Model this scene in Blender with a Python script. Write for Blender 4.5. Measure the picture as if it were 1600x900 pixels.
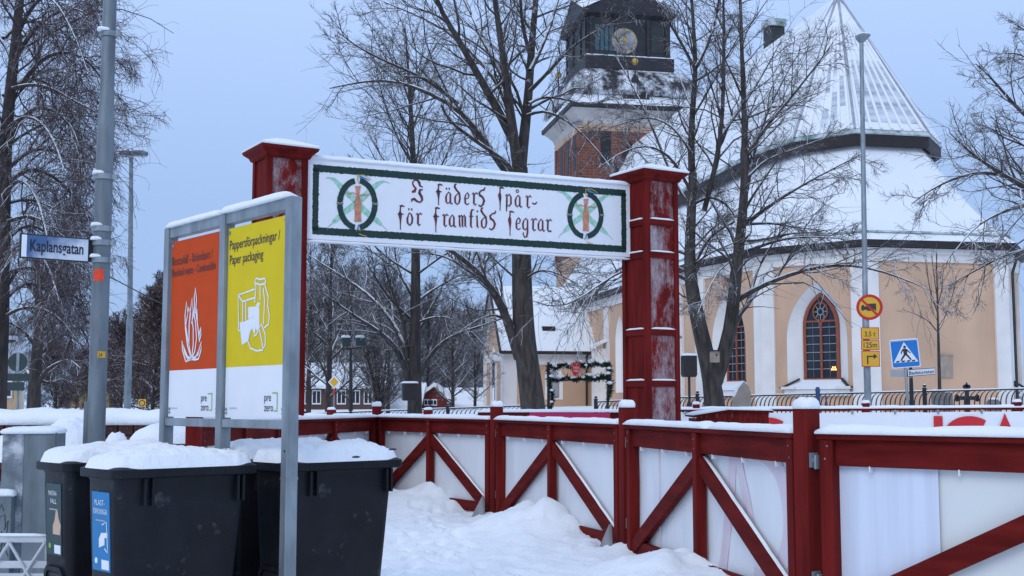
import bpy, bmesh, math, random
import numpy as np
from mathutils import Vector, Matrix, noise as mnoise
from mathutils.geometry import tessellate_polygon

for o in list(bpy.data.objects): bpy.data.objects.remove(o)
SC = bpy.context.scene
COL = SC.collection
# ---------------------------------------------------------------- camera
FPX = 1900.0                      # focal length in pixels of the 1600 px wide photograph
TH = math.atan(182 / FPX)         # the camera looks up a little
EYE = 1.5
cam_d = bpy.data.cameras.new('camera'); cam = bpy.data.objects.new('camera', cam_d); COL.objects.link(cam)
cam.location = (0, 0, EYE); cam.rotation_euler = (math.pi / 2 + TH, 0, 0)
cam_d.sensor_width = 36; cam_d.lens = 36 * FPX / 1600; cam_d.clip_start = .1; cam_d.clip_end = 3000
SC.camera = cam
# ---------------------------------------------------------------- sky, sun, exposure
SUN_EL, SUN_AZ = math.radians(38), math.radians(205)
W = bpy.data.worlds.new('World'); SC.world = W; W.use_nodes = True
wn = W.node_tree; wn.nodes.clear()
out = wn.nodes.new('ShaderNodeOutputWorld'); bg = wn.nodes.new('ShaderNodeBackground')
sky = wn.nodes.new('ShaderNodeTexSky'); sky.sky_type = 'NISHITA'; sky.sun_disc = False
sky.sun_elevation = SUN_EL; sky.sun_rotation = SUN_AZ
tc = wn.nodes.new('ShaderNodeTexCoord'); sep = wn.nodes.new('ShaderNodeSeparateXYZ')
ramp = wn.nodes.new('ShaderNodeValToRGB'); mixn = wn.nodes.new('ShaderNodeMix'); mixn.data_type = 'RGBA'
wn.links.new(tc.outputs['Generated'], sep.inputs[0]); wn.links.new(sep.outputs['Z'], ramp.inputs[0])
cr = ramp.color_ramp
cr.elements[0].position = 0.0; cr.elements[0].color = (.33, .50, .82, 1)
cr.elements[1].position = 1.0; cr.elements[1].color = (.66, .86, 1.26, 1)
e = cr.elements.new(.16); e.color = (.375, .545, .885, 1)
e = cr.elements.new(.32); e.color = (.49, .675, 1.06, 1)
mul = wn.nodes.new('ShaderNodeMix'); mul.data_type = 'RGBA'; mul.blend_type = 'MULTIPLY'; mul.inputs[0].default_value = 1
mul.inputs[7].default_value = (10, 10, 10, 1)
wn.links.new(ramp.outputs[0], mul.inputs[6])
mixn.inputs[0].default_value = .93            # an overcast veil over the clear sky
wn.links.new(sky.outputs[0], mixn.inputs[6]); wn.links.new(mul.outputs[2], mixn.inputs[7])
wn.links.new(mixn.outputs[2], bg.inputs[0]); bg.inputs[1].default_value = .1
wn.links.new(bg.outputs[0], out.inputs[0])
sd = bpy.data.lights.new('sun', 'SUN'); sd.energy = .85; sd.angle = math.radians(30); sd.color = (1, .97, .90)
sun = bpy.data.objects.new('sun', sd); COL.objects.link(sun)
sdir = Vector((math.sin(SUN_AZ) * math.cos(SUN_EL), math.cos(SUN_AZ) * math.cos(SUN_EL), math.sin(SUN_EL)))
sun.rotation_euler = sdir.to_track_quat('Z', 'Y').to_euler(); sun.location = (0, 0, 60)
VS = SC.view_settings; VS.view_transform = 'Standard'; VS.look = 'None'; VS.exposure = .05; VS.gamma = 1
SC.cycles.max_bounces = 6; SC.cycles.diffuse_bounces = 3; SC.cycles.glossy_bounces = 3
# ---------------------------------------------------------------- helpers
R = random.Random(7)
CT, ST = math.cos(TH), math.sin(TH)
def P(px, py, Y):
    """point at forward distance Y seen at photo pixel (px, py)"""
    k = (450 - py) / FPX
    Z = Y * (k * CT + ST) / (CT - k * ST)
    f = Y * CT + Z * ST
    return Vector(((px - 800) / FPX * f, Y, EYE + Z))
def zt(py, Y): return P(800, py, Y).z
def gp(px, Y, z=0.0):
    Z = z - EYE
    return Vector(((px - 800) / FPX * (Y * CT + Z * ST), Y, z))
class Frame:
    def __init__(s, o, u, v=(0, 0, 1)):
        s.o = Vector(o); s.u = Vector(u).normalized(); s.v = Vector(v).normalized(); s.n = s.u.cross(s.v).normalized()
    def at(s, a, b, c=0.0): return s.o + s.u * a + s.v * b + s.n * c
    def on(s, px, py):
        """plane coordinates of the point seen at a pixel"""
        d = P(px, py, 10.0) - Vector((0, 0, EYE)); t = (s.o - Vector((0, 0, EYE))).dot(s.n) / d.dot(s.n)
        q = Vector((0, 0, EYE)) + d * t - s.o
        return (q.dot(s.u), q.dot(s.v))
WF = Frame((0, 0, 0), (1, 0, 0), (0, 1, 0))
def rotz(a): return Vector((math.cos(a), math.sin(a), 0))
WM = {}
class MB:
    def __init__(s): s.V = []; s.F = []
    def v(s, p): s.V.append(tuple(p)); return len(s.V) - 1
    def face(s, pts): s.F.append([s.v(p) for p in pts]); return s
    def box(s, F, a0, a1, b0, b1, c0, c1, bev=0.0):
        if bev <= 0:
            i = len(s.V)
            for c in (c0, c1):
                for (a, b) in ((a0, b0), (a1, b0), (a1, b1), (a0, b1)): s.v(F.at(a, b, c))
            s.F += [[i + 3, i + 2, i + 1, i], [i + 4, i + 5, i + 6, i + 7]]
            for k in range(4): s.F.append([i + k, i + (k + 1) % 4, i + 4 + (k + 1) % 4, i + 4 + k])
            return s
        m = bev
        def ring(c, q): return [F.at(*p, c) for p in ((a0 + m, b0 + q), (a1 - m, b0 + q), (a1 - q, b0 + m), (a1 - q, b1 - m), (a1 - m, b1 - q), (a0 + m, b1 - q), (a0 + q, b1 - m), (a0 + q, b0 + m))]
        s.loft([ring(c0, m * .7), ring(c0 + m, 0), ring(c1 - m, 0), ring(c1, m * .7)]); return s
    def loft(s, rings, cap=True, closed=True):
        n = len(rings[0]); i0 = len(s.V)
        for r in rings:
            for p in r: s.v(p)
        for j in range(len(rings) - 1):
            for k in range(n if closed else n - 1):
                a = i0 + j * n + k; b = i0 + j * n + (k + 1) % n
                s.F.append([a, b, b + n, a + n])
        if cap and closed:
            s.F.append([i0 + k for k in range(n)][::-1]); e = i0 + (len(rings) - 1) * n; s.F.append([e + k for k in range(n)])
        return s
    def tube(s, pts, rad, n=8, cap=True):
        pts = [Vector(p) for p in pts]; m = len(pts)
        if not hasattr(rad, '__len__'): rad = [rad] * m
        rings = []
        ref = None
        for i, p in enumerate(pts):
            t = (pts[min(i + 1, m - 1)] - pts[max(i - 1, 0)]).normalized()
            if ref is None: ref = Vector((0, 0, 1)) if abs(t.z) < .9 else Vector((1, 0, 0))
            x = (ref - t * ref.dot(t)).normalized(); y = t.cross(x); ref = x
            rings.append([p + (x * math.cos(2 * math.pi * k / n) + y * math.sin(2 * math.pi * k / n)) * rad[i] for k in range(n)])
        return s.loft(rings, cap)
    def bar(s, p, q, w, h, up=(0, 0, 1), ext=0):
        p = Vector(p); q = Vector(q); t = (q - p).normalized(); x = Vector(up).cross(t).normalized(); y = t.cross(x)
        p = p - t * ext; q = q + t * ext
        c = ((-w / 2, -h / 2), (w / 2, -h / 2), (w / 2, h / 2), (-w / 2, h / 2))
        return s.loft([[p + x * a + y * b for a, b in c], [q + x * a + y * b for a, b in c]])
    def prism(s, F, poly, c0, c1, holes=()):
        loops = [poly] + list(holes)
        flat = [q for l in loops for q in l]
        tris = tessellate_polygon([[Vector((x, y, 0)) for x, y in l] for l in loops])
        i = len(s.V); n = len(flat)
        for c in (c0, c1):
            for (x, y) in flat: s.v(F.at(x, y, c))
        for t in tris:
            a, b, c_ = [flat[k] for k in t]
            ccw = (b[0] - a[0]) * (c_[1] - a[1]) - (b[1] - a[1]) * (c_[0] - a[0]) > 0
            t = list(t) if ccw else list(t)[::-1]
            s.F.append([i + n + k for k in t]); s.F.append([i + k for k in t[::-1]])
        o = 0
        for l in loops:
            m = len(l); A = sum(l[k][0] * l[(k + 1) % m][1] - l[(k + 1) % m][0] * l[k][1] for k in range(m))
            hole = o > 0
            for k in range(m):
                a = i + o + k; b = i + o + (k + 1) % m
                f = [a, b, b + n, a + n]
                s.F.append(f if (A > 0) != hole else f[::-1])
            o += m
        return s
    def ribbon(s, F, pts, c, thick=.002):
        """pts: (x, y, width) on the frame; a flat stroke with a little thickness"""
        m = len(pts); L = []; Rr = []
        for i in range(m):
            x, y, w = pts[i]; a = pts[max(i - 1, 0)]; b = pts[min(i + 1, m - 1)]
            dx, dy = b[0] - a[0], b[1] - a[1]; d = math.hypot(dx, dy) or 1
            L.append((x - dy / d * w / 2, y + dx / d * w / 2)); Rr.append((x + dy / d * w / 2, y - dx / d * w / 2))
        for i in range(m - 1):
            q = [Rr[i], Rr[i + 1], L[i + 1], L[i]]
            s.face([F.at(x, y, c + thick) for x, y in q])
        return s
    def disc(s, F, cx, cy, r, c0, c1, n=32, ry=None):
        ry = ry or r
        return s.loft([[F.at(cx + r * math.cos(2 * math.pi * k / n), cy + ry * math.sin(2 * math.pi * k / n), c) for k in range(n)] for c in (c0, c1)])
    def sphere(s, c, r, nu=12, nv=8, sz=1.0):
        c = Vector(c); rings = []
        for j in range(nv + 1):
            a = -math.pi / 2 + math.pi * (.02 + .96 * j / nv)
            rings.append([c + Vector((math.cos(a) * math.cos(2 * math.pi * k / nu), math.cos(a) * math.sin(2 * math.pi * k / nu), math.sin(a) * sz)) * r for k in range(nu)])
        return s.loft(rings)
    def build(s, name, m, parent=None, smooth=False, fix=True, angle=None):
        me = bpy.data.meshes.new(name)
        Vv = s.V
        if parent is not None:
            inv = WM[parent.name].inverted(); Vv = [tuple(inv @ Vector(p)) for p in Vv]
        me.from_pydata(Vv, [], s.F)
        if fix:
            b = bmesh.new(); b.from_mesh(me); bmesh.ops.recalc_face_normals(b, faces=b.faces); b.to_mesh(me); b.free()
        return finish(name, me, m, parent, smooth, angle)
def finish(name, me, m, parent, smooth=False, angle=None):
    for mm in (m if isinstance(m, (list, tuple)) else [m]): me.materials.append(mm)
    if smooth or angle:
        me.polygons.foreach_set('use_smooth', [True] * len(me.polygons))
        if angle: me.set_sharp_from_angle(angle=math.radians(angle))
    o = bpy.data.objects.new(name, me); COL.objects.link(o)
    if parent is not None: o.parent = parent; WM[o.name] = WM[parent.name]
    else: WM[o.name] = Matrix.Identity(4)
    return o
def tag(o, label=None, cat=None, group=None, kind=None):
    if label: o['label'] = label
    if cat: o['category'] = cat
    if group: o['group'] = group
    if kind: o['kind'] = kind
    return o
def thing(name, loc, label, cat, group=None, rz=0.0):
    o = bpy.data.objects.new(name, None); COL.objects.link(o); o.empty_display_size = .2
    o.location = loc; o.rotation_euler = (0, 0, rz)
    WM[o.name] = Matrix.Translation(Vector(loc)) @ Matrix.Rotation(rz, 4, 'Z')
    return tag(o, label, cat, group)
def dup(root, loc, rz, label, scale=1.0):
    kids = {}
    for o in bpy.data.objects:
        if o.parent: kids.setdefault(o.parent, []).append(o)
    def rec(o, par):
        c = o.copy(); COL.objects.link(c)
        if par: c.parent = par
        for k in kids.get(o, []): rec(k, c)
        return c
    r = rec(root, None); r.location = loc; r.rotation_euler = (0, 0, rz); r.scale = (scale,) * 3 if not hasattr(scale, '__len__') else scale
    r['label'] = label
    WM[r.name] = Matrix.Translation(Vector(loc)) @ Matrix.Rotation(rz, 4, 'Z')
    return r
def np_mesh(name, V, F, m, parent=None, smooth=True):
    me = bpy.data.meshes.new(name); n = len(V); k = F.shape[1]
    if parent is not None:
        M = np.array(WM[parent.name].inverted()); V = V @ M[:3, :3].T + M[:3, 3]
    me.vertices.add(n); me.vertices.foreach_set('co', V.astype(np.float32).ravel())
    me.loops.add(F.size); me.loops.foreach_set('vertex_index', F.astype(np.int32).ravel())
    me.polygons.add(len(F)); me.polygons.foreach_set('loop_start', np.arange(0, F.size, k, dtype=np.int32))
    me.update(calc_edges=True); me.validate()
    return finish(name, me, m, parent, smooth)
def fbm(x, y, z=0.0, o=3):
    return mnoise.fractal(Vector((x, y, z)), 1.0, 2.0, o)
def text(F, s, a, b, c, w, h, m, name, parent, align='LEFT', thick=.0, font=None, shear=0.0, bold=0.0):
    """flat lettering on a frame, stretched to width w and cap height h"""
    cu = bpy.data.curves.new(name, 'FONT'); cu.body = s; cu.size = 1; cu.offset = bold; cu.resolution_u = 4; cu.shear = shear
    ob = bpy.data.objects.new(name, cu); COL.objects.link(ob)
    dg = bpy.context.evaluated_depsgraph_get()
    me = bpy.data.meshes.new_from_object(ob.evaluated_get(dg))
    bpy.data.objects.remove(ob); bpy.data.curves.remove(cu)
    co = np.empty(len(me.vertices) * 3); me.vertices.foreach_get('co', co); co = co.reshape(-1, 3)
    x0, x1 = co[:, 0].min(), co[:, 0].max()
    sx = w / (x1 - x0); sy = h / .69
    X = (co[:, 0] - x0) * sx; Yv = co[:, 1] * sy
    if align == 'CENTER': X -= w / 2
    inv = WM[parent.name].inverted()
    vs = [inv @ F.at(a + x, b + y, c) for x, y in zip(X, Yv)]
    me.vertices.foreach_set('co', np.array([tuple(q) for q in vs]).ravel()); me.update()
    me.name = name; me.materials.clear()
    return finish(name, me, m, parent)
# ---------------------------------------------------------------- materials
def mat(name, col, rough=.6, metal=0.0, var=.25, scale=6.0, bump=0.0, bscale=40.0, snow=None, s0=.35, s1=.6, stretch=None, col2=None, spec=.5, dscale=3.0, dth=.55, emit=None, dmax=.62, dwid=.17, dstretch=None):
    m = bpy.data.materials.new(name); m.use_nodes = True; t = m.node_tree; N = t.nodes; L = t.links
    b = N['Principled BSDF']; b.inputs['Roughness'].default_value = rough; b.inputs['Metallic'].default_value = metal
    b.inputs['Specular IOR Level'].default_value = spec
    tcd = N.new('ShaderNodeTexCoord'); vec = tcd.outputs['Object']
    if stretch:
        mp = N.new('ShaderNodeMapping'); mp.inputs['Scale'].default_value = stretch; L.new(vec, mp.inputs[0]); vs = mp.outputs[0]
    else: vs = vec
    nz = N.new('ShaderNodeTexNoise'); nz.inputs['Scale'].default_value = scale; nz.inputs['Detail'].default_value = 5; L.new(vs, nz.inputs['Vector'])
    mx = N.new('ShaderNodeMix'); mx.data_type = 'RGBA'
    c1 = tuple(col) + (1,); c2 = (tuple(col2) if col2 else tuple(x * (1 - var) for x in col)) + (1,)
    mx.inputs[6].default_value = c1; mx.inputs[7].default_value = c2
    rm = N.new('ShaderNodeMapRange'); rm.inputs[1].default_value = .35; rm.inputs[2].default_value = .65; L.new(nz.outputs[0], rm.inputs[0])
    L.new(rm.outputs[0], mx.inputs[0]); colout = mx.outputs[2]; rough_in = None
    if snow:
        g = N.new('ShaderNodeNewGeometry'); sp = N.new('ShaderNodeSeparateXYZ'); L.new(g.outputs['Normal'], sp.inputs[0])
        n2 = N.new('ShaderNodeTexNoise'); n2.inputs['Scale'].default_value = dscale; n2.inputs['Detail'].default_value = 8; n2.inputs['Roughness'].default_value = .65; L.new(vec, n2.inputs['Vector'])
        if dstretch:
            dm = N.new('ShaderNodeMapping'); dm.inputs['Scale'].default_value = dstretch; L.new(vec, dm.inputs[0]); L.new(dm.outputs[0], n2.inputs['Vector']); n2.inputs['Roughness'].default_value = .8; n2.inputs['Detail'].default_value = 12
        mr = N.new('ShaderNodeMapRange')
        if snow == 'top':
            ad = N.new('ShaderNodeMath'); ad.operation = 'MULTIPLY_ADD'; ad.inputs[1].default_value = .9; L.new(n2.outputs[0], ad.inputs[0]); L.new(sp.outputs['Z'], ad.inputs[2])
            sb = N.new('ShaderNodeMath'); sb.operation = 'SUBTRACT'; sb.inputs[1].default_value = .45; L.new(ad.outputs[0], sb.inputs[0])
            L.new(sb.outputs[0], mr.inputs[0]); mr.inputs[1].default_value = s0; mr.inputs[2].default_value = s1
        else:
            L.new(n2.outputs[0], mr.inputs[0]); mr.inputs[1].default_value = dth; mr.inputs[2].default_value = dth + dwid
        ms = N.new('ShaderNodeMix'); ms.data_type = 'RGBA'; ms.inputs[7].default_value = (.80, .82, .85, 1); L.new(colout, ms.inputs[6]); L.new(mr.outputs[0], ms.inputs[0])
        if snow != 'top':
            mm = N.new('ShaderNodeMath'); mm.operation = 'MULTIPLY'; mm.inputs[1].default_value = dmax
            L.new(mr.outputs[0], mm.inputs[0]); L.new(mm.outputs[0], ms.inputs[0])
        colout = ms.outputs[2]
    L.new(colout, b.inputs['Base Color'])
    if bump:
        nb = N.new('ShaderNodeTexNoise'); nb.inputs['Scale'].default_value = bscale; nb.inputs['Detail'].default_value = 6; L.new(vs, nb.inputs['Vector'])
        bp = N.new('ShaderNodeBump'); bp.inputs['Strength'].default_value = bump; bp.inputs['Distance'].default_value = .02; L.new(nb.outputs[0], bp.inputs['Height']); L.new(bp.outputs[0], b.inputs['Normal'])
    if emit:
        b.inputs['Emission Color'].default_value = tuple(emit[:3]) + (1,); b.inputs['Emission Strength'].default_value = emit[3]
    return m
M = {}
M['snow'] = mat('snow', (.86, .875, .89), .8, var=.05, scale=2.5, bump=.55, bscale=22, spec=.2)
M['snow_dirty'] = mat('snow_lid', (.86, .875, .89), .75, var=.05, scale=2.5, bump=.5, bscale=30, spec=.25)
M['red'] = mat('red_paint', (.170, .0145, .0125), .65, var=.42, scale=9, bump=.5, bscale=26, stretch=(1, 1, .12), spec=.06)
M['red_dust'] = mat('red_paint_snow_blown', (.175, .0145, .0125), .65, var=.35, scale=5, bump=.35, bscale=20, stretch=(1, 1, .3), snow='dust', dscale=3.0, dth=.45, dwid=.26, dmax=.60, dstretch=(1, 1, .40), spec=.06)
M['red_h'] = mat('red_paint_board', (.160, .0135, .0115), .65, var=.42, scale=7, bump=.5, bscale=24, stretch=(.25, .25, 1.6), spec=.06)
M['cloth'] = mat('banner_cloth', (.80, .82, .85), .55, var=.05, scale=1.5, bump=.35, bscale=2.4, stretch=(3, 3, .5))
M['cloth_cream'] = mat('cream_cloth', (.74, .76, .74), .6, var=.05, scale=1.5, bump=.15, bscale=2)
M['galv'] = mat('galvanised_steel', (.30, .345, .37), .45, .35, var=.35, scale=9, bump=.08, bscale=40, stretch=(1, 1, .35))
M['galv_d'] = mat('galvanised_pole', (.20, .235, .255), .5, .3, var=.4, scale=7, bump=.08, bscale=40, stretch=(1, 1, .25))
M['galv_frost'] = mat('frosted_steel', (.20, .235, .255), .5, .2, var=.4, scale=7, snow='dust', dscale=5, dth=.50)
M['white_metal'] = mat('white_rail', (.62, .64, .66), .45, .1, var=.15)
M['bin'] = mat('bin_plastic', (.0105, .0115, .0155), .5, var=.5, scale=5, bump=.12, bscale=60, spec=.25, snow='dust', dscale=9, dth=.60, dmax=.10)
M['black'] = mat('black_iron', (.012, .013, .016), .5, var=.2)
M['black_top'] = mat('black_iron_snowy', (.012, .013, .016), .5, var=.2, snow='top', s0=.4, s1=.6, dscale=6)
M['orange'] = mat('orange_print', (.58, .068, .010), .55, var=.08, spec=.08)
M['yellow'] = mat('yellow_print', (.70, .53, .018), .55, var=.06, spec=.08)
M['white'] = mat('white_print', (.80, .81, .83), .45, var=.03)
M['ink'] = mat('dark_ink', (.03, .03, .03), .5, var=.1)
M['ink_brown'] = mat('brown_ink', (.12, .02, .008), .5, var=.1)
M['ink_grey'] = mat('grey_ink', (.38, .39, .42), .5, var=.1)
M['lime'] = mat('lime_ink', (.25, .45, .06), .5, var=.1)
M['blackletter'] = mat('dark_red_ink', (.20, .022, .022), .5, var=.45, scale=9, col2=(.05, .018, .03))
M['wreath'] = mat('wreath_paint', (.008, .045, .028), .6, var=.5, scale=14, col2=(.005, .02, .02))
M['border'] = mat('border_paint', (.006, .036, .026), .6, var=.4, scale=16)
M['palm'] = mat('palm_paint', (.22, .50, .32), .6, var=.3, scale=14, col2=(.45, .68, .60))
M['woodpaint'] = mat('wood_paint', (.62, .30, .18), .6, var=.4, scale=14, col2=(.45, .16, .08))
M['gold'] = mat('gold_paint', (.55, .36, .06), .5, var=.2)
M['bluepaint'] = mat('blue_ribbon_paint', (.05, .22, .45), .5, var=.2)
M['sign_blue'] = mat('sign_blue', (.008, .18, .55), .4, var=.08)
M['sign_red'] = mat('sign_red', (.55, .012, .012), .4, var=.08)
M['sign_yellow'] = mat('sign_yellow', (.74, .40, .02), .4, var=.05)
M['sign_back'] = mat('sign_back', (.035, .06, .06), .55, .2, var=.2)
M['ica'] = mat('red_lettering', (.58, .012, .02), .5, var=.05)
M['magenta'] = mat('magenta_cloth', (.55, .008, .09), .55, var=.15)
M['ghost'] = mat('print_showing_through', (.70, .58, .64), .55, var=.1, scale=3, col2=(.73, .66, .72))
M['sticker_orange'] = mat('fluorescent_sticker', (.85, .05, .008), .5, var=.15, scale=25)
M['peach'] = mat('peach_plaster', (.665, .43, .285), .85, var=.20, scale=.40, bump=.2, bscale=6, stretch=(1, 1, .6))
M['plaster'] = mat('white_plaster', (.84, .79, .74), .85, var=.14, scale=.7, bump=.1, bscale=10)
M['plaster_old'] = mat('grey_beige_plaster', (.60, .555, .51), .85, var=.2, scale=.7)
M['niche'] = mat('white_niche_plaster', (.84, .80, .76), .85, var=.06, scale=1)
M['fascia'] = mat('brown_fascia', (.022, .014, .014), .6, var=.3)
M['copper'] = mat('green_copper', (.15, .26, .21), .7, var=.4, scale=3, snow='dust', dscale=1.3, dth=.40)
M['copper_dark'] = mat('dark_copper', (.028, .036, .034), .6, var=.4, scale=2)
M['tower_dark'] = mat('dark_sheet_metal', (.022, .02, .024), .55, var=.4, scale=1.5, snow='top', s0=.5, s1=.7, dscale=1.5)
M['tower_roof'] = mat('dark_tower_roof', (.022, .018, .022), .6, var=.4, scale=1.5, snow='dust', dscale=.8, dth=.42, dmax=.9)
M['roof_snow'] = mat('roof_snow', (.83, .85, .87), .8, var=.06, scale=.5, bump=.25, bscale=2, spec=.2)
M['win_red'] = mat('red_brown_window_frame', (.30, .075, .035), .5, var=.2)
M['pane'] = mat('dark_glass', (.022, .03, .045), .12, var=.6, scale=.9, spec=.6)
M['teal'] = mat('teal_louvre', (.05, .12, .15), .5, var=.4, scale=2)
M['lead'] = mat('glazing_bar', (.35, .36, .37), .5, .2, var=.2)
M['bark'] = mat('snowy_bark', (.080, .064, .056), .9, var=.65, scale=9, bump=1.0, bscale=22, stretch=(1, 1, .22), snow='top', s0=.30, s1=.50, dscale=3.5)
M['bark_dark'] = mat('dark_bark', (.062, .050, .046), .9, var=.6, scale=9, bump=1.0, bscale=22, stretch=(1, 1, .22), snow='top', s0=.30, s1=.50, dscale=3.5)
M['twig'] = mat('snowy_twigs', (.080, .060, .054), .9, var=.3, scale=2, snow='top', s0=.25, s1=.65, dscale=2)
M['twig_birch'] = mat('birch_twigs', (.088, .058, .062), .9, var=.3, scale=2, snow='top', s0=.4, s1=.85, dscale=1.2)
M['twig_brown'] = mat('brown_twigs', (.095, .050, .042), .9, var=.35, scale=.8, snow='top', s0=.45, s1=.9, dscale=1.2)
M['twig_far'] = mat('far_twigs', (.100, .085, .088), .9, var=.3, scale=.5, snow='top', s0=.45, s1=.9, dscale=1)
M['needle'] = mat('spruce_green', (.012, .04, .018), .8, var=.5, scale=12)
M['brick_house'] = mat('brick_wall_far', (.135, .072, .062), .85, var=.3, scale=1.5)
M['barn'] = mat('barn_red', (.16, .022, .018), .8, var=.3, scale=2)
M['house_yellow'] = mat('yellow_ochre_wall', (.50, .34, .13), .8, var=.2, scale=1)
M['house_peach'] = mat('pale_house_wall', (.52, .36, .22), .8, var=.15, scale=1)
M['tile_roof'] = mat('old_roof', (.045, .048, .055), .8, var=.3, scale=2)
M['roof_thin'] = mat('roof_thin_snow', (.40, .43, .48), .8, var=.3, scale=2)
M['lamp_glass'] = mat('frosted_lamp_glass', (.55, .57, .60), .3, var=.1)
M['stone'] = mat('grave_stone', (.22, .20, .18), .8, var=.3, scale=5)
M['plaque'] = mat('stone_plaque', (.42, .33, .26), .8, var=.25, scale=3)
M['concrete'] = mat('concrete', (.32, .33, .34), .8, var=.25, scale=6)
M['navy_frost'] = mat('frosted_blue_sign', (.03, .06, .16), .45, var=0, scale=5, stretch=None, col2=(.42, .50, .62))
M['sticker_blue'] = mat('sticker_blue', (.012, .19, .44), .55, var=.06)
M['sticker_green'] = mat('sticker_green', (.012, .045, .045), .45, var=.1)
M['skin_print'] = mat('pale_print', (.62, .42, .30), .5, var=.1)
M['blue_coat'] = mat('blue_enamel', (.04, .09, .2), .6, var=.2)
# ---------------------------------------------------------------- tower brick (too far away to tell single bricks apart)
def brick_mat(name, c1, c2, sc):
    m = mat(name, c1, .85, var=.3, scale=.8); t = m.node_tree; N = t.nodes; L = t.links; b = N['Principled BSDF']
    src = b.inputs['Base Color'].links[0].from_socket
    tcd = N.new('ShaderNodeTexCoord'); g = N.new('ShaderNodeNewGeometry')
    sx = N.new('ShaderNodeSeparateXYZ'); L.new(tcd.outputs['Object'], sx.inputs[0])
    ad = N.new('ShaderNodeMath'); L.new(sx.outputs[0], ad.inputs[0]); L.new(sx.outputs[1], ad.inputs[1])
    cb = N.new('ShaderNodeCombineXYZ'); L.new(ad.outputs[0], cb.inputs[0]); L.new(sx.outputs[2], cb.inputs[1])
    br = N.new('ShaderNodeTexBrick'); br.inputs['Scale'].default_value = sc; br.inputs['Color1'].default_value = (1, 1, 1, 1); br.inputs['Color2'].default_value = (.7, .62, .6, 1); br.inputs['Mortar'].default_value = (1.5, 1.5, 1.5, 1); br.inputs['Mortar Size'].default_value = .03
    L.new(cb.outputs[0], br.inputs['Vector'])
    mx = N.new('ShaderNodeMix'); mx.data_type = 'RGBA'; mx.blend_type = 'MULTIPLY'; mx.inputs[0].default_value = 1
    L.new(src, mx.inputs[6]); L.new(br.outputs[0], mx.inputs[7]); L.new(mx.outputs[2], b.inputs['Base Color'])
    return m
M['tower_brick'] = brick_mat('tower_brick', (.215, .085, .06), None, 1.0)
# ---------------------------------------------------------------- fence line (needed by the snow banks too)
POST = [(-3.05, 11.75), (-3.0, 15.7), (-2.17, 19.6), (-.205, 16.3), (1.165, 12.4), (2.045, 8.5), (4.94, 5.75)]
def sstep(x): x = max(0.0, min(1.0, x)); return x * x * (3 - 2 * x)
def terrain(x, y):
    far = sstep((y - 27) / 16)
    side = sstep((x + 14) / 26)
    z = far * (.30 + .85 * side) + sstep((y - 50) / 35) * (.85 - .55 * side)
    z += sstep((y - 140) / 400) * 1.5
    return z
def bank_h(x, y):
    """snow ploughed against the outer side of the fence"""
    h = 0.0
    for (a, b, hh) in ((2, 3, .34), (3, 4, .36), (4, 5, .30)):
        (x0, y0), (x1, y1) = POST[a], POST[b]
        dx, dy = x1 - x0, y1 - y0; L = math.hypot(dx, dy)
        u = ((x - x0) * dx + (y - y0) * dy) / L; d = ((x - x0) * dy - (y - y0) * dx) / L   # d>0 on the camera's side
        if -0.4 < u < L + .4:
            s = u / L
            prof = math.exp(-((s - .50) / .24) ** 2)
            e = d - .10
            across = math.exp(-(e / .75) ** 2) if e > 0 else math.exp(-(e / .25) ** 2)
            h = max(h, hh * prof * across * (1 + .45 * fbm(x * 1.7, y * 1.7, 3)))
    return h
FR = random.Random(3); DENT = []
for line in (((-1.6, 9.5), (-.6, 13), (-1.3, 17.5)), ((.3, 10.2), (-.9, 12.5), (-1.6, 15.5)), ((-.8, 10.0), (.1, 11.4), (.7, 11.2))):
    for (a, b) in zip(line[:-1], line[1:]):
        n = int(math.hypot(b[0] - a[0], b[1] - a[1]) / .36); an = math.atan2(b[1] - a[1], b[0] - a[0])
        for k in range(n):
            f = k / n; sd_ = .11 if k % 2 else -.11
            DENT.append((a[0] + (b[0] - a[0]) * f - math.sin(an) * sd_ + FR.uniform(-.04, .04), a[1] + (b[1] - a[1]) * f + math.cos(an) * sd_ + FR.uniform(-.05, .05), an + FR.uniform(-.3, .3), FR.uniform(.04, .075)))
for k in range(40): DENT.append((FR.uniform(-2.2, 1.5), FR.uniform(9.5, 18), FR.uniform(0, 6), FR.uniform(.012, .03)))
def dents(x, y):
    z = 0
    for (cx, cy, a, d) in DENT:
        if abs(x - cx) < .3 and abs(y - cy) < .3:
            u = (x - cx) * math.cos(a) + (y - cy) * math.sin(a); v = -(x - cx) * math.sin(a) + (y - cy) * math.cos(a); r = (u / .17) ** 2 + (v / .075) ** 2
            z += -d * math.exp(-r * r) + d * .35 * math.exp(-((r - 2.2) / .9) ** 2)
    return z
xs = np.unique(np.concatenate([np.linspace(-900, -60, 15), np.linspace(-60, -8, 27), np.linspace(-8, -3, 20), np.linspace(-3, 3.2, 165), np.linspace(3.2, 8, 20), np.linspace(8, 60, 27), np.linspace(60, 900, 15)]))
ys = np.unique(np.concatenate([np.linspace(-40, 4, 12), np.linspace(4, 9, 20), np.linspace(9, 20, 230), np.linspace(20, 60, 60), np.linspace(60, 200, 30), np.linspace(200, 1500, 15)]))
V = np.zeros((len(ys), len(xs), 3)); V[..., 0] = xs[None]; V[..., 1] = ys[:, None]
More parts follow.
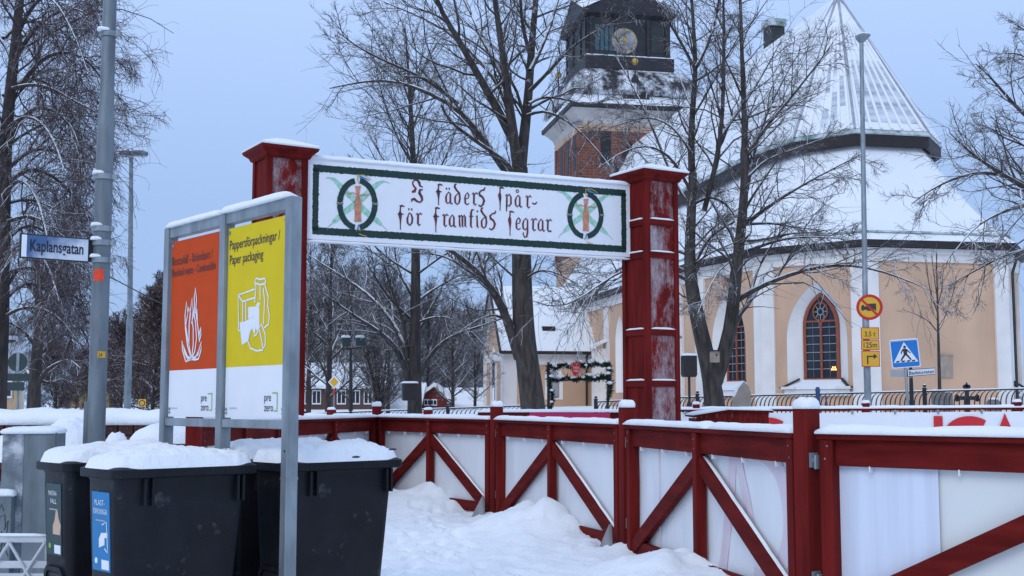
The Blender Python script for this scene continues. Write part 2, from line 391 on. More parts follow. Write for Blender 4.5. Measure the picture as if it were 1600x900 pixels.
for j, y in enumerate(ys):
    for i, x in enumerate(xs):
        z = terrain(x, y)
        if -4 < x < 4 and 8 < y < 22:
            z += bank_h(x, y)
            ed = min(x + 4, 4 - x, y - 8, 22 - y); ed = sstep(ed / .8)
            n1 = fbm(x * .8, y * .8); n2 = fbm(x * 3.1, y * 3.1, 9)
            z += ed * (.06 * n1 + .030 * n2 + .022 * max(0, fbm(x * 7, y * 7, 5)) + .012 * fbm(x * 16, y * 16, 2)) + dents(x, y)
            for (px_, py_) in POST[2:6]:
                z += .10 * math.exp(-((x - px_) ** 2 + (y - py_) ** 2) / .06)
        elif y < 200: z += .03 * fbm(x * .5, y * .5)
        V[j, i, 2] = z
nx, ny = len(xs), len(ys)
idx = np.arange(nx * ny).reshape(ny, nx)
Fq = np.stack([idx[:-1, :-1], idx[:-1, 1:], idx[1:, 1:], idx[1:, :-1]], -1).reshape(-1, 4)
tag(np_mesh('snowy_ground', V.reshape(-1, 3), Fq, M['snow']), kind='structure')
# ---------------------------------------------------------------- church
CA = Vector((-.19, .98, 0)).normalized(); CR = Vector((.98, .19, 0)).normalized(); C0 = Vector((19.3, 55.1, 0))
def CP(s, t, z=0.0): q = C0 + CR * s + CA * t; return Vector((q.x, q.y, z))
church = thing('church', CP(0, 20, .9), 'peach and white church with snowy roofs, pyramid choir roof and brick clock tower', 'church')
Z0 = .6
ZW = zt(386, 54.4)             # top of wall, under the cornice
ZE = zt(377, 54.2)             # eave
TL = 47.6
OUT = [(-7.87, TL), (-7.87, 9.46), (-6.72, 3.95), (-3.5, 0), (3.5, 0), (6.72, 3.95), (7.87, 9.46), (7.87, TL)]
def arch(cx, z0, w, h, n=9, k=1.0):
    """pointed arch outline, counter-clockwise from the bottom left"""
    r = w * k; hs = h - math.sqrt(max(r * r - (r - w / 2) ** 2, 0))
    pts = [(cx - w / 2, z0), (cx + w / 2, z0)]
    a1 = math.acos((r - w / 2) / r)
    for i in range(n): a = a1 * i / (n - 1); pts.append((cx + w / 2 - r + r * math.cos(a), z0 + hs + r * math.sin(a)))
    for i in range(n - 2, -1, -1): a = a1 * i / (n - 1); pts.append((cx - w / 2 + r - r * math.cos(a), z0 + hs + r * math.sin(a)))
    return pts
def inset_in(pts, other): return other
pane_cache = {}
def church_window(F, cx, zb, par):
    """splayed niche, red-brown tracery frame, leaded panes; F.n points out of the wall"""
    ow, oh, iw, ih = 3.0, 4.75, 1.78, 4.0
    outer = arch(cx, zb, ow, oh); inner = arch(cx, zb + .30, iw, ih)
    b = MB(); b.loft([[F.at(x, y, 0.004) for x, y in outer], [F.at(x, y, -.55) for x, y in inner]], cap=False)
    w = b.build('window', M['niche'], par)
    z1 = zb + .30
    fr = MB()
    inn2 = [(cx + (x - cx) * .84, z1 + .06 + (y - z1) * .945) for x, y in inner]
    fr.prism(F, inner, -.56, -.44, holes=[inn2])
    hs = ih * .60
    fr.box(F, cx - .055, cx + .055, z1 + .05, z1 + hs + .25, -.55, -.445)
    for sgn in (-1, 1):          # the two lancet heads and the eye between them
        pts = []
        for i in range(9):
            a = i / 8; xx = cx + sgn * (.03 + .72 * (1 - (1 - a) ** 1.0)); 
            pts.append((cx + sgn * (.76 - .74 * math.cos(a * math.pi / 2) if False else .04 + .70 * a), z1 + hs + .28 * math.sin((1 - a) * math.pi / 2) * 1.0 + .30 * (a ** 1.6), .085))
        fr.ribbon(F, pts, -.452, .01)
    cyy = z1 + hs + .74
    ring = [(cx + .36 * math.cos(2 * math.pi * k / 24), cyy + .42 * math.sin(2 * math.pi * k / 24), .07) for k in range(25)]
    fr.ribbon(F, ring, -.452, .01)
    fr.build('frame', M['win_red'], w)
    ld = MB()
    ld.ribbon(F, [(cx + .15 * math.cos(2 * math.pi * k / 16), cyy + .15 * math.sin(2 * math.pi * k / 16), .05) for k in range(17)], -.47, .01)
    for k in range(8): a = 2 * math.pi * k / 8; ld.ribbon(F, [(cx + .14 * math.cos(a), cyy + .14 * math.sin(a), .035), (cx + .33 * math.cos(a), cyy + .38 * math.sin(a), .035)], -.47, .01)
    for r in range(6): z = z1 + .10 + (r + 1) * .385; ld.box(F, cx - .76, cx - .055, z - .016, z + .016, -.50, -.47); ld.box(F, cx + .055, cx + .76, z - .016, z + .016, -.50, -.47)
    for q in (-.41, .41): ld.box(F, cx + q - .004, cx + q + .004, z1 + .1, z1 + hs + .25, -.505, -.475)
    ld.build('glazing_bar', M['lead'], w)
    for r in range(7):
        for q in (-1, 1):
            z = z1 + .06 + r * .385 + (0 if r == 0 else .03); p = MB()
            xa, xb = (cx - .80, cx - .03) if q < 0 else (cx + .03, cx + .80)
            tilt = R.uniform(-.008, .008)
            top = z1 + .06 + (r + 1) * .385 + .03
            p.face([F.at(xa, z, -.52 + tilt), F.at(xb, z, -.52 - tilt), F.at(xb, top, -.52 - tilt), F.at(xa, top, -.52 + tilt)])
            p.build('pane', M['pane'], w, fix=False)
    p = MB(); top = [(x, y) for x, y in inner if y > z1 + 2.7]
    p.face([F.at(x, y, -.525) for x, y in [(cx - .82, z1 + 2.72), (cx + .82, z1 + 2.72)] + [q for q in top if q[1] > z1 + 2.75]])
    p.build('pane', M['pane'], w, fix=False)
    s = MB()
    s.loft([[F.at(cx - iw / 2 - .1, zb + .32, -.5), F.at(cx + iw / 2 + .1, zb + .32, -.5), F.at(cx + ow / 2 + .15, zb - .06, .22), F.at(cx - ow / 2 - .15, zb - .06, .22)],
            [F.at(cx - iw / 2 - .1, zb + .25, -.5), F.at(cx + iw / 2 + .1, zb + .25, -.5), F.at(cx + ow / 2 + .15, zb - .16, .22), F.at(cx - ow / 2 - .15, zb - .16, .22)]])
    s.build('sill', M['roof_snow'], w)
    for g in (-1, 1):
        s = MB(); s.bar(F.at(cx + g * (ow / 2 + .3), zb - .08, .24), F.at(cx + g * (ow / 2 + .02), zb - .02, .22), .07, .08); s.bar(F.at(cx + g * (ow / 2 + .06), zb - .01, .21), F.at(cx + g * (iw / 2 + .15), zb + .33, -.3), .1, .07); s.build('sill_edge', M['fascia'], w)
    s = MB()
    s.box(F, cx - ow / 2 - .22, cx - ow / 2 + .5, zb - .15, zb - .03, .02, .30); s.box(F, cx + ow / 2 - .5, cx + ow / 2 + .22, zb - .15, zb - .03, .02, .30)
    s.box(F, cx - ow / 2 - .1, cx + ow / 2 + .1, zb - .46, zb - .17, .004, .16)
    s.build('sill_moulding', M['plaster'], w)
    return outer
ZB = zt(603, 56.3)
wins = {(2, .46): 'w', (3, .0): None}
for i in range(1, len(OUT)):
    a, b = OUT[i - 1], OUT[i]
    pa, pb = CP(*a), CP(*b); Ln = (pb - pa).length
    F = Frame((pa.x, pa.y, 0), pb - pa)
    holes = []; wl = []; niches = []
    if i == 2: wl = [.46]
    if i == 3: wl = [.53]
    if i == 5: wl = [.5]
    if i == 6: wl = [.5]
    if i == 1: wl = [(TL - 16.5) / (TL - 9.46) * 0 + (Ln - (16.0 - 9.46)) / Ln]; niches = [Ln - (24.6 - 9.46), Ln - (36.5 - 9.46)]
    for f in wl: holes.append(church_window(F, f * Ln, ZB, church))
    for cx in niches:
        o_ = arch(cx, ZB - .1, 2.0, 4.9); i_ = arch(cx, ZB, 1.5, 4.5)
        q = MB(); q.loft([[F.at(x, y, .004) for x, y in o_], [F.at(x, y, -.3) for x, y in i_]], cap=False); q.face([F.at(x, y, -.3) for x, y in i_]); q.build('blind_window', M['niche'], church); holes.append(o_)
    wb = MB(); wb.prism(F, [(0, Z0), (Ln, Z0), (Ln, ZW), (0, ZW)], -.02, 0, holes=holes); wb.build('wall', M['peach'], church)
    # white cornice band and plinth
    q = MB(); q.box(F, .0, Ln, ZW - .62, ZW - .25, -.01, .09); q.box(F, -.05, Ln + .05, ZW - .25, ZW - .02, -.01, .22); q.build('cornice', M['plaster'], church)
# pilasters at the corners
def pilaster(F, x0, x1, zt_=None, d=.13): q = MB(); q.box(F, x0, x1, Z0, (zt_ or ZW - .6), -.02, d); return q.build('pilaster', M['plaster'], church)
for i in range(1, len(OUT)):
    a, b = OUT[i - 1], OUT[i]; pa, pb = CP(*a), CP(*b); Ln = (pb - pa).length; F = Frame((pa.x, pa.y, 0), pb - pa)
    w0 = .62 if i in (3, 4, 5) else .5
    if i > 1: pilaster(F, -.06, w0)
    pilaster(F, Ln - (.62 if i in (2, 3, 4, 5) else .5), Ln + .06)
    if i == 1:
        for t in (12.6, 20.4, 27.5): pilaster(F, Ln - (t - 9.46) - .5, Ln - (t - 9.46) + .5)
# downpipe at the right corner
F4 = Frame(CP(3.5, 0), CP(6.72, 3.95) - CP(3.5, 0))
q = MB(); q.tube([F4.at(.75, Z0, .25), F4.at(.75, ZE - 1.2, .25), F4.at(.6, ZE - .3, .55)], .07); q.build('downpipe', M['copper_dark'], church)
def offs(pl, d):
    """push the open outline outwards by d"""
    o = []
    for i, p in enumerate(pl):
        ns = []
        for (a, b) in ((i - 1, i), (i, i + 1)):
            if a < 0 or b >= len(pl): continue
            dx, dy = pl[b][0] - pl[a][0], pl[b][1] - pl[a][1]; l = math.hypot(dx, dy); ns.append((dy / l, -dx / l))
        nx_, ny_ = sum(n[0] for n in ns), sum(n[1] for n in ns); l = math.hypot(nx_, ny_); nx_ /= l; ny_ /= l
        c = nx_ * ns[0][0] + ny_ * ns[0][1]
        o.append((p[0] + nx_ * d / c, p[1] + ny_ * d / c))
    return o
EAVE = offs(OUT, .55)
RINGP = [(-4.72, TL), (-4.72, 9.3), (-4.03, 5.97), (-1.95, 3.55), (1.95, 3.55), (4.03, 5.97), (4.72, 9.3), (4.72, TL)]
ZR = zt(227, 58.2)             # lower edge of the dark fascia of the upper roof
ZF = zt(203, 58.2)
APEX = P(1325, -6, 64.0); ZA = APEX.z; TA = (APEX - C0).dot(CA)
RIN = offs(RINGP, -.55)
def ring3(pl, z): return [CP(s, t, z) for s, t in pl]
def lerp_ring(A, B, f, lift=0.0): return [a.lerp(b, f) + Vector((0, 0, lift)) for a, b in zip(A, B)]
# eave fascia
q = MB(); q.loft([ring3(offs(OUT, .15), ZE - .22), ring3(offs(OUT, .50), ZE - .22), ring3(EAVE, ZE - .12), ring3(EAVE, ZE + .06), ring3(offs(OUT, .4), ZE + .1)], cap=False, closed=False); q.build('gutter', M['fascia'], church)
EV = ring3(offs(OUT, .56), ZE + .06); RI = ring3(RIN, ZR + .25)
def roof_sheet(lo, hi, steps, bow=0.0):
    return [[a.lerp(b, f) + Vector((0, 0, -bow * math.sin(math.pi * f))) for a, b in zip(lo, hi)] for f in [k / steps for k in range(steps + 1)]]
q = MB(); sh = roof_sheet(EV, RI, 8, .5); q.loft(sh, cap=False, closed=False); lower = q.build('lower_roof', M['roof_snow'], church)
# the raised copper strip a little above the eave
q = MB(); f = .10
A_ = lerp_ring(EV, RI, f, -.5 * math.sin(math.pi * f)); B_ = lerp_ring(EV, RI, f + .012, .0)
def out_of(l, d, dz):
    pl = [((p - C0).dot(CR), (p - C0).dot(CA)) for p in l]; return [CP(s, t, p.z + dz) for (s, t), p in zip(offs(pl, d), l)]
q.loft([out_of(A_, -.1, 0), out_of(A_, .10, .0), out_of(A_, .08, .07), out_of(A_, -.16, .13)], cap=False, closed=False); q.build('snow_guard', M['copper'], lower)
# upper roof: fascia band, then the pyramid and the ridge to the tower
q = MB(); q.loft([ring3(offs(RINGP, -.6), ZR + .30), ring3(offs(RINGP, -.12), ZR), ring3(offs(RINGP, 0), ZR + .1), ring3(RINGP, ZF - .12), ring3(offs(RINGP, -.3), ZF)], cap=False, closed=False); q.build('upper_fascia', M['fascia'], church)
UE = ring3(offs(RINGP, .08), ZF - .12)
top = []
for (s, t) in RINGP: top.append(CP(0, max(t, TA), ZA) if t > 20 else CP(0, TA, ZA))
q = MB()
q.loft([ring3(offs(RINGP, .02), ZF - .17), UE, [a.lerp(b, .028) for a, b in zip(UE, top)]], cap=False, closed=False); q.build('copper_edge', M['copper'], church)
UE2 = [a.lerp(b, .018) + Vector((0, 0, .05)) for a, b in zip(UE, top)]
M['upper'] = mat('upper_roof_wind_blown_snow', (.66, .70, .75), .8, var=.42, scale=1.0, col2=(.36, .40, .46), stretch=(.5, .5, 2.4), bump=.15, bscale=3)
q = MB(); q.loft([UE2, top], cap=False, closed=False); upper = q.build('upper_roof', M['roof_snow'], church)
# bare, wind-blown sheet panels between the snowed-up standing seams
for i in range(1, 6):
    a, b = UE2[i], UE2[i + 1] if i + 1 < len(UE2) else None
    tp = CP(0, TA, ZA)
    n = (b - a).cross(tp - a).normalized()
    if n.z < 0: n = -n
    ns = 7 if i == 3 else 6
    for k in range(ns):
        f0 = (k + .5) / ns
        base = a.lerp(b, f0); hgt = 1 - .09
        sm = MB(); sm.bar(base.lerp(tp, .004) + n * .05, base.lerp(tp, .93), .125, .08, n); sm.build('standing_seam', M['roof_snow'], upper)
        if i in (3, 4, 2) :
            f1 = f0 + .5 / ns
            bb = a.lerp(b, min(f1, 1 - .25 / ns)); wd = (b - a).length / ns * .42; u = (b - a).normalized()
            for (g0, g1) in ((.05, .16), (.165, .27), (.275, .38), (.385, .49), (.495, .60), (.605, .73)):
                if (k * 7 + int(g0 * 100)) % (7 if i >= 3 else 3) == 0 or (i == 2 and k < 2): continue
                if k == ns - 1: continue
                pn = MB(); w0, w1 = wd * (1 - g0), wd * (1 - g1); c0_, c1_ = bb.lerp(tp, g0) + n * .012, bb.lerp(tp, g1) + n * .012
                pn.face([c0_ - u * w0, c0_ + u * w0, c1_ + u * w1, c1_ - u * w1]); pn.build('roof_panel', M['upper'], upper)
for i in range(1, 7):
    q = MB(); q.tube([UE2[i], CP(0, TA, ZA + .05)], .07, 6); q.build('hip_ridge', M['roof_thin'], upper)
q = MB(); q.bar(UE2[0] + Vector((0, 0, .02)), top[0] + Vector((0, 0, .1)), .7, .5, CA); q.build('verge_board', M['fascia'], upper)
# chimney on the ridge
ch = CP(.9, 19.6, 0); zc = P(1213, 98, ch.y).z; zc1 = P(1213, 33, ch.y).z
F = Frame((ch.x, ch.y, 0), CR, CA)
q = MB(); q.box(F, -.5, .5, -.5, .5, zc - 4.2, zc1 - .5); chm = q.build('chimney', M['copper_dark'], church)
q = MB(); q.box(F, -.6, .6, -.6, .6, zc1 - .45, zc1); q.build('chimney_cap', M['copper'], chm)
# ---- sacristy with its own gabled roof against the nave
S0, S1, T0, T1 = -7.87 - 6.4, -7.85, 30.5, 38.5
zse = zt(547, 83.0); zsr = zt(450, 87.0)
F = Frame(CP(S0, T0), CR)      # front
lw = arch(S1 - S0 - 3.0, zt(622, 83), .75, 2.0)
lw2 = arch(S1 - S0 - 3.0, zt(622, 83) - .1, 1.25, 2.5)
q = MB(); q.prism(F, [(0, .6), (S1 - S0, .6), (S1 - S0, zse), (0, zse)], -.02, 0, holes=[lw]); q.build('sacristy_wall', M['peach'], church)
q = MB(); q.prism(F, lw2, 0, .05, holes=[lw]); wi = q.build('window', M['niche'], church)
q = MB(); q.face([F.at(x, y, -.15) for x, y in lw]); q.build('pane', M['ink_grey'], wi)
q = MB(); q.box(F, 0, S1 - S0, zse - 1.0, zse - .25, -.01, .06); q.box(F, -.1, S1 - S0, zse - .25, zse, -.01, .2); q.build('cornice', M['plaster'], church)
q = MB(); q.box(F, -.05, .85, .6, zse - .9, -.02, .08); q.build('pilaster', M['plaster'], church)
G = Frame(CP(S0, T1), CP(S0, T0) - CP(S0, T1))   # gable end facing left
Lg = T1 - T0; gw = arch(Lg / 2, zt(625, 86), 1.5, 3.2)
q = MB(); q.prism(G, [(0, .6), (Lg, .6), (Lg, zse), (Lg / 2, zsr), (0, zse)], -.02, 0, holes=[gw]); q.build('sacristy_gable', M['peach'], church)
q = MB(); q.prism(G, arch(Lg / 2, zt(625, 86) - .2, 2.4, 4.0), 0, .05, holes=[gw]); wi = q.build('window', M['niche'], church)
q = MB(); q.face([G.at(x, y, -.15) for x, y in gw]); q.build('pane', M['ink_grey'], wi)
q = MB(); q.box(G, -.05, 1.0, .6, zse, -.01, .08); q.box(G, Lg - 1.0, Lg + .05, .6, zse, -.01, .085); q.box(G, 1.0, Lg - 1.0, zse - .7, zse - .1, -.01, .07)
q.prism(G, [(0, zse), (1.1, zse), (Lg / 2, zsr - 1.0), (Lg - 1.1, zse), (Lg, zse), (Lg / 2, zsr)], -.01, .09); q.build('gable_moulding', M['plaster'], church)
q = MB()
for tt, z_, sg in ((T0 - .45, zse - .12, 1), (T1 + .45, zse - .12, -1)):
    q.face([CP(S0 - .35, tt, z_), CP(S1, tt, z_), CP(S1, (T0 + T1) / 2, zsr + .1), CP(S0 - .35, (T0 + T1) / 2, zsr + .1)])
sr = q.build('sacristy_roof', M['roof_snow'], church)
q = MB(); q.bar(CP(S0 - .3, T0 - .47, zse - .2), CP(S1 + .2, T0 - .47, zse - .2), .14, .22); q.build('gutter', M['fascia'], church)
q = MB(); q.bar(CP(S0 - .36, T0 - .45, zse - .2), CP(S0 - .36, 34.5, zsr + .02), .1, .28); q.bar(CP(S0 - .36, T1 + .45, zse - .2), CP(S0 - .36, 34.5, zsr + .02), .1, .28); q.build('verge_board', M['fascia'], church)
q = MB(); e0 = CP(S0 - .2, T0 + .55, zse + .72); e1 = CP(S1, T0 + .55, zse + .72); q.bar(e0, e1, .1, .1); q.build('snow_guard', M['copper'], sr)
hx = CP(S0 + 3.3, T0 + 1.2, zse + 1.5); q = MB(); q.box(Frame(hx, CR, CA), -.45, .45, -.3, .3, -.3, .18); q.build('roof_hatch', M['fascia'], sr)
q = MB(); q.tube([F.at(S1 - S0 - .75, .6, .2), F.at(S1 - S0 - .75, zse - .5, .2), F.at(S1 - S0 - .6, zse - .1, .4)], .07); q.build('downpipe', M['fascia'], church)
# little buttress roof right of the sacristy
Fn = Frame(CP(-7.87, TL), CP(-7.87, 9.46) - CP(-7.87, TL)); xb = TL - 27.9
q = MB(); q.box(Fn, xb - .4, xb + .4, .6, zt(545, 81), 0, .9); q.build('buttress', M['plaster'], church)
q = MB(); q.loft([[Fn.at(xb - .7, zt(545, 81), 1.1), Fn.at(xb + .7, zt(545, 81), 1.1), Fn.at(xb + .7, zt(545, 81) + .5, 0), Fn.at(xb - .7, zt(545, 81) + .5, 0)], [Fn.at(xb - .7, zt(545, 81) + .15, 1.1), Fn.at(xb + .7, zt(545, 81) + .15, 1.1), Fn.at(xb + .7, zt(545, 81) + .65, 0), Fn.at(xb - .7, zt(545, 81) + .65, 0)]]); q.build('buttress_roof', M['roof_snow'], church)
# ---- tower
H = 4.6; TT = 52.0; FT = CP(0, TT, 0)
TF = Frame((FT.x, FT.y, 0), CR, CA)
YF = CP(0, TT - H).y
zb1 = zt(395, YF); zb2 = zt(197, YF); zc0 = zt(172, YF - .8); zc1 = zt(164, YF - 1); zl0 = zt(109, YF + .7); zl1 = zt(88, YF + .5); zl2 = zt(24, YF + .7)
q = MB(); q.box(TF, -H, H, -H, H, .6, zb1); q.build('tower_base', M['peach'], church)
# front and left brick faces carry narrow slits and an arched belfry opening
q = MB(); q.box(TF, -H, H, -H, H, zb1, zb2); tower = q.build('tower', M['tower_brick'], church)
for (fr, xs_) in ((Frame(TF.at(-H, -H), CR), [2.2]), (Frame(TF.at(-H, H), -CA), [2.2, 4.6, 7.0])):
    for x in xs_:
        q = MB(); a_ = arch(x, zt(262, YF), .9, 3.4, k=.55); q.prism(fr, a_, -.02, .03); q.build('opening', M['black'], tower)
for (fr, L_) in ((Frame(TF.at(-H, -H), CR), 2 * H), (Frame(TF.at(-H, H), -CA), 2 * H)):
    for x in (.25, L_ - .25): q = MB(); q.box(fr, x - .25, x + .25, zb1, zb2 - .5, 0, .12); q.build('corner_strip', M['tower_brick'], tower)
    for x in (1.15, 3.45, 5.7, 8.05): q = MB(); q.box(fr, x - .14, x + .14, zb1 + 3, zb2 - 1.2, 0, .07); q.build('brick_strip', M['tower_brick'], tower)
q = MB(); q.box(TF, -H - .08, H + .08, -H - .08, H + .08, zb2 - .55, zb2); q.build('brick_band', M['peach'], tower)
def sq(h, z): return [TF.at(-h, -h, z), TF.at(h, -h, z), TF.at(h, h, z), TF.at(-h, h, z)]
q = MB(); q.loft([sq(H + .05, zb2), sq(H + .25, zb2 + .5), sq(H + .75, zc0 - .15), sq(H + .95, zc0)]); q.build('cove_cornice', M['plaster_old'], tower)
q = MB(); q.loft([sq(H + 1.0, zc0), sq(H + 1.1, zc0 + .1), sq(H + 1.1, zc1)]); q.build('eave', M['tower_dark'], tower)
prof = [(H + 1.0, 0), (H + .70, .20), (H + .66, .24), (H + 1.02, .27), (H + 1.05, .34), (H + .98, .46), (H + .78, .60), (H + .42, .74), (H - .08, .87), (H - .5, .95), (H - .75, 1.0)]
q = MB(); q.loft([sq(h, zc1 + (zl0 - zc1) * f) for h, f in prof]); bell = q.build('bell_roof', M['tower_roof'], tower)
q = MB(); q.loft([sq(h, zc1 + (zl0 - zc1) * f) for h, f in ((H + 1.13, .0), (H + .9, .12), (H + .74, .235))], cap=False); q.build('roof_snow', M['roof_snow'], bell)
for fr in (Frame(TF.at(0, -H - .7), CR), Frame(TF.at(-H - .7, 0), -CA)):   # small gablets with gilded balls
    zb = zc1 + .2; zt_ = zc1 + (zl0 - zc1) * .80
    q = MB(); q.loft([[fr.at(-1.5, zb, .15), fr.at(1.5, zb, .15), fr.at(0, zt_, .15)], [fr.at(-1.5, zb, -1.6), fr.at(1.5, zb, -1.6), fr.at(0, zt_, -1.6)]]); gb = q.build('gablet', M['tower_dark'], tower)
    q = MB(); q.tube([fr.at(0, zt_ - .2, .1), fr.at(0, zt_ + 1.0, .1)], .06); q.build('finial', M['tower_dark'], tower)
    q = MB(); q.sphere(fr.at(0, zt_ + 1.0, .1), .30); q.build('finial_ball', M['gold'], tower, smooth=True)
HL = 3.72
q = MB(); q.loft([sq(HL + .25, zl0), sq(HL + .25, zl1), sq(HL + .05, zl1 + .15)]); q.build('lantern_base', M['tower_dark'], tower)
q = MB(); q.box(TF, -HL, HL, -HL, HL, zl1, zl2); q.build('lantern', M['tower_dark'], tower)
for fr in (Frame(TF.at(-HL, -HL), CR), Frame(TF.at(-HL, HL), -CA)):
    for (x0, x1) in ((.7, 2.35), (5.7, 6.9)):
        q = MB(); q.box(fr, x0, x1, zl1 + .5, zl2 - .9, -.02, .04); lv = q.build('louvre', M['teal'] if x0 < 2 else M['copper_dark'], tower)
    for x in (.3, 2.6, 5.4, 7.1): q = MB(); q.box(fr, x - .13, x + .13, zl1 + .15, zl2 - .2, -.01, .16); q.build('lantern_post', M['tower_dark'], tower)
    for x in (1.1, 1.5, 1.9): q = MB(); q.box(fr, x - .045, x + .045, zl1 + .5, zl2 - .9, .02, .07); q.build('mullion', M['black'], tower)
fr = Frame(TF.at(0, -HL), CR); cx, cz = (fr.on(975, 65)); fr2 = fr
q = MB(); q.disc(fr, cx, cz, 1.16, .0, .17, 40); ck = q.build('clock', M['stone'], tower)
M['clockf'] = mat('clock_dial', (.22, .23, .28), .5, var=.5, scale=1.6, col2=(.42, .38, .30))
q = MB(); q.disc(fr, cx, cz, 1.10, .16, .20, 40); q.build('clock_dial', M['clockf'], tower)
for k in range(12):
    a = 2 * math.pi * k / 12; q = MB(); q.ribbon(fr, [(cx + .84 * math.sin(a), cz + .84 * math.cos(a), .13), (cx + 1.07 * math.sin(a), cz + 1.07 * math.cos(a), .18)], .205, .02); q.build('clock_numeral', M['gold'], tower)
q = MB(); q.disc(fr, cx, cz, .2, .2, .235, 16); q.build('clock_boss', M['gold'], tower)
q = MB(); q.ribbon(fr, [(cx, cz - .1, .10), (cx + .05, cz + .85, .06)], .24, .02); q.ribbon(fr, [(cx + .1, cz, .14), (cx - .6, cz - .02, .08)], .24, .02); q.build('clock_hands', M['gold'], tower)
q = MB(); q.loft([sq(HL + .1, zl2 - .2), sq(HL + .45, zl2), sq(HL + .5, zl2 + .25)]); q.build('lantern_cornice', M['tower_dark'], tower)
for k in range(4):          # four gables crowned by a snowy roof
    u = [CR, CA, -CR, -CA][k]; fr = Frame(FT, u); pd = MB()
    pd.loft([[fr.at(-HL - .5, zl2 + .25, HL + .4), fr.at(HL + .5, zl2 + .25, HL + .4), fr.at(0, zl2 + 2.3, HL + .4)], [fr.at(-HL - .5, zl2 + .25, HL), fr.at(HL + .5, zl2 + .25, HL), fr.at(0, zl2 + 2.3, HL)]]); pd.build('pediment', M['tower_dark'], tower)
    rf = MB(); rf.face([fr.at(-HL - .55, zl2 + .3, HL + .5), fr.at(0, zl2 + 2.4, HL + .5), FT + Vector((0, 0, zl2 + 6.5))]); rf.face([fr.at(HL + .55, zl2 + .3, HL + .5), FT + Vector((0, 0, zl2 + 6.5)), fr.at(0, zl2 + 2.4, HL + .5)]); rf.build('lantern_roof', M['roof_snow'], tower)
# ---------------------------------------------------------------- snow on things
def snow_strip(mb, p, q, w, h, seg=.10, seed=0, gaps=(), ov=.02):
    """a rounded, uneven cap of snow lying on the line p-q"""
    p = Vector(p); q = Vector(q); t = (q - p); L = t.length; t.normalize(); x = Vector((0, 0, 1)).cross(t).normalized()
    n = max(3, int(L / seg)); rings = []
    prof = [(-.5, 0), (-.52, .35), (-.38, .80), (-.12, 1.0), (.15, .98), (.40, .76), (.53, .33), (.5, 0)]
    for i in range(n + 1):
        u = L * i / n; c = p + t * u
        e = min(1, min(u, L - u) / (.8 * h + 1e-6) + .25)
        hh = h * (1 + .22 * fbm(u * 2.3 + seed, seed) + .10 * fbm(u * 9 + seed, seed)) * math.sqrt(min(1, e))
        ww = w * (1 + .05 * fbm(u * 5, seed + 4)) + ov
        for (g0, g1) in gaps:
            if g0 < u / L < g1: hh *= .12
        rings.append([c + x * (a * ww) + Vector((0, 0, b * hh)) for a, b in prof])
    return mb.loft(rings)
def snow_cap(mb, c, hx, hy, h, rz=0.0, n=8, seed=0):
    """a pillow of snow on a small rectangular top"""
    c = Vector(c); u = rotz(rz); v = rotz(rz + math.pi / 2); rings = []
    for (f, z) in ((1.0, 0), (1.05, .3), (.98, .65), (.78, .92), (.4, 1.0)):
        r = []
        for k in range(4 * n):
            s = k // n; a = (k % n) / n * 2 - 1
            x, y = [(a, -1), (1, a), (-a, 1), (-1, -a)][s]
            m = max(abs(x), abs(y)); l = (abs(x) ** 6 + abs(y) ** 6) ** (1 / 6)
            x, y = x * m / l, y * m / l
            r.append(c + u * (x * hx * f) + v * (y * hy * f) + Vector((0, 0, h * z * (1 + .2 * fbm(x * 1.5 + seed, y * 1.5, seed)))))
        rings.append(r)
    return mb.loft(rings)
# ---------------------------------------------------------------- red fence of the finish lane
RAIL = 1.285
pl = ['third red fence post behind the waste sign, lowest seen under the board', 'red fence post showing between the sign legs', 'red fence post with a thin snow cap above the right bin', 'red fence post with a snow cap below the banner, left of the pink cloth', 'snow capped red fence post right in front of the right gate pillar', 'large nearest red fence post with a thick snow cap', 'red fence post outside the right edge of the picture']
def ground_z(x, y): return 0.0
for i, (x, y) in enumerate(POST[:6]):
    a, b = POST[max(i - 1, 0)], POST[min(i + 1, len(POST) - 1)]
    rz = math.atan2(b[1] - a[1], b[0] - a[0])
    t = thing('fence_post', (x, y, 0), pl[i], 'fence post', 'red fence posts of the near lane', rz)
    F = Frame((x, y, 0), rotz(rz), rotz(rz + math.pi / 2)); h = .068
    q = MB(); q.box(F, -h, h, -h, h, -.3, EYE - .035, .008); q.loft([[F.at(-h, -h, EYE - .035), F.at(h, -h, EYE - .035), F.at(h, h, EYE - .035), F.at(-h, h, EYE - .035)], [F.at(-.03, -.03, EYE - .005), F.at(.03, -.03, EYE - .005), F.at(.03, .03, EYE - .005), F.at(-.03, .03, EYE - .005)]]); q.build('shaft', M['red'], t)
    q = MB(); snow_cap(q, (x, y, EYE - .03), .072, .072, .075, rz, 5, i); q.build('snow_cap', M['snow'], t, smooth=True)
    for z in (1.12, .32):
        q = MB(); q.box(F, h + .004, h + .016, -.05, .02, z - .05, z + .05); q.box(F, h + .004, h + .045, -.03, .0, z - .012, z + .012); q.box(F, h + .03, h + .05, -.035, .005, z - .06, z + .035, .004); q.build('latch', M['galv'], t)
plb = ['red fence panel behind the legs of the waste sign', 'red fence panel whose snowy rail passes the left gate pillar', 'red fence panel just right of the bins, banked with snow', 'red fence panel in the middle between the pink cloth and the snow bank', 'red fence panel with red lettering showing faintly through its cloth', 'nearest red fence panel at the right edge with a cream cloth']
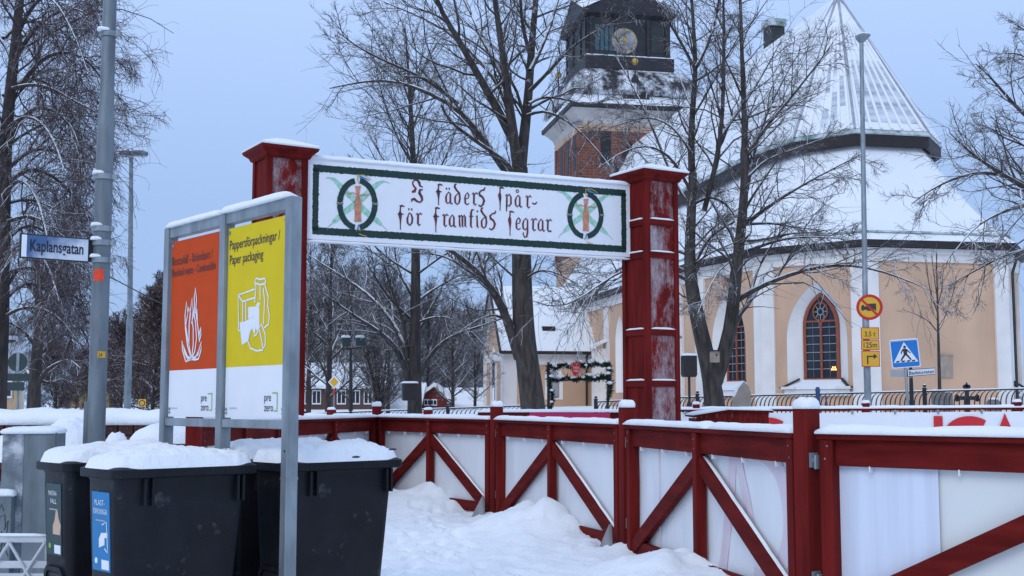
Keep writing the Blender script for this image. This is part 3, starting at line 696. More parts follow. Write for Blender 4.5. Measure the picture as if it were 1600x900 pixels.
for i in range(6):
    a = Vector((*POST[i], 0)); b = Vector((*POST[i + 1], 0)); u = (b - a).normalized(); L = (b - a).length
    t = thing('fence_section', (a + b) / 2, plb[i], 'fence panel', 'red fence panels of the near lane', math.atan2(u.y, u.x))
    F = Frame(a, u); g = .125                    # F.n points to the camera's side
    x0, x1 = g, L - g; zb = .045 if i not in (3, 4) else .03
    drop = [0, 0, 0, .0, .0, 0][i]
    zt_ = RAIL
    q = MB(); q.box(F, x0 + .10, x1 - .10, zt_ - .20, zt_ - .022, -.028, .018, .004); q.build('top_rail', M['red_h'], t)
    q = MB(); q.box(F, x0 - .015, x1 + .015, zt_ - .022, zt_ + .018, -.065, .065, .004); q.build('cap_rail', M['red_h'], t)
    q = MB(); q.box(F, x0 + .10, x1 - .10, zb, zb + .14, -.028, .018, .004); q.build('bottom_rail', M['red_h'], t)
    for (s0, s1) in ((x0, x0 + .10), (x1 - .10, x1)):
        q = MB(); q.box(F, s0, s1, zb - .02, zt_ - .022, -.045, .055, .005); q.build('stile', M['red'], t)
    m = L / 2
    q = MB(); q.box(F, m - .045, m + .045, zb - .03, zt_ - .026, -.03, .06, .005); q.build('centre_stile', M['red'], t)
    for sg in (-1, 1):
        e = x0 + .10 if sg < 0 else x1 - .10
        c = m + sg * .045
        p0 = (c, zt_ - .21); p1 = (e, zb + .15); dx, dz = p1[0] - p0[0], p1[1] - p0[1]; l = math.hypot(dx, dz); nx_, nz_ = -dz / l, dx / l
        if nz_ < 0: nx_, nz_ = -nx_, -nz_
        wv = .14 / abs(nz_)                       # vertical extent of the brace
        q = MB(); q.prism(F, [(p0[0], p0[1] - wv), (p0[0], p0[1]), (p1[0], p1[1]), (p1[0], p1[1] - wv)][::sg], -.026, .034); q.build('brace', M['red_h'], t)
        if sg > 0 or i == 5 or True:
            q = MB(); s_ = Vector(F.at(p0[0] + sg * .03, p0[1] - .02 * 0 + .002 - .03 * abs(dz / dx), .0)); e_ = Vector(F.at(p1[0], p1[1] + .002, 0)); 
            if sg > 0: snow_strip(q, s_ + F.n * -.012, e_ + F.n * -.012, .03, .013, .10, i * 3 + sg, [(.0, .1), (.33, .40), (.7, .74)], ov=.002); q.build('brace_snow', M['snow'], t, smooth=True)
    q = MB(); gaps = [] if i != 4 else [(.57, .60)]
    snow_strip(q, F.at(x0 - .02, zt_ + .015), F.at(x1 + .02, zt_ + .015), .14, [.05, .05, .05, .055, .055, .062][i], .09, i * 7.3, gaps); q.build('snow_cap', M['snow'], t, smooth=True)
    nl = 0
    for a_ in (x0 + .05, x1 - .05, m):
        for b_ in (zt_ - .07, zt_ - .15, zb + .07):
            q = MB(); q.disc(F, a_ + R.uniform(-.015, .015), b_ + R.uniform(-.01, .01), .006, .0555 if a_ != m else .0605, .059 if a_ != m else .064, 8); q.build('nail', M['galv'], t)
    for k in range(6):
        a_ = x0 + .35 + k * (x1 - x0 - .7) / 5
        if abs(a_ - m) < .1: continue
        q = MB(); q.box(F, a_ - .004, a_ + .004, zt_ - .235, zt_ - .195, -.03, .021); q.build('cable_tie', M['white'], t)
    # cloth stretched along the back of the panel, a slightly slack grid
    nx_, nz_ = 48, 12; z0, z1 = zb + .05, zt_ - .08; xa, xb = x0 + .05, x1 - .05
    grid = [[F.at(xa + (xb - xa) * k / nx_, z0 + (z1 - z0) * j / nz_, -.048 - .012 * math.sin(math.pi * j / nz_) * (1 + fbm(k * .35 + i * 9, j * .12)) - .006 * fbm(k * .8 + i, j * .06, 2)) for k in range(nx_ + 1)] for j in range(nz_ + 1)]
    q = MB(); q.loft(grid, cap=False, closed=False); q.build('banner_cloth', M['cloth'] if i != 5 else M['cloth_cream'], t, smooth=True)
    if i == 5:
        xs0, xs1 = x0 + .09, x0 + .80
        grid = [[F.at(xs0 + (xs1 - xs0) * k / 12, z0 + (z1 - z0) * j / 12, -.033 - .006 * math.sin(k * 1.9) + .004 * fbm(k, j * .1, 7)) for k in range(13)] for j in range(13)]
        q = MB(); q.loft(grid, cap=False, closed=False); M['cloth_blue'] = mat('bluish_thin_cloth', (.68, .73, .84), .5, var=.08, scale=2, stretch=(8, 8, .3)); q.build('thin_cloth', M['cloth_blue'], t, smooth=True)
    if i == 4:                                    # mirrored lettering of the other side showing through
        def cl_c(a, z): k = (a - xa) / (xb - xa) * nx_; j = (z - z0) / (z1 - z0) * nz_; return -.048 - .012 * math.sin(math.pi * min(1, max(0, j / nz_))) * (1 + fbm(k * .35 + i * 9, j * .12)) - .006 * fbm(k * .8 + i, j * .06, 2) + .004
        def print_on(pts, n=10):
            q = MB(); rows = []
            for (a, b) in zip(pts[:-1], pts[1:]):
                for k in range(n + 1):
                    f = k / n; x = a[0] + (b[0] - a[0]) * f; y = a[1] + (b[1] - a[1]) * f; w = a[2] + (b[2] - a[2]) * f; dx, dy = b[0] - a[0], b[1] - a[1]; d = math.hypot(dx, dy)
                    rows.append([F.at(x - dy / d * w * g, y + dx / d * w * g, cl_c(x - dy / d * w * g, y + dx / d * w * g)) for g in (-.5, -.25, 0, .25, .5)])
            q.loft(rows, cap=False, closed=False); q.build('faint_lettering', M['ghost'], t)
        print_on([(m + .33, z0 + .04, .17), (m + .60, z1 - .06, .15)]); print_on([(m + .97, z0 + .3, .16), (m + .66, z1 - .06, .14)])
        print_on([(m + 1.05 + .52 * math.cos(a), (z0 + z1) / 2 + .02 + .50 * math.sin(a), .18) for a in [math.radians(d) for d in range(-100, 102, 10)]], 2)
        q = MB(); q.box(F, x0 + .72, x0 + .725, z0, z1, -.045, -.034); q.build('cloth_seam', M['ghost'], t)
# bent sheet-metal feet standing at two posts
for k, i in enumerate((3, 4)):
    x, y = POST[i]; u = (Vector(POST[i - 1]) - Vector(POST[i])).normalized(); u = Vector((u.x, u.y, 0)); n = Vector((-u.y, u.x, 0))
    if n.y > 0: n = -n
    o = Vector((x, y, 0)) + n * .14 + u * .06
    b = MB(); w = .32; hh = .30
    b.loft([[o, o + u * w, o + u * .02 + Vector((0, 0, hh))], [o + n * .03, o + u * w + n * .03, o + u * .02 + n * .03 + Vector((0, 0, hh))]])
    ob = b.build('metal_foot', M['concrete'])
    tag(ob, ['grey triangular metal foot at the post left of the snow bank', 'grey triangular metal foot at the foot of the post before the gate pillar'][k], 'fence foot', 'metal feet of the red fence')
# ---------------------------------------------------------------- waste bins
E1 = Vector((.73, .68, 0)).normalized(); BZ = math.atan2(E1.y, E1.x)
def rrect(F, a0, a1, b0, b1, c, r, n=4):
    pts = []
    for (cx, cy, s) in ((a1 - r, b1 - r, 0), (a0 + r, b1 - r, 1), (a0 + r, b0 + r, 2), (a1 - r, b0 + r, 3)):
        for k in range(n + 1): a = math.pi / 2 * (s + k / n); pts.append(F.at(cx + r * math.cos(a), cy + r * math.sin(a), c))
    return pts
def make_bin(A, label, seed, sticker=None, dirt=True):
    A = Vector((*A, 0)); t = thing('wheelie_bin', A, label, 'waste bin', 'dark waste bins under the sorting sign', BZ)
    F = Frame(A, E1, Vector((-E1.y, E1.x, 0))); D, Wd, HR = .90, .47, 1.085     # a depth, b width, c up
    q = MB(); rings = []
    for (z, ia, ib, sh) in ((.06, .14, .085, .0), (.09, .115, .07, 0), (.60, .075, .05, 0), (1.0, .045, .035, 0), (1.06, .045, .035, 0), (HR, .03, .025, 0)):
        rings.append(rrect(F, ia * .6, D - ia * 1.1, ib, Wd - ib, z, .06))
    q.loft(rings); body = q.build('body', M['bin'], t, angle=40)
    q = MB(); q.loft([rrect(F, .0, D, 0, Wd, HR - .002, .05), rrect(F, -.012, D + .012, -.012, Wd + .012, HR + .004, .055), rrect(F, -.012, D + .012, -.012, Wd + .012, HR + .05, .055), rrect(F, .01, D - .01, .01, Wd - .01, HR + .062, .05), rrect(F, .10, D - .10, .10, Wd - .10, HR + .095, .05)]); q.build('lid', M['bin'], t, angle=35)
    for a in (D * .20, D * .255, D * .86, D * .90):
        q = MB(); q.box(F, a - .008, a + .008, .0, .05, .93, HR - .005); q.build('rib', M['bin'], t)
    G = Frame(F.at(.072, Wd - .045, 0), -F.v, Vector((0, 0, 1)) - E1 * .046)     # the narrow front, u from its left edge to its right
    gp_ = lambda z: .012 + (.045 - .02) * 0 + .045 * (1.0 - z)
    q = MB(); q.prism(G, [(.05, .06), (.33, .06), (.33, .45), (.29, .49), (.09, .49), (.05, .45)], -.03, .016, holes=[[(.08, .09), (.30, .09), (.30, .43), (.28, .46), (.10, .46), (.08, .43)]]); q.build('grip_frame', M['bin'], t)
    q = MB(); q.face([G.at(.08, .09, .003), G.at(.30, .09, .003), G.at(.30, .45, .003), G.at(.08, .45, .003)]); q.build('grip_recess', M['black'], t)
    for b_ in (.06, Wd - .06):
        q = MB(); W_ = Frame(F.at(D - .12, b_, .1), F.u); q.disc(W_, 0, 0, .1, -.03, .03, 20); q.build('wheel', M['black'], t)
    # snow on the lid: a grid with rounded shoulders
    nx_, ny_ = 40, 26; Vg = []
    lo = HR + .052
    for j in range(ny_ + 1):
        for i in range(nx_ + 1):
            u, v = i / nx_ * 2 - 1, j / ny_ * 2 - 1
            l = (abs(u) ** 5 + abs(v) ** 5) ** .2; m = max(abs(u), abs(v)); k = m / l if l > 0 else 1
            uu, vv = u * k, v * k
            e = (1 - min(1, m) ** 3.2); a = D / 2 + uu * (D / 2 + .015); b_ = Wd / 2 + vv * (Wd / 2 + .015)
            hgt = .022 + .090 * e ** .6 * (1 + .35 * fbm(uu * 1.3 + seed, vv * 1.1, seed)) + .014 * fbm(uu * 5 + seed, vv * 5, seed)
            if m > .999: hgt = 0
            if dirt and m < .97: hgt += .022 * max(0, fbm(uu * 11, vv * 11, seed)) * (1 if vv < -.1 else .3)
            Vg.append(F.at(a, b_, lo + hgt))
    idx_ = np.arange((nx_ + 1) * (ny_ + 1)).reshape(ny_ + 1, nx_ + 1)
    np_mesh('snow_cap', np.array([tuple(p) for p in Vg]), np.stack([idx_[:-1, :-1], idx_[:-1, 1:], idx_[1:, 1:], idx_[1:, :-1]], -1).reshape(-1, 4), M['snow_dirty'], t)
    if sticker:
        q = MB(); x0, x1, z0, z1 = .075, .30, .56, 1.005
        tilt = Frame(G.at(0, 0, 0), G.u, Vector((0, 0, 1)) + G.n * -0.0)
        c = .004
        q.box(G, x0, x1, z0, z1, -.035, c); st = q.build('sticker', M[sticker[0]], t)
        text(G, sticker[1], x0 + .04, z1 - .075, c + .002, .13, .030, M['white'], 'sticker_title', st)
        text(G, sticker[2], x0 + .02 if len(sticker[2]) > 6 else x0 + .07, z1 - .125, c + .002, .18 if len(sticker[2]) > 6 else .09, .030, M['white'], 'sticker_title', st)
        q = MB(); q.box(G, x0 + .05, x0 + .17, z1 - .165, z1 - .157, c - .001, c + .002)
        q.build('sticker_rule', M['ink_grey'], st)
        q = MB(); q.box(G, x0 + .12, x1 - .012, z0 + .012, z0 + .065, c - .002, c + .002); q.build('sticker_code_field', M['white'], st)
        q = MB()
        if sticker[0] == 'sticker_blue':
            q.prism(G, [(x0 + .09, z0 + .13), (x0 + .16, z0 + .15), (x0 + .16, z0 + .19), (x0 + .20, z0 + .19), (x0 + .20, z0 + .22), (x0 + .12, z0 + .215), (x0 + .09, z0 + .18)], c - .001, c + .002)
            q.ribbon(G, [(x0 + .13, z0 + .26, .008), (x0 + .19, z0 + .28, .008), (x0 + .20, z0 + .14, .008), (x0 + .20, z0 + .11, .008), (x0 + .16, z0 + .13, .008)], c, .002)
            q.build('sticker_drawing', M['white'], st)
        else:
            q.prism(G, [(x0 + .10, z0 + .13), (x0 + .21, z0 + .13), (x0 + .22, z0 + .19), (x0 + .19, z0 + .23), (x0 + .17, z0 + .29), (x0 + .15, z0 + .28), (x0 + .13, z0 + .22), (x0 + .10, z0 + .18)], c - .001, c + .002); q.build('sticker_drawing', M['skin_print'], st)
        q = MB(); q.disc(G, x0 + .05, z0 + .055, .017, c - .001, c + .002, 16); q.build('sticker_dot', M['lime'] if sticker[0] != 'sticker_blue' else M['white'], st)
    return t
make_bin((-2.20, 6.82), 'front dark bin with a blue sticker and a thick snow cap on its lid', 1.3, ('sticker_blue', 'PLAST-', 'FÖRPACKNINGAR'))
make_bin((-2.745, 7.56), 'leftmost dark bin with a dark green sticker under a smooth snow cap', 4.1, ('sticker_green', 'MATAV-', 'FALL'), False)
make_bin((-1.385, 7.56), 'right dark bin without sticker behind the right leg of the waste sign', 8.7)
make_bin((-1.82, 8.05), 'dark bin half hidden between the front bin and the sign leg', 12.9)
# dead leaves lying in the snow of the lids
for k, (px, py, Y) in enumerate(((347, 703, 7.40), (613, 702, 8.0), (556, 714, 7.8))):
    c = P(px, py, Y); q = MB()
    q.prism(Frame(c, (1, .3, 0), (.1, .75, .35)), [(-.024, 0), (-.012, -.010), (0, -.006), (.012, -.012), (.028, .002), (.010, .008), (.0, .012), (-.014, .008)], -.003, .003)
    tag(q.build('dead_leaf', M['black']), ['dark leaf in the snow at the right corner of the front bin lid', 'dark leaf at the far right of the right bin lid', 'dark leaf in the snow in the middle of the right bin lid'][k], 'leaf', 'dead leaves on the bins')
# ---------------------------------------------------------------- waste sorting sign on its frame
pR = P(453.5, 640, 7.40); pL = P(260.5, 640, 7.40 * 1.185); pR.z = pL.z = 0
BF = Frame((pL.x, pL.y, 0), pR - pL); BL = (pR - pL).length
zT = P(455, 308, 7.4).z; zB = P(455, 671, 7.4).z
t = thing('waste_sorting_sign', BF.at(BL / 2, 0), 'galvanised double sign with an orange and a yellow sorting panel above the bins', 'sign', rz=math.atan2(BF.u.y, BF.u.x))
hw = .036
for k, a in enumerate((0, BL / 2, BL)):
    q = MB(); q.box(BF, a - hw, a + hw, -.1 if k else .0, zT + .002, -.04, .04, .006)
    if k == 2: q.box(BF, a - hw - .001, a + hw + .001, zB - .3, zB - .285, -.041, .041)
    lg = q.build('leg', M['galv'], t)
    if k != 1:
        q = MB(); q.disc(Frame(BF.at(a + .012, zB - .13, .04), BF.u), 0, 0, .007, 0, .004, 10); q.build('bolt_hole', M['black'], lg)
for (a0, a1) in ((hw, BL / 2 - hw), (BL / 2 + hw, BL - hw)):
    q = MB(); q.box(BF, a0, a1, zT - .075, zT, -.03, .03, .005); q.build('top_rail', M['galv'], t)
    q = MB(); q.box(BF, a0, a1, zB, zB + .055, -.03, .03, .005); q.build('bottom_rail', M['galv'], t)
q = MB(); snow_strip(q, BF.at(.0, zT), BF.at(BL / 2 - .06, zT), .085, .045, .05, 3.3); snow_strip(q, BF.at(BL / 2 - .02, zT), BF.at(BL - .03, zT), .085, .05, .05, 6.3); q.build('snow_cap', M['snow'], t, smooth=True)
PC = .012
for k, (a0, a1, mcol) in enumerate(((hw + .018, BL / 2 - hw - .012, 'orange'), (BL / 2 + hw + .012, BL - hw - .012, 'yellow'))):
    z0, z1 = zB + .065, zT - .105; zm = BF.on((313, 401)[k], (577, 572)[k])[1]
    q = MB(); q.box(BF, a0, a1, z0, zm, -.004, PC); pn = q.build('panel', M['white'], t); pn['label'] = ('white lower half of the left sorting panel', 'white lower half of the right sorting panel')[k]
    q = MB(); q.box(BF, a0, a1, zm, z1, -.004, PC); pc = q.build('panel', M[mcol], t); pc['label'] = ('orange residual waste panel', 'yellow paper packaging panel')[k]
    w = a1 - a0; ink = M['ink_brown'] if k == 0 else M['ink']
    if k == 0:
        l1 = BF.on(272, 416); l2 = BF.on(272, 431)
        text(BF, 'Restavfall - Brännbart /', l1[0], l1[1], PC + .003, w * .82, .062, ink, 'lettering', pc, bold=.004); text(BF, 'Residual waste - Combustible', l2[0], l2[1] - .01, PC + .003, w * .88, .056, ink, 'lettering', pc, bold=.004)
    else:
        l1 = BF.on(362, 391); l2 = BF.on(362, 414)
        text(BF, 'Pappersförpackningar /', l1[0], l1[1], PC + .003, w * .855, .062, ink, 'lettering', pc, bold=.002); text(BF, 'Paper packaging', l2[0], l2[1], PC + .003, w * .58, .062, ink, 'lettering', pc, bold=.002)
    lg = BF.on((317, 416)[k], (628, 628)[k])
    text(BF, 'pre', lg[0], lg[1] + .005, PC + .003, .085, .05, M['ink'], 'logo', pn); text(BF, 'zero', lg[0], lg[1] - .058, PC + .003, .115, .05, M['ink'], 'logo', pn)
    q = MB(); q.ribbon(BF, [(lg[0] + .105, lg[1] + .055, .007), (lg[0] + .165, lg[1] + .055, .007)], PC + .002); q.ribbon(BF, [(lg[0] + .165, lg[1] + .058, .007), (lg[0] + .165, lg[1] - .05, .007)], PC + .002); q.ribbon(BF, [(lg[0] + .168, lg[1] - .055, .007), (lg[0] + .125, lg[1] - .055, .007)], PC + .002); q.build('logo_bracket', M['lime'], pn)
    text(BF, 'prezero.se', BF.on((270, 362)[k], 639)[0], BF.on((270, 362)[k], 639)[1], PC + .003, .10, .016, M['ink_grey'], 'web_address', pn)
    q = MB()
    for a in (a0 + .025, a1 - .02): q.disc(BF, a, z0 + .055, .010, PC, PC + .008, 10); q.disc(BF, a, z0 + .030, .008, PC, PC + .008, 10)
    for a in (a0 + .02, a1 - .02): q.disc(BF, a, z1 - .03, .011, PC, PC + .008, 10)
    q.build('screw', M['galv'], pn)
    q = MB()
    if k == 0:
        def tr(pts, w): return [(*BF.on(255 + x / 3.913, 350 + y / 3.913), w) for x, y in pts]
        ww = .0135
        for s in ([(150, 840), (130, 770), (127, 715), (135, 745), (160, 810), (185, 828)], [(185, 828), (160, 740), (148, 640), (146, 560), (155, 475), (163, 545), (150, 620), (168, 745)], [(168, 745), (170, 620), (178, 540), (189, 455), (196, 530), (187, 610)],
                  [(190, 590), (205, 520), (202, 450), (208, 392), (216, 460), (211, 530), (222, 610), (232, 700)], [(232, 710), (234, 660), (241, 632), (243, 680), (232, 720)], [(185, 828), (205, 780), (216, 700), (210, 600), (200, 545)], [(185, 828), (225, 800), (246, 720), (244, 770), (228, 825), (205, 830), (185, 826), (150, 842)], [(150, 842), (170, 830), (185, 828)],
                  [(185, 828), (170, 740), (172, 620), (180, 545), (168, 510), (160, 570)], [(185, 828), (196, 740), (196, 640), (190, 590)], [(127, 715), (145, 790), (165, 830)], [(246, 720), (228, 780), (205, 826)], [(205, 545), (218, 520), (222, 600)]): q.ribbon(BF, tr(s, ww), PC, .003)
        q.build('flame_drawing', M['white'], pc)
    else:
        def tr(pts, w): return [(*BF.on(340 + x / 3.75, 320 + y / 3.75), w) for x, y in pts]
        ww = .012
        for s in ([(230, 495), (133, 530), (135, 735), (145, 738)], [(133, 530), (160, 568), (230, 545)], [(160, 568), (160, 690)], [(178, 560), (178, 680)], [(230, 575), (238, 480), (230, 455), (238, 432), (262, 438), (288, 432), (296, 455), (290, 470), (310, 540), (306, 590), (316, 650), (312, 700), (285, 722)], [(232, 458), (262, 470), (292, 462)],
                  [(262, 480), (262, 560)], [(280, 490), (288, 560), (282, 700)],
                  [(195, 770), (190, 800), (205, 840), (240, 856), (275, 852), (292, 820), (292, 760), (270, 700), (258, 720), (240, 760), (225, 770)], [(255, 720), (270, 790), (280, 850)], [(195, 770), (205, 735), (218, 722)]): q.ribbon(BF, tr(s, ww), PC, .003)
        for poly in ([(140, 690), (175, 683), (205, 665), (225, 655), (238, 700), (228, 760), (214, 722), (195, 750), (188, 800), (155, 822)], [(192, 600), (255, 595), (255, 720), (240, 740), (232, 680), (220, 655), (192, 670)], [(235, 592), (250, 570), (262, 580), (250, 598)]):
            q.prism(BF, [BF.on(340 + x / 3.75, 320 + y / 3.75) for x, y in poly], PC - .001, PC + .003)
        q.build('packaging_drawing', M['white'], pc)
# ---------------------------------------------------------------- galvanised street pole with its street sign
PX = gp(148, 11.5); PX.x = P(151.5, 625, 11.5).x
t = thing('street_pole', (PX.x, 11.5, 0), 'tall tapered galvanised pole with clamps and an orange sticker beside the brick wall', 'pole')
zk = zt(168, 11.5)
q = MB(); q.tube([(PX.x, 11.5, -.1), (PX.x, 11.5, zk - .15), (PX.x, 11.5, zk + .1), (PX.x, 11.5, 9.0)], [.086, .080, .067, .056], 24); q.build('shaft', M['galv_d'], t, angle=40)
def ring_clamp(py, lug, snow=True):
    z = zt(py, 11.5); r = .082 if py > 170 else .068; q = MB(); q.tube([(PX.x, 11.5, z - .026), (PX.x, 11.5, z + .026)], r + .012, 20)
    q.box(Frame((PX.x, 11.5, z), (1, -.15, 0), (.15, 1, 0)), r - .01, r + lug, -.02, .02, -.022, .022); q.box(Frame((PX.x, 11.5, z), (1, 0, 0), (0, 1, 0)), -r - .02, -r + .02, -.02, .02, -.02, .02); c = q.build('clamp', M['galv'], t)
    if snow: q = MB(); snow_cap(q, (PX.x - .035, 11.5 - .055, z + .022), .055, .045, .035, .4, 5, py); q.build('clamp_snow', M['snow'], c, smooth=True)
for py, lug in ((54, .06), (277, .055), (358, .03), (380, .05), (407, .05)): ring_clamp(py, lug)
q = MB(); Fp = Frame((PX.x, 11.5, 0), (1, .25, 0)); q.box(Fp, -.112, -.075, .0, zt(627, 11.5), -.07, .03, .004); q.build('cable_cover', M['galv_d'], t)
def on_pole(px0, px1, py0, py1, m, name, txt=None):
    z0, z1 = zt(py1, 11.5), zt(py0, 11.5); r = .081 if py0 < 500 else .0845; n = 6
    def ang(px): return math.asin(max(-1, min(1, (P(px, (py0 + py1) / 2, 11.5).x - PX.x) / r)))
    a0, a1 = ang(px0), ang(px1); view = math.atan2(-PX.x, 11.5)   # towards the camera
    q = MB(); q.loft([[Vector((PX.x + (r + .002) * math.sin(a0 + (a1 - a0) * k / n + view * .0), 11.5 - (r + .002) * math.cos(a0 + (a1 - a0) * k / n), z)) for k in range(n + 1)] for z in (z0, z1)], cap=False, closed=False); return q.build(name, m, t)
st = on_pole(150.5, 165.5, 422, 440, M['sticker_orange'], 'sticker')
pl_ = on_pole(157, 166.5, 549.5, 559.5, M['sign_yellow'], 'number_plate')
a = .55; F24 = Frame((PX.x + .0865 * math.sin(a), 11.5 - .0865 * math.cos(a), 0), (math.cos(a), math.sin(a), 0)); text(F24, '24', -.022, zt(558.3, 11.5), .002, .036, .042, M['ink'], 'plate_number', pl_)
# the street sign, fixed to the pole, reaching left and slightly towards the camera
sL = P(33, 387, 11.05); sR = P(137, 391, 11.42)
t2 = thing('street_sign', (sL + sR) / 2, 'frosted street name sign Kaplansgatan clamped to the galvanised pole', 'street sign', rz=math.atan2(sR.y - sL.y, sR.x - sL.x))
SF = Frame(Vector((sL.x, sL.y, 0)), Vector((sR.x - sL.x, sR.y - sL.y, 0))); SL = (Vector((sR.x, sR.y, 0)) - SF.o).length
z0 = zt(405, 11.25); z1 = zt(371, 11.25)
q = MB(); q.box(SF, -.012, SL + .012, z0 - .012, z1 + .012, -.03, .008, .004); q.build('frame', M['black'], t2)
mm = M['navy_frost']; 
fr_ = mat('frosted_sign_face', (.03, .06, .17), .5, var=0, scale=7, col2=(.50, .58, .70), snow='dust', dscale=3.0, dth=.50); M['navy_frost'] = fr_
N_ = fr_.node_tree.nodes; L_ = fr_.node_tree.links      # rime grows from the right and lower edges
b_ = N_['Principled BSDF']; gen = N_.new('ShaderNodeTexCoord'); sp_ = N_.new('ShaderNodeSeparateXYZ'); L_.new(gen.outputs['Generated'], sp_.inputs[0])
nz_ = N_.new('ShaderNodeTexNoise'); nz_.inputs['Scale'].default_value = 7; nz_.inputs['Detail'].default_value = 6; L_.new(gen.outputs['Object'], nz_.inputs['Vector'])
ma = N_.new('ShaderNodeMath'); ma.operation = 'MULTIPLY_ADD'; ma.inputs[1].default_value = 1.3; L_.new(nz_.outputs[0], ma.inputs[0]); L_.new(sp_.outputs['X'], ma.inputs[2])
mb_ = N_.new('ShaderNodeMath'); mb_.operation = 'MULTIPLY_ADD'; mb_.inputs[1].default_value = -.55; L_.new(sp_.outputs['Z'], mb_.inputs[0]); L_.new(ma.outputs[0], mb_.inputs[2])
mr_ = N_.new('ShaderNodeMapRange'); mr_.inputs[1].default_value = .50; mr_.inputs[2].default_value = 1.35; L_.new(mb_.outputs[0], mr_.inputs[0])
mx_ = N_.new('ShaderNodeMix'); mx_.data_type = 'RGBA'; mx_.inputs[6].default_value = (.06, .12, .26, 1); mx_.inputs[7].default_value = (.66, .71, .77, 1); L_.new(mr_.outputs[0], mx_.inputs[0]); L_.new(mx_.outputs[2], b_.inputs['Base Color'])
q = MB(); q.box(SF, 0, SL, z0, z1, 0, .012); fc = q.build('face', fr_, t2)
q = MB(); q.box(SF, 0, .045, z0, z1, .005, .0135); q.build('frost_edge', M['snow'], t2)
text(SF, 'Kaplansgatan', .075, z0 + .060, .016, SL - .12, .105, M['ink_navy'] if 'ink_navy' in M else M.setdefault('ink_navy', mat('navy_ink', (.008, .012, .035), .5)), 'street_name', fc, bold=.014)
q = MB(); q.box(SF, SL + .012, SL + .14, z0 + .0, z1 - .0, -.04, -.01); q.build('bracket', M['black'], t2)
# thin cable from the pole to the gate pillar
q = MB(); c0_ = Vector((PX.x + .08, 11.5, zt(432, 11.5))); c1_ = P(386, 512, 17.0); pts = [c0_.lerp(c1_, k / 12) + Vector((0, 0, -.10 * math.sin(math.pi * k / 12))) for k in range(13)]; q.tube(pts, .006, 5)
tag(q.build('overhead_cable', M['black']), 'thin dark cable slanting down from the galvanised pole behind the waste sign', 'cable')
# ---------------------------------------------------------------- old brick wall with a deep snow cap
t = thing('brick_wall', (-5.0, 14.0, 0), 'low old red brick wall under deep snow behind the street pole', 'wall')
zc = zt(662, 14.0); WY = 14.0; x0w, x1w = -8.2, -3.70
BM = [mat('wall_brick_%d' % k, c, .9, var=.45, scale=9, bump=.5, bscale=25, snow='dust', dscale=5, dth=.64) for k, c in enumerate(((.16, .045, .028), (.12, .035, .026), (.075, .028, .024)))]
q = MB(); q.box(WF, x0w + .03, x1w - .03, WY + .05, WY + .5, -.1, zc - .01); q.build('mortar_core', M['concrete'], t)
bw, bh = .185, .13; bmeshes = []
for k in range(6):
    q = MB(); q.box(Frame((0, 0, 0), (1, 0, 0)), -.088, .088, -.059, .059, -.05, .045 + .012 * (k % 3), .01)
    o = q.build('brick', BM[k % 3]); bmeshes.append(o.data); bpy.data.objects.remove(o)
for r in range(6):
    zz = zc - .07 - r * bh; nb = int((x1w - x0w) / bw)
    for k in range(nb):
        if r > 4 and k < nb * .55: continue
        if len([1 for c in bpy.data.objects if c.parent == t and c.name.startswith('brick')]) > 290: break
        o = bpy.data.objects.new('brick', bmeshes[R.randrange(6)]); COL.objects.link(o); o.parent = t
        o.location = Vector((x0w + (k + .5 + (.5 if r % 2 else 0)) * bw, WY + .02 + R.uniform(-.012, .012), zz)) - t.location
        o.rotation_euler = (R.uniform(-.03, .03), R.uniform(-.03, .03), R.uniform(-.03, .03)); o.scale = (R.uniform(.95, 1.0), 1, R.uniform(.95, 1.0))
q = MB(); snow_strip(q, (x0w - .05, WY + .24, zc - .015), (x1w + .05, WY + .24, zc - .015), .58, .185, .08, 5.5, ov=.02); q.build('snow_cap', M['snow'], t, smooth=True)
def heap(name, c, rx, ry, h, label, seed, cat='snow heap', n=26, flat=3.0):
    Vg = []; 
    for j in range(n + 1):
        for i in range(n + 1):
            u, v = i / n * 2 - 1, j / n * 2 - 1; l = math.hypot(u, v); m = max(abs(u), abs(v)); k = m / l if l else 1; u, v = u * k, v * k; r = min(1, math.hypot(u, v))
            Vg.append((c[0] + u * rx * (1 + .2 * fbm(u + seed, v, 1)), c[1] + v * ry, c[2] + h * (1 - r ** flat) * (1 + .22 * fbm(u * 1.6 + seed, v * 1.6, seed)) + .015 * fbm(u * 6, v * 6, seed) - (.02 if r > .99 else 0)))
    ix = np.arange((n + 1) ** 2).reshape(n + 1, n + 1)
    o = np_mesh(name, np.array(Vg), np.stack([ix[:-1, :-1], ix[:-1, 1:], ix[1:, 1:], ix[1:, :-1]], -1).reshape(-1, 4), M['snow']); tag(o, label, cat, 'heaps of snow by the brick wall'); return o
heap('snow_heap', (P(98, 690, 13.4).x, 13.55, zt(694, 13.4)), .32, .34, zt(655, 13.4) - zt(694, 13.4), 'tall heap of snow leaning on the brick wall beside the cabinet', 2)
heap('snow_heap', (P(250, 690, 13.3).x, 13.5, zt(690, 13.3)), .40, .40, zt(664, 13.3) - zt(690, 13.3), 'rounded heap of snow at the brick wall left of the waste sign', 5)
heap('snow_heap', (P(128, 690, 13.5).x, 13.6, zt(690, 13.4)), .12, .2, zt(668, 13.4) - zt(690, 13.4), 'small lump of snow on the brick wall near the pole', 8)
heap('snow_heap', (P(178, 690, 13.5).x, 13.6, zt(692, 13.4)), .12, .2, zt(677, 13.4) - zt(692, 13.4), 'small lump of snow at the brick wall just right of the pole', 9)
heap('snow_heap', (P(-12, 700, 13.0).x, 13.4, zt(720, 13.0)), .45, .4, zt(684, 13.0) - zt(720, 13.0), 'heap of snow at the left edge before the brick wall', 12)
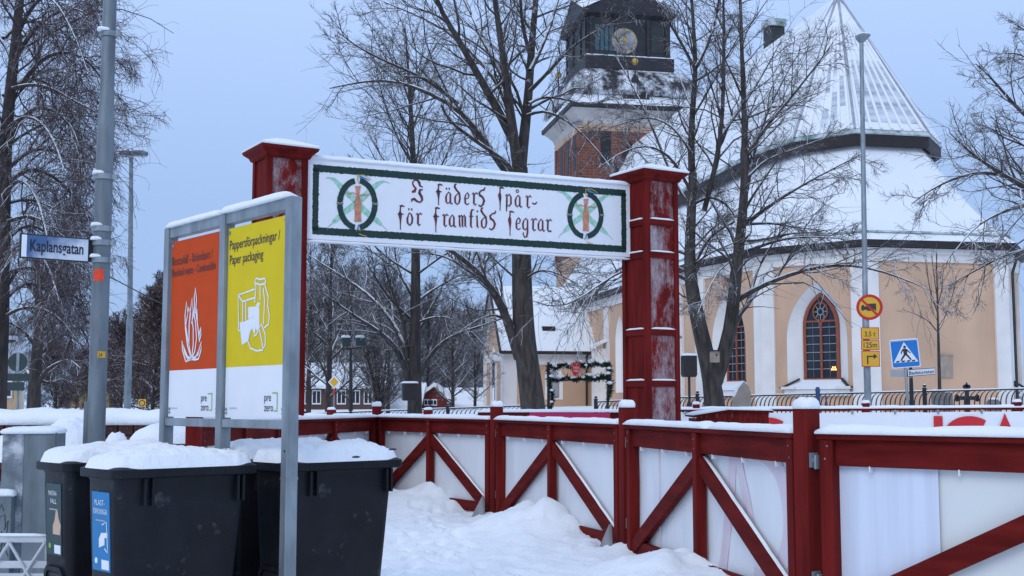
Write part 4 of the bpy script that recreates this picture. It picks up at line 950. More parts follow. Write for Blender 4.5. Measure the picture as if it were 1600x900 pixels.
# ---------------------------------------------------------------- electrical cabinet
A = P(38, 690, 10.6); t = thing('electrical_cabinet', (A.x + .3, 10.8, 0), 'grey steel utility cabinet with graffiti and a ragged snow cap', 'utility cabinet')
CF = Frame((A.x, 10.6, 0), (1, .12, 0)); cw = .27; z1 = zt(676, 10.6)
q = MB(); q.box(CF, 0, cw, -.1, z1, -.32, 0, .006); q.build('casing', M['galv_d'], t)
q = MB(); q.box(CF, .01, cw - .01, .05, z1 - .02, 0, .006, .003); q.build('door', M['galv_d'], t)
LF = Frame(CF.at(-.19, 0, .0), CF.u); q = MB(); q.box(LF, 0, .185, -.1, z1 - .01, -.36, -.03, .006); q.build('casing', M['galv_frost'], t)
q = MB(); q.box(LF, -.02, .13, -.1, zt(776, 10.5), -.03, .10, .006); lp = q.build('low_box', M['galv_d'], t)
q = MB(); gz = zt(776, 10.5)
for s in ([(.02, .12), (.03, .28), (.06, .33), (.07, .22), (.05, .14)], [(.02, .34), (.04, .45), (.08, .47), (.09, .36)], [(.08, .34), (.11, .42), (.10, .30), (.085, .20), (.12, .12)], [(.03, .5), (.05, .56), (.07, .5)], [(.015, .25), (.05, .2), (.09, .27)]): q.ribbon(LF, [(a, gz - .62 + b, .008) for a, b in s], .102, .001)
q.build('graffiti', M['ink'], lp)
q = MB(); snow_cap(q, LF.at(.225, z1 - .01, -.17), .245, .19, .06, math.atan2(CF.u.y, CF.u.x), 8, 3); q.build('snow_cap', M['snow'], t, smooth=True)

q = MB(); snow_cap(q, LF.at(.06, zt(776, 10.5), .03), .08, .06, .06, .1, 5, 7); q.build('snow_cap', M['snow'], t, smooth=True)
# ---------------------------------------------------------------- white lattice barrier
a = P(-8, 842, 8.3); b = P(78, 841, 8.3); t = thing('barrier', ((a.x + b.x) / 2, 8.3, 0), 'white metal barrier with crossed bars in the lower left corner', 'barrier')
q = MB(); xL, xR = a.x - .6, b.x
for (zc_, hh) in ((P(30, 842, 8.3).z, .045), (P(30, 882, 8.3).z, .045), (.35, .045)): q.box(WF, xL, xR, 8.28, 8.32, zc_ - hh / 2, zc_ + hh / 2, .004)
q.build('rail', M['white_metal'], t)
zA, zB_ = P(30, 842, 8.3).z, P(30, 882, 8.3).z
for k in range(5):
    c = xR - .13 - k * .24
    for (s, e) in (((c + .11, zA), (c - .13, zA - .40)), ((c - .13, zA), (c + .11, zA - .40))):
        q = MB(); q.tube([(s[0], 8.27, s[1] - .02), (e[0], 8.27, e[1])], .011, 8); q.build('cross_bar', M['white_metal'], t)
q = MB(); q.box(WF, xR - .04, xR, 8.325, 8.36, 0, zA); q.box(WF, xL, xL + .04, 8.325, 8.36, 0, zA); q.build('post', M['white_metal'], t)
q = MB(); snow_strip(q, (xL, 8.3, zA + .02), (xR, 8.3, zA + .02), .045, .016, .1, 3); q.build('snow_cap', M['snow'], t, smooth=True)
# ---------------------------------------------------------------- the red gate: two pillars and the painted banner
YL, YRt = 17.3, 19.5
gL = gp(428, YL); gR = gp(1020, YRt)
GA = math.radians(24); GU = rotz(GA); PA = math.radians(31)
gate = thing('finish_gate', ((gL + gR) / 2), 'tall red timber gate with a white painted motto banner over the ski lane', 'gate', rz=GA)
def pillar(c, hs, ztop, levels, lab, flip):
    """panelled square pillar: core, corner stiles, rails between the panels, cap and snow"""
    c = Vector((c.x, c.y, 0)); q = MB(); F0 = Frame(c, rotz(PA), rotz(PA + math.pi / 2))
    q.box(F0, -hs + .03, hs - .03, -hs + .03, hs - .03, -.1, ztop); core = q.build('pillar', M['red_dust'], gate); core['label'] = lab
    for k in range(4):
        a = PA + k * math.pi / 2; u = rotz(a); F = Frame(c + Vector((u.y, -u.x, 0)) * (hs - .03) - u * hs, u)
        dust = M['red_dust'] if k == 0 else M['red']
        if k in (0, 3):
            q = MB(); q.box(F, .03, 2 * hs - .03, -.05, ztop - .02, -.004, .004); q.build('pillar_panel', dust, core)
        q = MB(); q.box(F, 0, .085, -.1, ztop, 0, .034, .004); q.box(F, 2 * hs - .085, 2 * hs - .031, -.1, ztop, 0, .0335, .004); q.build('pillar_stile', M['red'], core)
        for z in levels:
            q = MB(); q.box(F, .085, 2 * hs - .085, z - .05, z + .05, 0, .028, .004); q.build('pillar_rail', M['red_h'], core)
            if k in (0, 3):
                q = MB(); snow_strip(q, F.at(.09, z + .05, .014), F.at(2 * hs - .09, z + .05, .014), .03, .028, .08, z + k, ov=.004); q.build('ledge_snow', M['snow'], core, smooth=True)
        q = MB(); q.box(F, .0, 2 * hs, -.1, .28, .034, .065, .004); q.build('plinth_board', M['red_h'], core)
    q = MB(); q.loft([[F0.at(sx * (hs + e), sy * (hs + e), z) for sx, sy in ((-1, -1), (1, -1), (1, 1), (-1, 1))] for e, z in ((.0, ztop - .12), (.03, ztop - .10), (.045, ztop - .06), (.115, ztop + .0), (.125, ztop + .035), (.02, ztop + .06))]); q.build('pillar_cap', M['red'], core)
    q = MB(); q.loft([[F0.at(sx * (hs + e), sy * (hs + e), z) for sx, sy in ((-1, -1), (1, -1), (1, 1), (-1, 1))] for e, z in ((.13, ztop + .038), (.14, ztop + .06), (.10, ztop + .085), (-hs + .10, ztop + .20), (-hs + .01, ztop + .205))]); q.build('cap_snow', M['snow'], core)
    return core
zpR = zt(277, YRt); zpL = zt(240, YL)
hR, hL = .325, .305
pR_ = pillar(gp(1020, YRt), hR, zpR, [zt(352, YRt), zt(402, YRt), zt(521, YRt), zt(600, YRt)], 'right pillar dusted with blown snow', 0)
pL_ = pillar(gp(428, YL), hL, zpL, [zt(330, YL), zt(420, YL), zt(540, YL)], 'left pillar half hidden by the waste sign', 1)
# step-off handles on the right side of the right pillar
for py in (474, 526):
    F = Frame(gp(1020, YRt), rotz(PA)); z = zt(py, YRt); q = MB(); q.tube([F.at(hR, z, .1), F.at(hR + .2, z, .12)], .022, 8); q.build('bracket', M['galv'], pR_)
# banner
bl = P(478, 315, YL - .05); br = P(985, 341, YRt - .06)
NF = Frame(Vector((bl.x, bl.y, 0)), Vector((br.x - bl.x, br.y - bl.y, 0))); NL = (Vector((br.x, br.y, 0)) - NF.o).length
ban = thing('motto_banner', (bl + br) / 2, 'white painted banner with green border, two wreath emblems and red blackletter motto', 'banner', rz=math.atan2(NF.u.y, NF.u.x))
zb0, zt0 = NF.on(478, 379)[1], NF.on(478, 250)[1]; zb1, zt1 = NF.on(985, 397)[1], NF.on(985, 286)[1]
zb = (zb0 + zb1) / 2; ztp = (zt0 + zt1) / 2
q = MB(); q.box(NF, 0, NL, zb, ztp, -.09, 0, .01); bb = q.build('board', M['white'], ban)
q = MB(); snow_strip(q, NF.at(.0, ztp - .01, -.045), NF.at(NL, ztp - .01, -.045), .11, .07, .08, 3.1); q.build('snow_cap', M['snow'], ban, smooth=True)
q = MB(); snow_strip(q, NF.at(.02, zb - .035, -.04), NF.at(NL - .02, zb - .035, -.04), .09, .035, .1, 8.1); q.build('lower_ledge', M['white'], ban)
def nz(px, py): return NF.on(px, py)
def rough_strip(p, q_, w, seed, mb):
    n = int(math.hypot(q_[0] - p[0], q_[1] - p[1]) / .018); dx, dy = (q_[0] - p[0]), (q_[1] - p[1]); l = math.hypot(dx, dy); nx_, ny_ = -dy / l, dx / l
    top_, bot = [], []
    for k in range(n + 1):
        f = k / n; x, y = p[0] + dx * f, p[1] + dy * f; j1 = .010 * fbm(k * .6 + seed, 1) + R.uniform(-.004, .004); j2 = .010 * fbm(k * .6 + seed, 7) + R.uniform(-.004, .004)
        top_.append(NF.at(x + nx_ * (w / 2 + j1), y + ny_ * (w / 2 + j1), .003)); bot.append(NF.at(x - nx_ * (w / 2 + j2), y - ny_ * (w / 2 + j2), .003))
    mb.loft([bot, top_], cap=False, closed=False)
c = [nz(486, 262), nz(979.5, 292), nz(979.5, 388), nz(486, 371)]
zu = ztp - .14; zl = zb + .125; xl_, xr_ = .10, NL - .085
for k, (p, q_) in enumerate((((xl_, zu), (xr_, zu)), ((xl_, zl), (xr_, zl)), ((xl_ + .04, zl), (xl_ + .04, zu)), ((xr_ - .04, zl), (xr_ - .04, zu)))):
    q = MB(); rough_strip(p, q_, .105 if k < 2 else .09, k * 11, q); q.build('green_border', M['border'], ban)
# emblems
def emblem(cx, cy, sx, sy):
    def T(x, y): return nz(cx + (x - 485) / 8.333 * sx, cy + (y - 475) / 8.333 * sy)
    def ww(w): return w / 8.333 * YL / FPX
    q = MB()
    for s in ([(70, 150, 4), (100, 128, 16), (180, 150, 50), (260, 235, 75), (360, 340, 80), (460, 425, 85), (560, 540, 85), (660, 630, 80), (740, 690, 75), (800, 745, 40)], [(910, 210, 4), (890, 195, 10), (830, 178, 24), (760, 205, 55), (690, 260, 75), (600, 355, 80), (500, 440, 85), (400, 520, 80), (300, 590, 75), (220, 670, 70), (170, 715, 40)]): q.ribbon(NF, [(*T(x, y), ww(w)) for x, y, w in s], .001, .002)
    q.build('palm_frond', M['palm'], ban)
    q = MB()
    for s in ([(800, 745, 10), (850, 790, 8), (885, 830, 4)], [(170, 715, 10), (120, 760, 8), (90, 805, 4)]): q.ribbon(NF, [(*T(x, y), ww(w)) for x, y, w in s], .002, .002)
    q.build('frond_stem', M['ink_grey'], ban)
    for (a0, a1) in ((8, 172), (188, 352)):
        q = MB(); pts = []
        for k in range(41):
            a = math.radians(a0 + (a1 - a0) * k / 40); pts.append((*T(485 + 228 * math.sin(a), 475 - 305 * math.cos(a)), ww(78 + 12 * fbm(k * .7, cx))))
        q.ribbon(NF, pts, .004, .003); q.build('wreath_half', M['wreath'], ban)
    q = MB(); q.prism(NF, [T(x, y) for x, y in [(455, 240), (532, 238), (522, 270), (508, 350), (528, 420), (537, 500), (530, 620), (538, 705), (445, 702), (455, 620), (443, 500), (460, 410), (472, 340), (465, 290)]], .007, .010); q.build('wood_emblem', M['woodpaint'], ban)
    q = MB()
    for s in ([(470, 345, 12), (420, 325, 14), (380, 335, 14), (345, 330, 10)], [(515, 360, 12), (560, 350, 16), (600, 362, 14), (640, 345, 10)], [(450, 490, 8), (490, 480, 10), (520, 460, 8)], [(450, 640, 10), (530, 650, 10)]): q.ribbon(NF, [(*T(x, y), ww(w)) for x, y, w in s], .010, .002)
    q.build('branch_stroke', M['woodpaint'], ban)
    for s in ([(490, 85, 14), (485, 150, 14), (500, 210, 12)], [(500, 100, 10), (560, 95, 12), (620, 125, 10), (660, 160, 8)], [(215, 450, 12), (255, 465, 10), (295, 450, 12)], [(690, 460, 12), (720, 470, 10), (755, 460, 12)], [(470, 830, 12), (490, 780, 12), (520, 830, 10)], [(500, 860, 10), (560, 885, 14), (610, 895, 8)]): q = MB(); q.ribbon(NF, [(*T(x, y), ww(w)) for x, y, w in s], .012, .002); q.build('gold_ribbon', M['gold'], ban)
    q = MB()
    for s in ([(510, 115, 26), (540, 130, 30), (600, 150, 14), (640, 170, 8)], [(215, 470, 16), (255, 480, 8), (300, 470, 16)], [(500, 745, 22), (490, 790, 16), (465, 825, 8)], [(690, 480, 14), (750, 482, 14)]): q.ribbon(NF, [(*T(x, y), ww(w)) for x, y, w in s], .014, .002)
    q.build('blue_ribbon', M['bluepaint'], ban)
emblem(558.2, 319, 1.0, 1.0); emblem(914.5, 336.5, .90, .90)
# blackletter
GL = {
 'a': [[(15, 80, 12), (7, 60, 18), (9, 20, 18), (22, 4, 12), (46, 20, 8)], [(10, 78, 8), (34, 102, 12), (48, 86, 16), (48, 12, 18), (58, 0, 12), (70, 8, 6)]],
 'd': [[(12, 72, 14), (5, 52, 18), (8, 16, 18), (25, 0, 12), (44, 14, 14), (52, 50, 18), (46, 95, 18), (20, 120, 18), (2, 148, 22), (6, 168, 16), (22, 172, 6)], [(12, 72, 10), (34, 92, 8), (46, 95, 8)]],
 'e': [[(14, 82, 12), (7, 55, 16), (11, 15, 18), (28, 0, 12), (48, 14, 6)], [(12, 82, 8), (32, 102, 14), (45, 82, 16), (40, 58, 8), (12, 48, 7)]],
 'r': [[(2, 90, 7), (17, 104, 12), (22, 85, 18), (20, 15, 18), (30, 0, 14), (46, 12, 6)], [(22, 84, 8), (44, 104, 14), (58, 90, 12)]],
 's': [[(66, 150, 8), (55, 128, 18), (30, 122, 12), (10, 105, 18), (16, 82, 24), (42, 66, 20), (56, 38, 22), (46, 6, 18), (24, -12, 16), (2, 0, 14)]],
 'p': [[(0, 90, 7), (15, 104, 12), (16, 60, 18), (14, 0, 16), (12, -42, 5)], [(16, 84, 8), (40, 102, 14), (54, 80, 16), (55, 25, 18), (38, 2, 12), (14, 12, 8)]],
 'o': [[(16, 82, 12), (6, 55, 18), (9, 18, 18), (28, -2, 14), (50, 20, 16), (54, 60, 18), (42, 92, 14), (24, 104, 12), (14, 82, 10)]],
 'm': [[(2, 90, 7), (15, 104, 12), (17, 15, 17), (26, 2, 8)], [(17, 84, 6), (36, 104, 12), (43, 85, 17), (43, 12, 17), (51, 2, 8)], [(43, 84, 6), (62, 104, 12), (69, 85, 17), (69, 12, 17), (82, 4, 8)]],
 't': [[(48, 150, 8), (28, 152, 16), (18, 125, 20), (16, 15, 18), (28, 0, 12)], [(0, 96, 8), (40, 96, 8)]],
 'i': [[(4, 90, 7), (16, 104, 12), (18, 14, 18), (30, 0, 10)], [(12, 140, 16), (26, 138, 16)]],
 'g': [[(14, 82, 12), (6, 55, 18), (10, 18, 18), (26, 4, 12), (46, 22, 8)], [(10, 78, 8), (35, 102, 12), (50, 86, 16), (50, -15, 18), (42, -52, 18), (22, -58, 14), (8, -30, 12), (14, -14, 5)]],
 '.': [[(0, 8, 16), (14, 8, 16)]], '-': [[(0, 44, 8), (16, 34, 14), (32, 34, 14), (48, 52, 8)]],
}
def Z1(x, y): return nz(610 + x / 5.926, 270 + y / 5.926)
UP = YL / FPX / 5.926 * 1.04
def stroke(mb, pts, w=1.0): mb.ribbon(NF, [(*Z1(x, y), max(wd, 9) * 1.06 * UP * w) for x, y, wd in pts], .002, .003)
def glyph(ch, x, yb, s=1.1):
    q = MB()
    for st in GL[ch]: stroke(q, [(x + gx * .98, yb - gy * s, gw) for gx, gy, gw in st])
    return q
def longs(x, y0, y1, bar):
    q = MB(); h = y1 - y0
    stroke(q, [(x + 2, y0, 10), (x - 2, y0 + .22 * h, 14), (x - 4, y0 + .34 * h, 34), (x - 1, y0 + .46 * h, 28), (x, y0 + .6 * h, 16), (x, y0 + .8 * h, 9), (x, y1, 5)])
    stroke(q, [(x - 8, y0 + 6, 14), (x + 12, y0, 18), (x + 38, y0 + 8, 8)])
    if bar: stroke(q, [(x - 26, y0 + .36 * h, 8), (x, y0 + .33 * h, 14), (x + 30, y0 + .36 * h, 8)])
    return q
def put(q): q.build('letter', M['blackletter'], ban)
q = MB(); stroke(q, [(198, 178, 18), (222, 172, 28), (234, 145, 20), (212, 118, 16), (204, 90, 14), (222, 68, 12), (250, 68, 22), (266, 92, 26), (274, 122, 18), (300, 134, 8)]); stroke(q, [(300, 155, 10), (272, 160, 22), (268, 188, 26), (288, 222, 26), (294, 252, 20), (276, 274, 14), (246, 264, 18), (220, 242, 26), (198, 248, 20), (195, 270, 8)]); put(q)
for (x, a, b, br_) in ((445, 108, 300, True), (1015, 136, 350, False), (92, 305, 528, True), (420, 324, 552, True), (1107, 358, 582, False)): put(longs(x, a, b, br_))
for (ch, x, y) in (('a', 507, 290), ('d', 592, 293), ('e', 682, 297), ('r', 752, 299), ('s', 812, 299), ('p', 1062, 312), ('a', 1150, 320), ('r', 1248, 326), ('-', 1310, 326),
                   ('o', 150, 485), ('r', 234, 488), ('r', 478, 498), ('a', 540, 503), ('m', 624, 506), ('t', 728, 509), ('i', 786, 510), ('d', 838, 513), ('s', 912, 515), ('e', 1157, 528), ('g', 1220, 534), ('r', 1300, 538), ('a', 1362, 542), ('r', 1436, 546), ('.', 1476, 550)): put(glyph(ch, x, y))
q = MB(); stroke(q, [(518, 138, 16), (520, 158, 8)]); stroke(q, [(543, 139, 16), (545, 159, 8)]); put(q)
q = MB(); stroke(q, [(168, 328, 16), (172, 348, 8)]); stroke(q, [(195, 330, 16), (199, 350, 8)]); put(q)
q = MB(); stroke(q, [(1174 + 12 * math.sin(a), 170 + 12 * math.cos(a), 7) for a in [k * math.pi / 8 for k in range(17)]]); put(q)
# ---------------------------------------------------------------- far side of the ski lane
fa, fb = Vector((gp(1040, 25.0).x, 25.0, 0)), Vector((gp(1640, 24.0).x, 24.0, 0))
def zline(px, y0, y1, x0, x1, Y): return zt(y0 + (y1 - y0) * (px - x0) / (x1 - x0), Y)
FF = Frame(fa, fb - fa); FL = (fb - fa).length; zA_, zB_ = zt(640.5, 25.0), zt(636.5, 24.0)
t = thing('sponsor_fence', fa.lerp(fb, .5), 'long far fence carrying a white sponsor cloth with red lettering, snow along its top', 'fence', rz=math.atan2(FF.u.y, FF.u.x))
def zf(a): return zA_ + (zB_ - zA_) * a / FL
q = MB(); q.bar(FF.at(0, zA_ - .02, -.03), FF.at(FL, zB_ - .02, -.03), .12, .05); q.build('rail', M['red_h'], t)
q = MB(); snow_strip(q, FF.at(0, zA_ + .0, -.03), FF.at(FL, zB_ + .0, -.03), .13, .06, .12, 2.2); q.build('snow_cap', M['snow'], t, smooth=True)
n = 60; q = MB(); q.loft([[FF.at(FL * k / n, zf(FL * k / n) - .075 - .02 * max(0, fbm(k * .3, 2)) if j else .15, .05 + .02 * fbm(k * .4, j)) for k in range(n + 1)] for j in (0, 1)], cap=False, closed=False); cl = q.build('sponsor_cloth', M['white'], t)
def ica(a0, h, zb, parts):
    """red block lettering on the cloth: I, C and A"""
    for p in parts:
        q = MB()
        if p == 'I': q.prism(FF, [(a0, zb), (a0 + .17, zb), (a0 + .17, zb + h), (a0, zb + h)], .072, .078)
        if p == 'C':
            c = a0 + .68; pts = [(c + .40 * math.cos(a), zb + h / 2 + (h / 2 - .10) * math.sin(a), .20) for a in [math.radians(d) for d in range(48, 314, 12)]]; q.ribbon(FF, pts, .074, .004)
        if p == 'A': q.prism(FF, [(a0 + 1.02, zb), (a0 + 1.23, zb), (a0 + 1.28, zb + .14), (a0 + 1.42, zb + .14), (a0 + 1.47, zb), (a0 + 1.68, zb), (a0 + 1.35, zb + h + .06)][::1], .072, .078)
        q.build('lettering', M['ica'], cl)
aI, zI = FF.on(1457.5, 650); ica(aI, .78, zI - .78, 'ICA')
aI2 = FF.on(1145.5, 651)[0]; ica(aI2, .78, FF.on(1145.5, 652)[1] - .78, 'ICA')
for k, px in enumerate((1088, 1353, 1590)):
    a = FF.on(px, 640)[0]; q = MB(); q.box(FF, a - .07, a + .07, 0, zf(a) + .11, -.12, .04, .01); q.build('post', M['red'], t)
    q = MB(); snow_cap(q, FF.at(a, zf(a) + .105, -.04), .075, .075, .06, 0, 5, k); q.build('post_snow', M['snow'], t, smooth=True)
for k in range(9): q = MB(); a = FL * (k + .5) / 9; q.box(FF, a - .02, a + .02, zf(a) - .11, zf(a) - .03, .06, .075); q.build('cloth_clip', M['galv'], t)
# left half of the far fence, mostly hidden by the near one
ga, gb = Vector((gp(450, 24.0).x, 24.0, 0)), Vector((gp(985, 21.5).x, 21.5, 0)); GF = Frame(ga, gb - ga); GLn = (gb - ga).length; zg = zt(648, 23)
t = thing('far_fence', ga.lerp(gb, .5), 'far red fence with a magenta cloth and snowy rail seen behind the near fence', 'fence', rz=math.atan2(GF.u.y, GF.u.x))
q = MB(); q.box(GF, 0, GLn, zg - .16, zg - .02, -.05, .05); q.build('rail', M['red_h'], t)
q = MB(); q.box(GF, GF.on(748, 645)[0], GLn, zg - .04, zt(641.5, 22) - .03, -.06, .04); q.build('upper_rail', M['red_h'], t)
q = MB(); snow_strip(q, GF.at(0, zg - .03, 0), GF.at(GF.on(748, 645)[0], zg - .03, 0), .12, .05, .12, 6.2); snow_strip(q, GF.at(GF.on(748, 645)[0], zt(642, 22) - .03, 0), GF.at(GLn, zt(641, 22) - .03, 0), .13, .06, .12, 4.2); q.build('snow_cap', M['snow'], t, smooth=True)
am, an = GF.on(829, 645)[0], GF.on(955, 645)[0]
q = MB(); q.loft([[GF.at(am + (an - am) * k / 20, z, .06 + .012 * fbm(k * .5, z * 2)) for k in range(21)] for z in (.2, zt(644.5, 22))], cap=False, closed=False); q.build('magenta_cloth', M['magenta'], t)
q = MB(); q.loft([[GF.at(.1 + (am - .2) * k / 20, z, .06 + .012 * fbm(k * .5, z * 2)) for k in range(21)] for z in (.2, zg - .08)], cap=False, closed=False); q.build('white_cloth', M['cloth'], t)
for k, px in enumerate((471, 518, 669)):
    a = GF.on(px, 640)[0]; z = zt(640.5 if k else 643, 23); q = MB(); q.box(GF, a - .07, a + .07, 0, z, -.07, .07, .01); q.build('post', M['red'], t)
    q = MB(); snow_cap(q, GF.at(a, z, 0), .075, .075, .05, 0, 5, k); q.build('post_snow', M['snow'], t, smooth=True)
# red plank booth with a snowy lid in front of the sponsor cloth
kx0, kx1 = gp(1090, 21.0).x, gp(1205, 21.0).x; KF = Frame((kx0, 21.0, 0), (1, .05, 0)); kw = kx1 - kx0
t = thing('plank_booth', (kx0 + kw / 2, 21.3, 0), 'low red plank booth with a sloping snow lid right of the gate pillar', 'booth')
zk0, zk1, zk2 = zt(652, 21), zt(643.5, 21), zt(645, 21); am_ = kw * .42
def ktop(a): return zk0 + (zk1 - zk0) * a / am_ if a < am_ else zk1 + (zk2 - zk1) * (a - am_) / (kw - am_)
npk = 14
for k in range(npk):
    a0 = kw * k / npk + .004; a1 = kw * (k + 1) / npk - .004; d = .004 * (k % 3)
    q = MB(); q.loft([[KF.at(a0, .1, d), KF.at(a1, .1, d), KF.at(a1, ktop(a1), d), KF.at(a0, ktop(a0), d)], [KF.at(a0, .1, -.03), KF.at(a1, .1, -.03), KF.at(a1, ktop(a1), -.03), KF.at(a0, ktop(a0), -.03)]]); q.build('plank', M['red'], t)
q = MB(); q.box(KF, 0, kw, .1, zk0 - .02, -.7, -.035); q.build('booth_body', M['red'], t)
q = MB(); q.loft([[KF.at(a, ktop(a) + dz, c) for a in (-.05, am_, kw + .05)][::1] + [KF.at(a, ktop(a) + dz - .03, c) for a in (kw + .05, am_, -.05)] for c, dz in ((.05, .03), (-.75, .05))]); q.build('lid', M['red_h'], t)
q = MB(); snow_strip(q, KF.at(-.06, ktop(0) + .035, -.3), KF.at(am_, zk1 + .035, -.3), .75, .05, .08, 3); snow_strip(q, KF.at(am_, zk1 + .035, -.3), KF.at(kw + .06, zk2 + .035, -.3), .75, .05, .08, 5); q.build('snow_cap', M['snow'], t, smooth=True)
# ---------------------------------------------------------------- churchyard iron fence with interlaced arches
def iron_fence(pts, label, posts, sp=.158):
    """pts: list of (px, y_top, Y)"""
    a = P(*pts[0]); b = P(*pts[1]); F = Frame((a.x, a.y, 0), Vector((b.x - a.x, b.y - a.y, 0))); L = (Vector((b.x, b.y, 0)) - F.o).length
    t = thing('iron_fence', F.at(L / 2, 0), label, 'iron fence', 'black iron churchyard fence', math.atan2(F.u.y, F.u.x))
    def top(x): return a.z + (b.z - a.z) * x / L
    q = MB(); q.bar(F.at(0, top(0) - .02), F.at(L, top(L) - .02), .05, .045); q.build('top_rail', M['black'], t)
    q = MB(); q.bar(F.at(0, top(0) - .95), F.at(L, top(L) - .95), .05, .04); q.build('bottom_rail', M['black'], t)
    q = MB(); snow_strip(q, F.at(0, top(0) + .0), F.at(L, top(L) + .0), .055, .035, .3, 3, ov=.005); q.build('rail_snow', M['snow'], t)
    n = int(L / sp); w = .016
    for k in range(n + 1):
        x = (k + .5) * sp
        if x > L: break
        if k > 289: continue
        p = MB(); zz = top(x) - .045; st = F
        path = [(x, -.95), (x, -.36), (x + .01, -.26), (x + .045, -.15), (x + .10, -.06), (x + sp * 1.15, 0)]
        ring = [[F.at(u - w, zz + v, -w), F.at(u + w, zz + v, -w), F.at(u + w, zz + v, w), F.at(u - w, zz + v, w)] for u, v in path]
        p.loft(ring)
        p.build('picket', M['black'], t)
    for px in posts:
        x = F.on(px, 620)[0]; q = MB(); q.box(F, x - .06, x + .06, top(x) - 1.3, top(x) + .12, -.06, .06, .01); q.sphere(F.at(x, top(x) + .17, 0), .06, 8, 6); q.build('post', M['black_top'], t)
IFY = lambda px: 38 + (1600 - px) / 1125 * 14
iron_fence([(1064, 620.5, IFY(1064)), (1640, 606, IFY(1640))], 'black iron fence with arched pickets below the church, right of the gate', (1090, 1278, 1445))
iron_fence([(930, 627.5, IFY(930)), (1064, 620.8, IFY(1064) + .01)], 'short piece of black iron fence between the wreath arch and the gate', (931,))
iron_fence([(480, 646, IFY(480)), (855, 632, IFY(855))], 'black iron fence running left from the wreath arch, low above the red rail', (700, 848), .20)
# ---------------------------------------------------------------- wreath arch at the churchyard opening
WY_ = 42.0
t = thing('garland_arch', gp(905, WY_, .3), 'gate arch of snowy spruce garlands with a small red shield', 'garland arch')
def px3(px, py, dy=0): return P(px, py, WY_ + dy)
q = MB()
for px in (857, 949): q.tube([px3(px, 645), px3(px + (0 if px < 900 else 3), 566)], .05, 8)
q.build('post', M['black'], t)
q = MB()
for py in (567, 592): q.tube([px3(857, py + 3), px3(952, py)], .03, 6)
q.build('cross_bar', M['black'], t)
def garland(pts, name, seed, r=.19, dens=420):
    rr = random.Random(seed); q = MB(); sn = MB(); L = [(pts[i + 1] - pts[i]).length for i in range(len(pts) - 1)]; T = sum(L)
    for k in range(int(dens * T)):
        d = rr.random() * T; i = 0
        while d > L[i] and i < len(L) - 1: d -= L[i]; i += 1
        c = pts[i].lerp(pts[i + 1], d / L[i]); g = r * (.65 + .6 * max(-.3, fbm(d * 2.2 + i * 3 + seed, seed)))
        v = Vector((rr.gauss(0, 1), rr.gauss(0, 1), rr.gauss(-.15, 1))).normalized(); l = g * rr.uniform(.7, 1.4); s = v.cross(Vector((rr.random(), rr.random(), rr.random()))).normalized() * .018
        b = MB; q.F.append([q.v(c + v * g * .2 - s), q.v(c + v * g * .2 + s), q.v(c + v * l + s * .3), q.v(c + v * l - s * .3)])
    o = q.build(name, M['needle'], t, fix=False); o['kind'] = 'stuff'
    for i in range(len(L)):
        hor = abs((pts[i + 1] - pts[i]).normalized().z) < .6
        nn = max(1, int(L[i] / .15))
        for k in range(nn):
            if rr.random() < (.15 if hor else .72): continue
            c = pts[i].lerp(pts[i + 1], (k + rr.random()) / nn) + Vector((rr.uniform(-.05, .05), -.05 + rr.uniform(-.05, .05), r * .62 + rr.uniform(-.08, .02)))
            sn.sphere(c, rr.uniform(.05, .105), 8, 5, .6)
    sn.build('garland_snow', M['snow'], o, smooth=True)
garland([px3(856, 572), px3(868, 576), px3(880, 570), px3(892, 573), px3(903, 568), px3(916, 573), px3(930, 568), px3(944, 571), px3(950, 568)], 'top_garland', 1)
garland([px3(858, 592), px3(872, 595), px3(886, 589), px3(898, 594), px3(912, 590), px3(926, 592), px3(940, 588), px3(951, 590)], 'middle_garland', 2)
garland([px3(949, 568), px3(953, 580), px3(951, 592), px3(955, 602), px3(953, 612), px3(950, 624)], 'side_garland', 3)
garland([px3(856, 574), px3(858, 590), px3(859, 602), px3(863, 612), px3(864, 624), px3(860, 640)], 'side_garland', 4, .18)
SFm = Frame(px3(900, 577, -.22), (1, 0, 0)); s_ = WY_ / FPX
q = MB(); q.prism(SFm, [(x * s_, y * s_) for x, y in [(-7, 8), (-4, 11), (0, 8.5), (4, 11), (7, 8), (6.5, -2), (3, -9), (0, -11), (-4, -9), (-7, -2)]], -.03, .03); sh = q.build('shield', M['sign_red'], t)
text(SFm, 'TACK', -4.5 * s_, 1.0 * s_, .034, 9 * s_, 3 * s_, M['white'], 'shield_lettering', sh); text(SFm, 'FÖR', -3.5 * s_, -4.0 * s_, .034, 7 * s_, 3 * s_, M['white'], 'shield_lettering', sh)
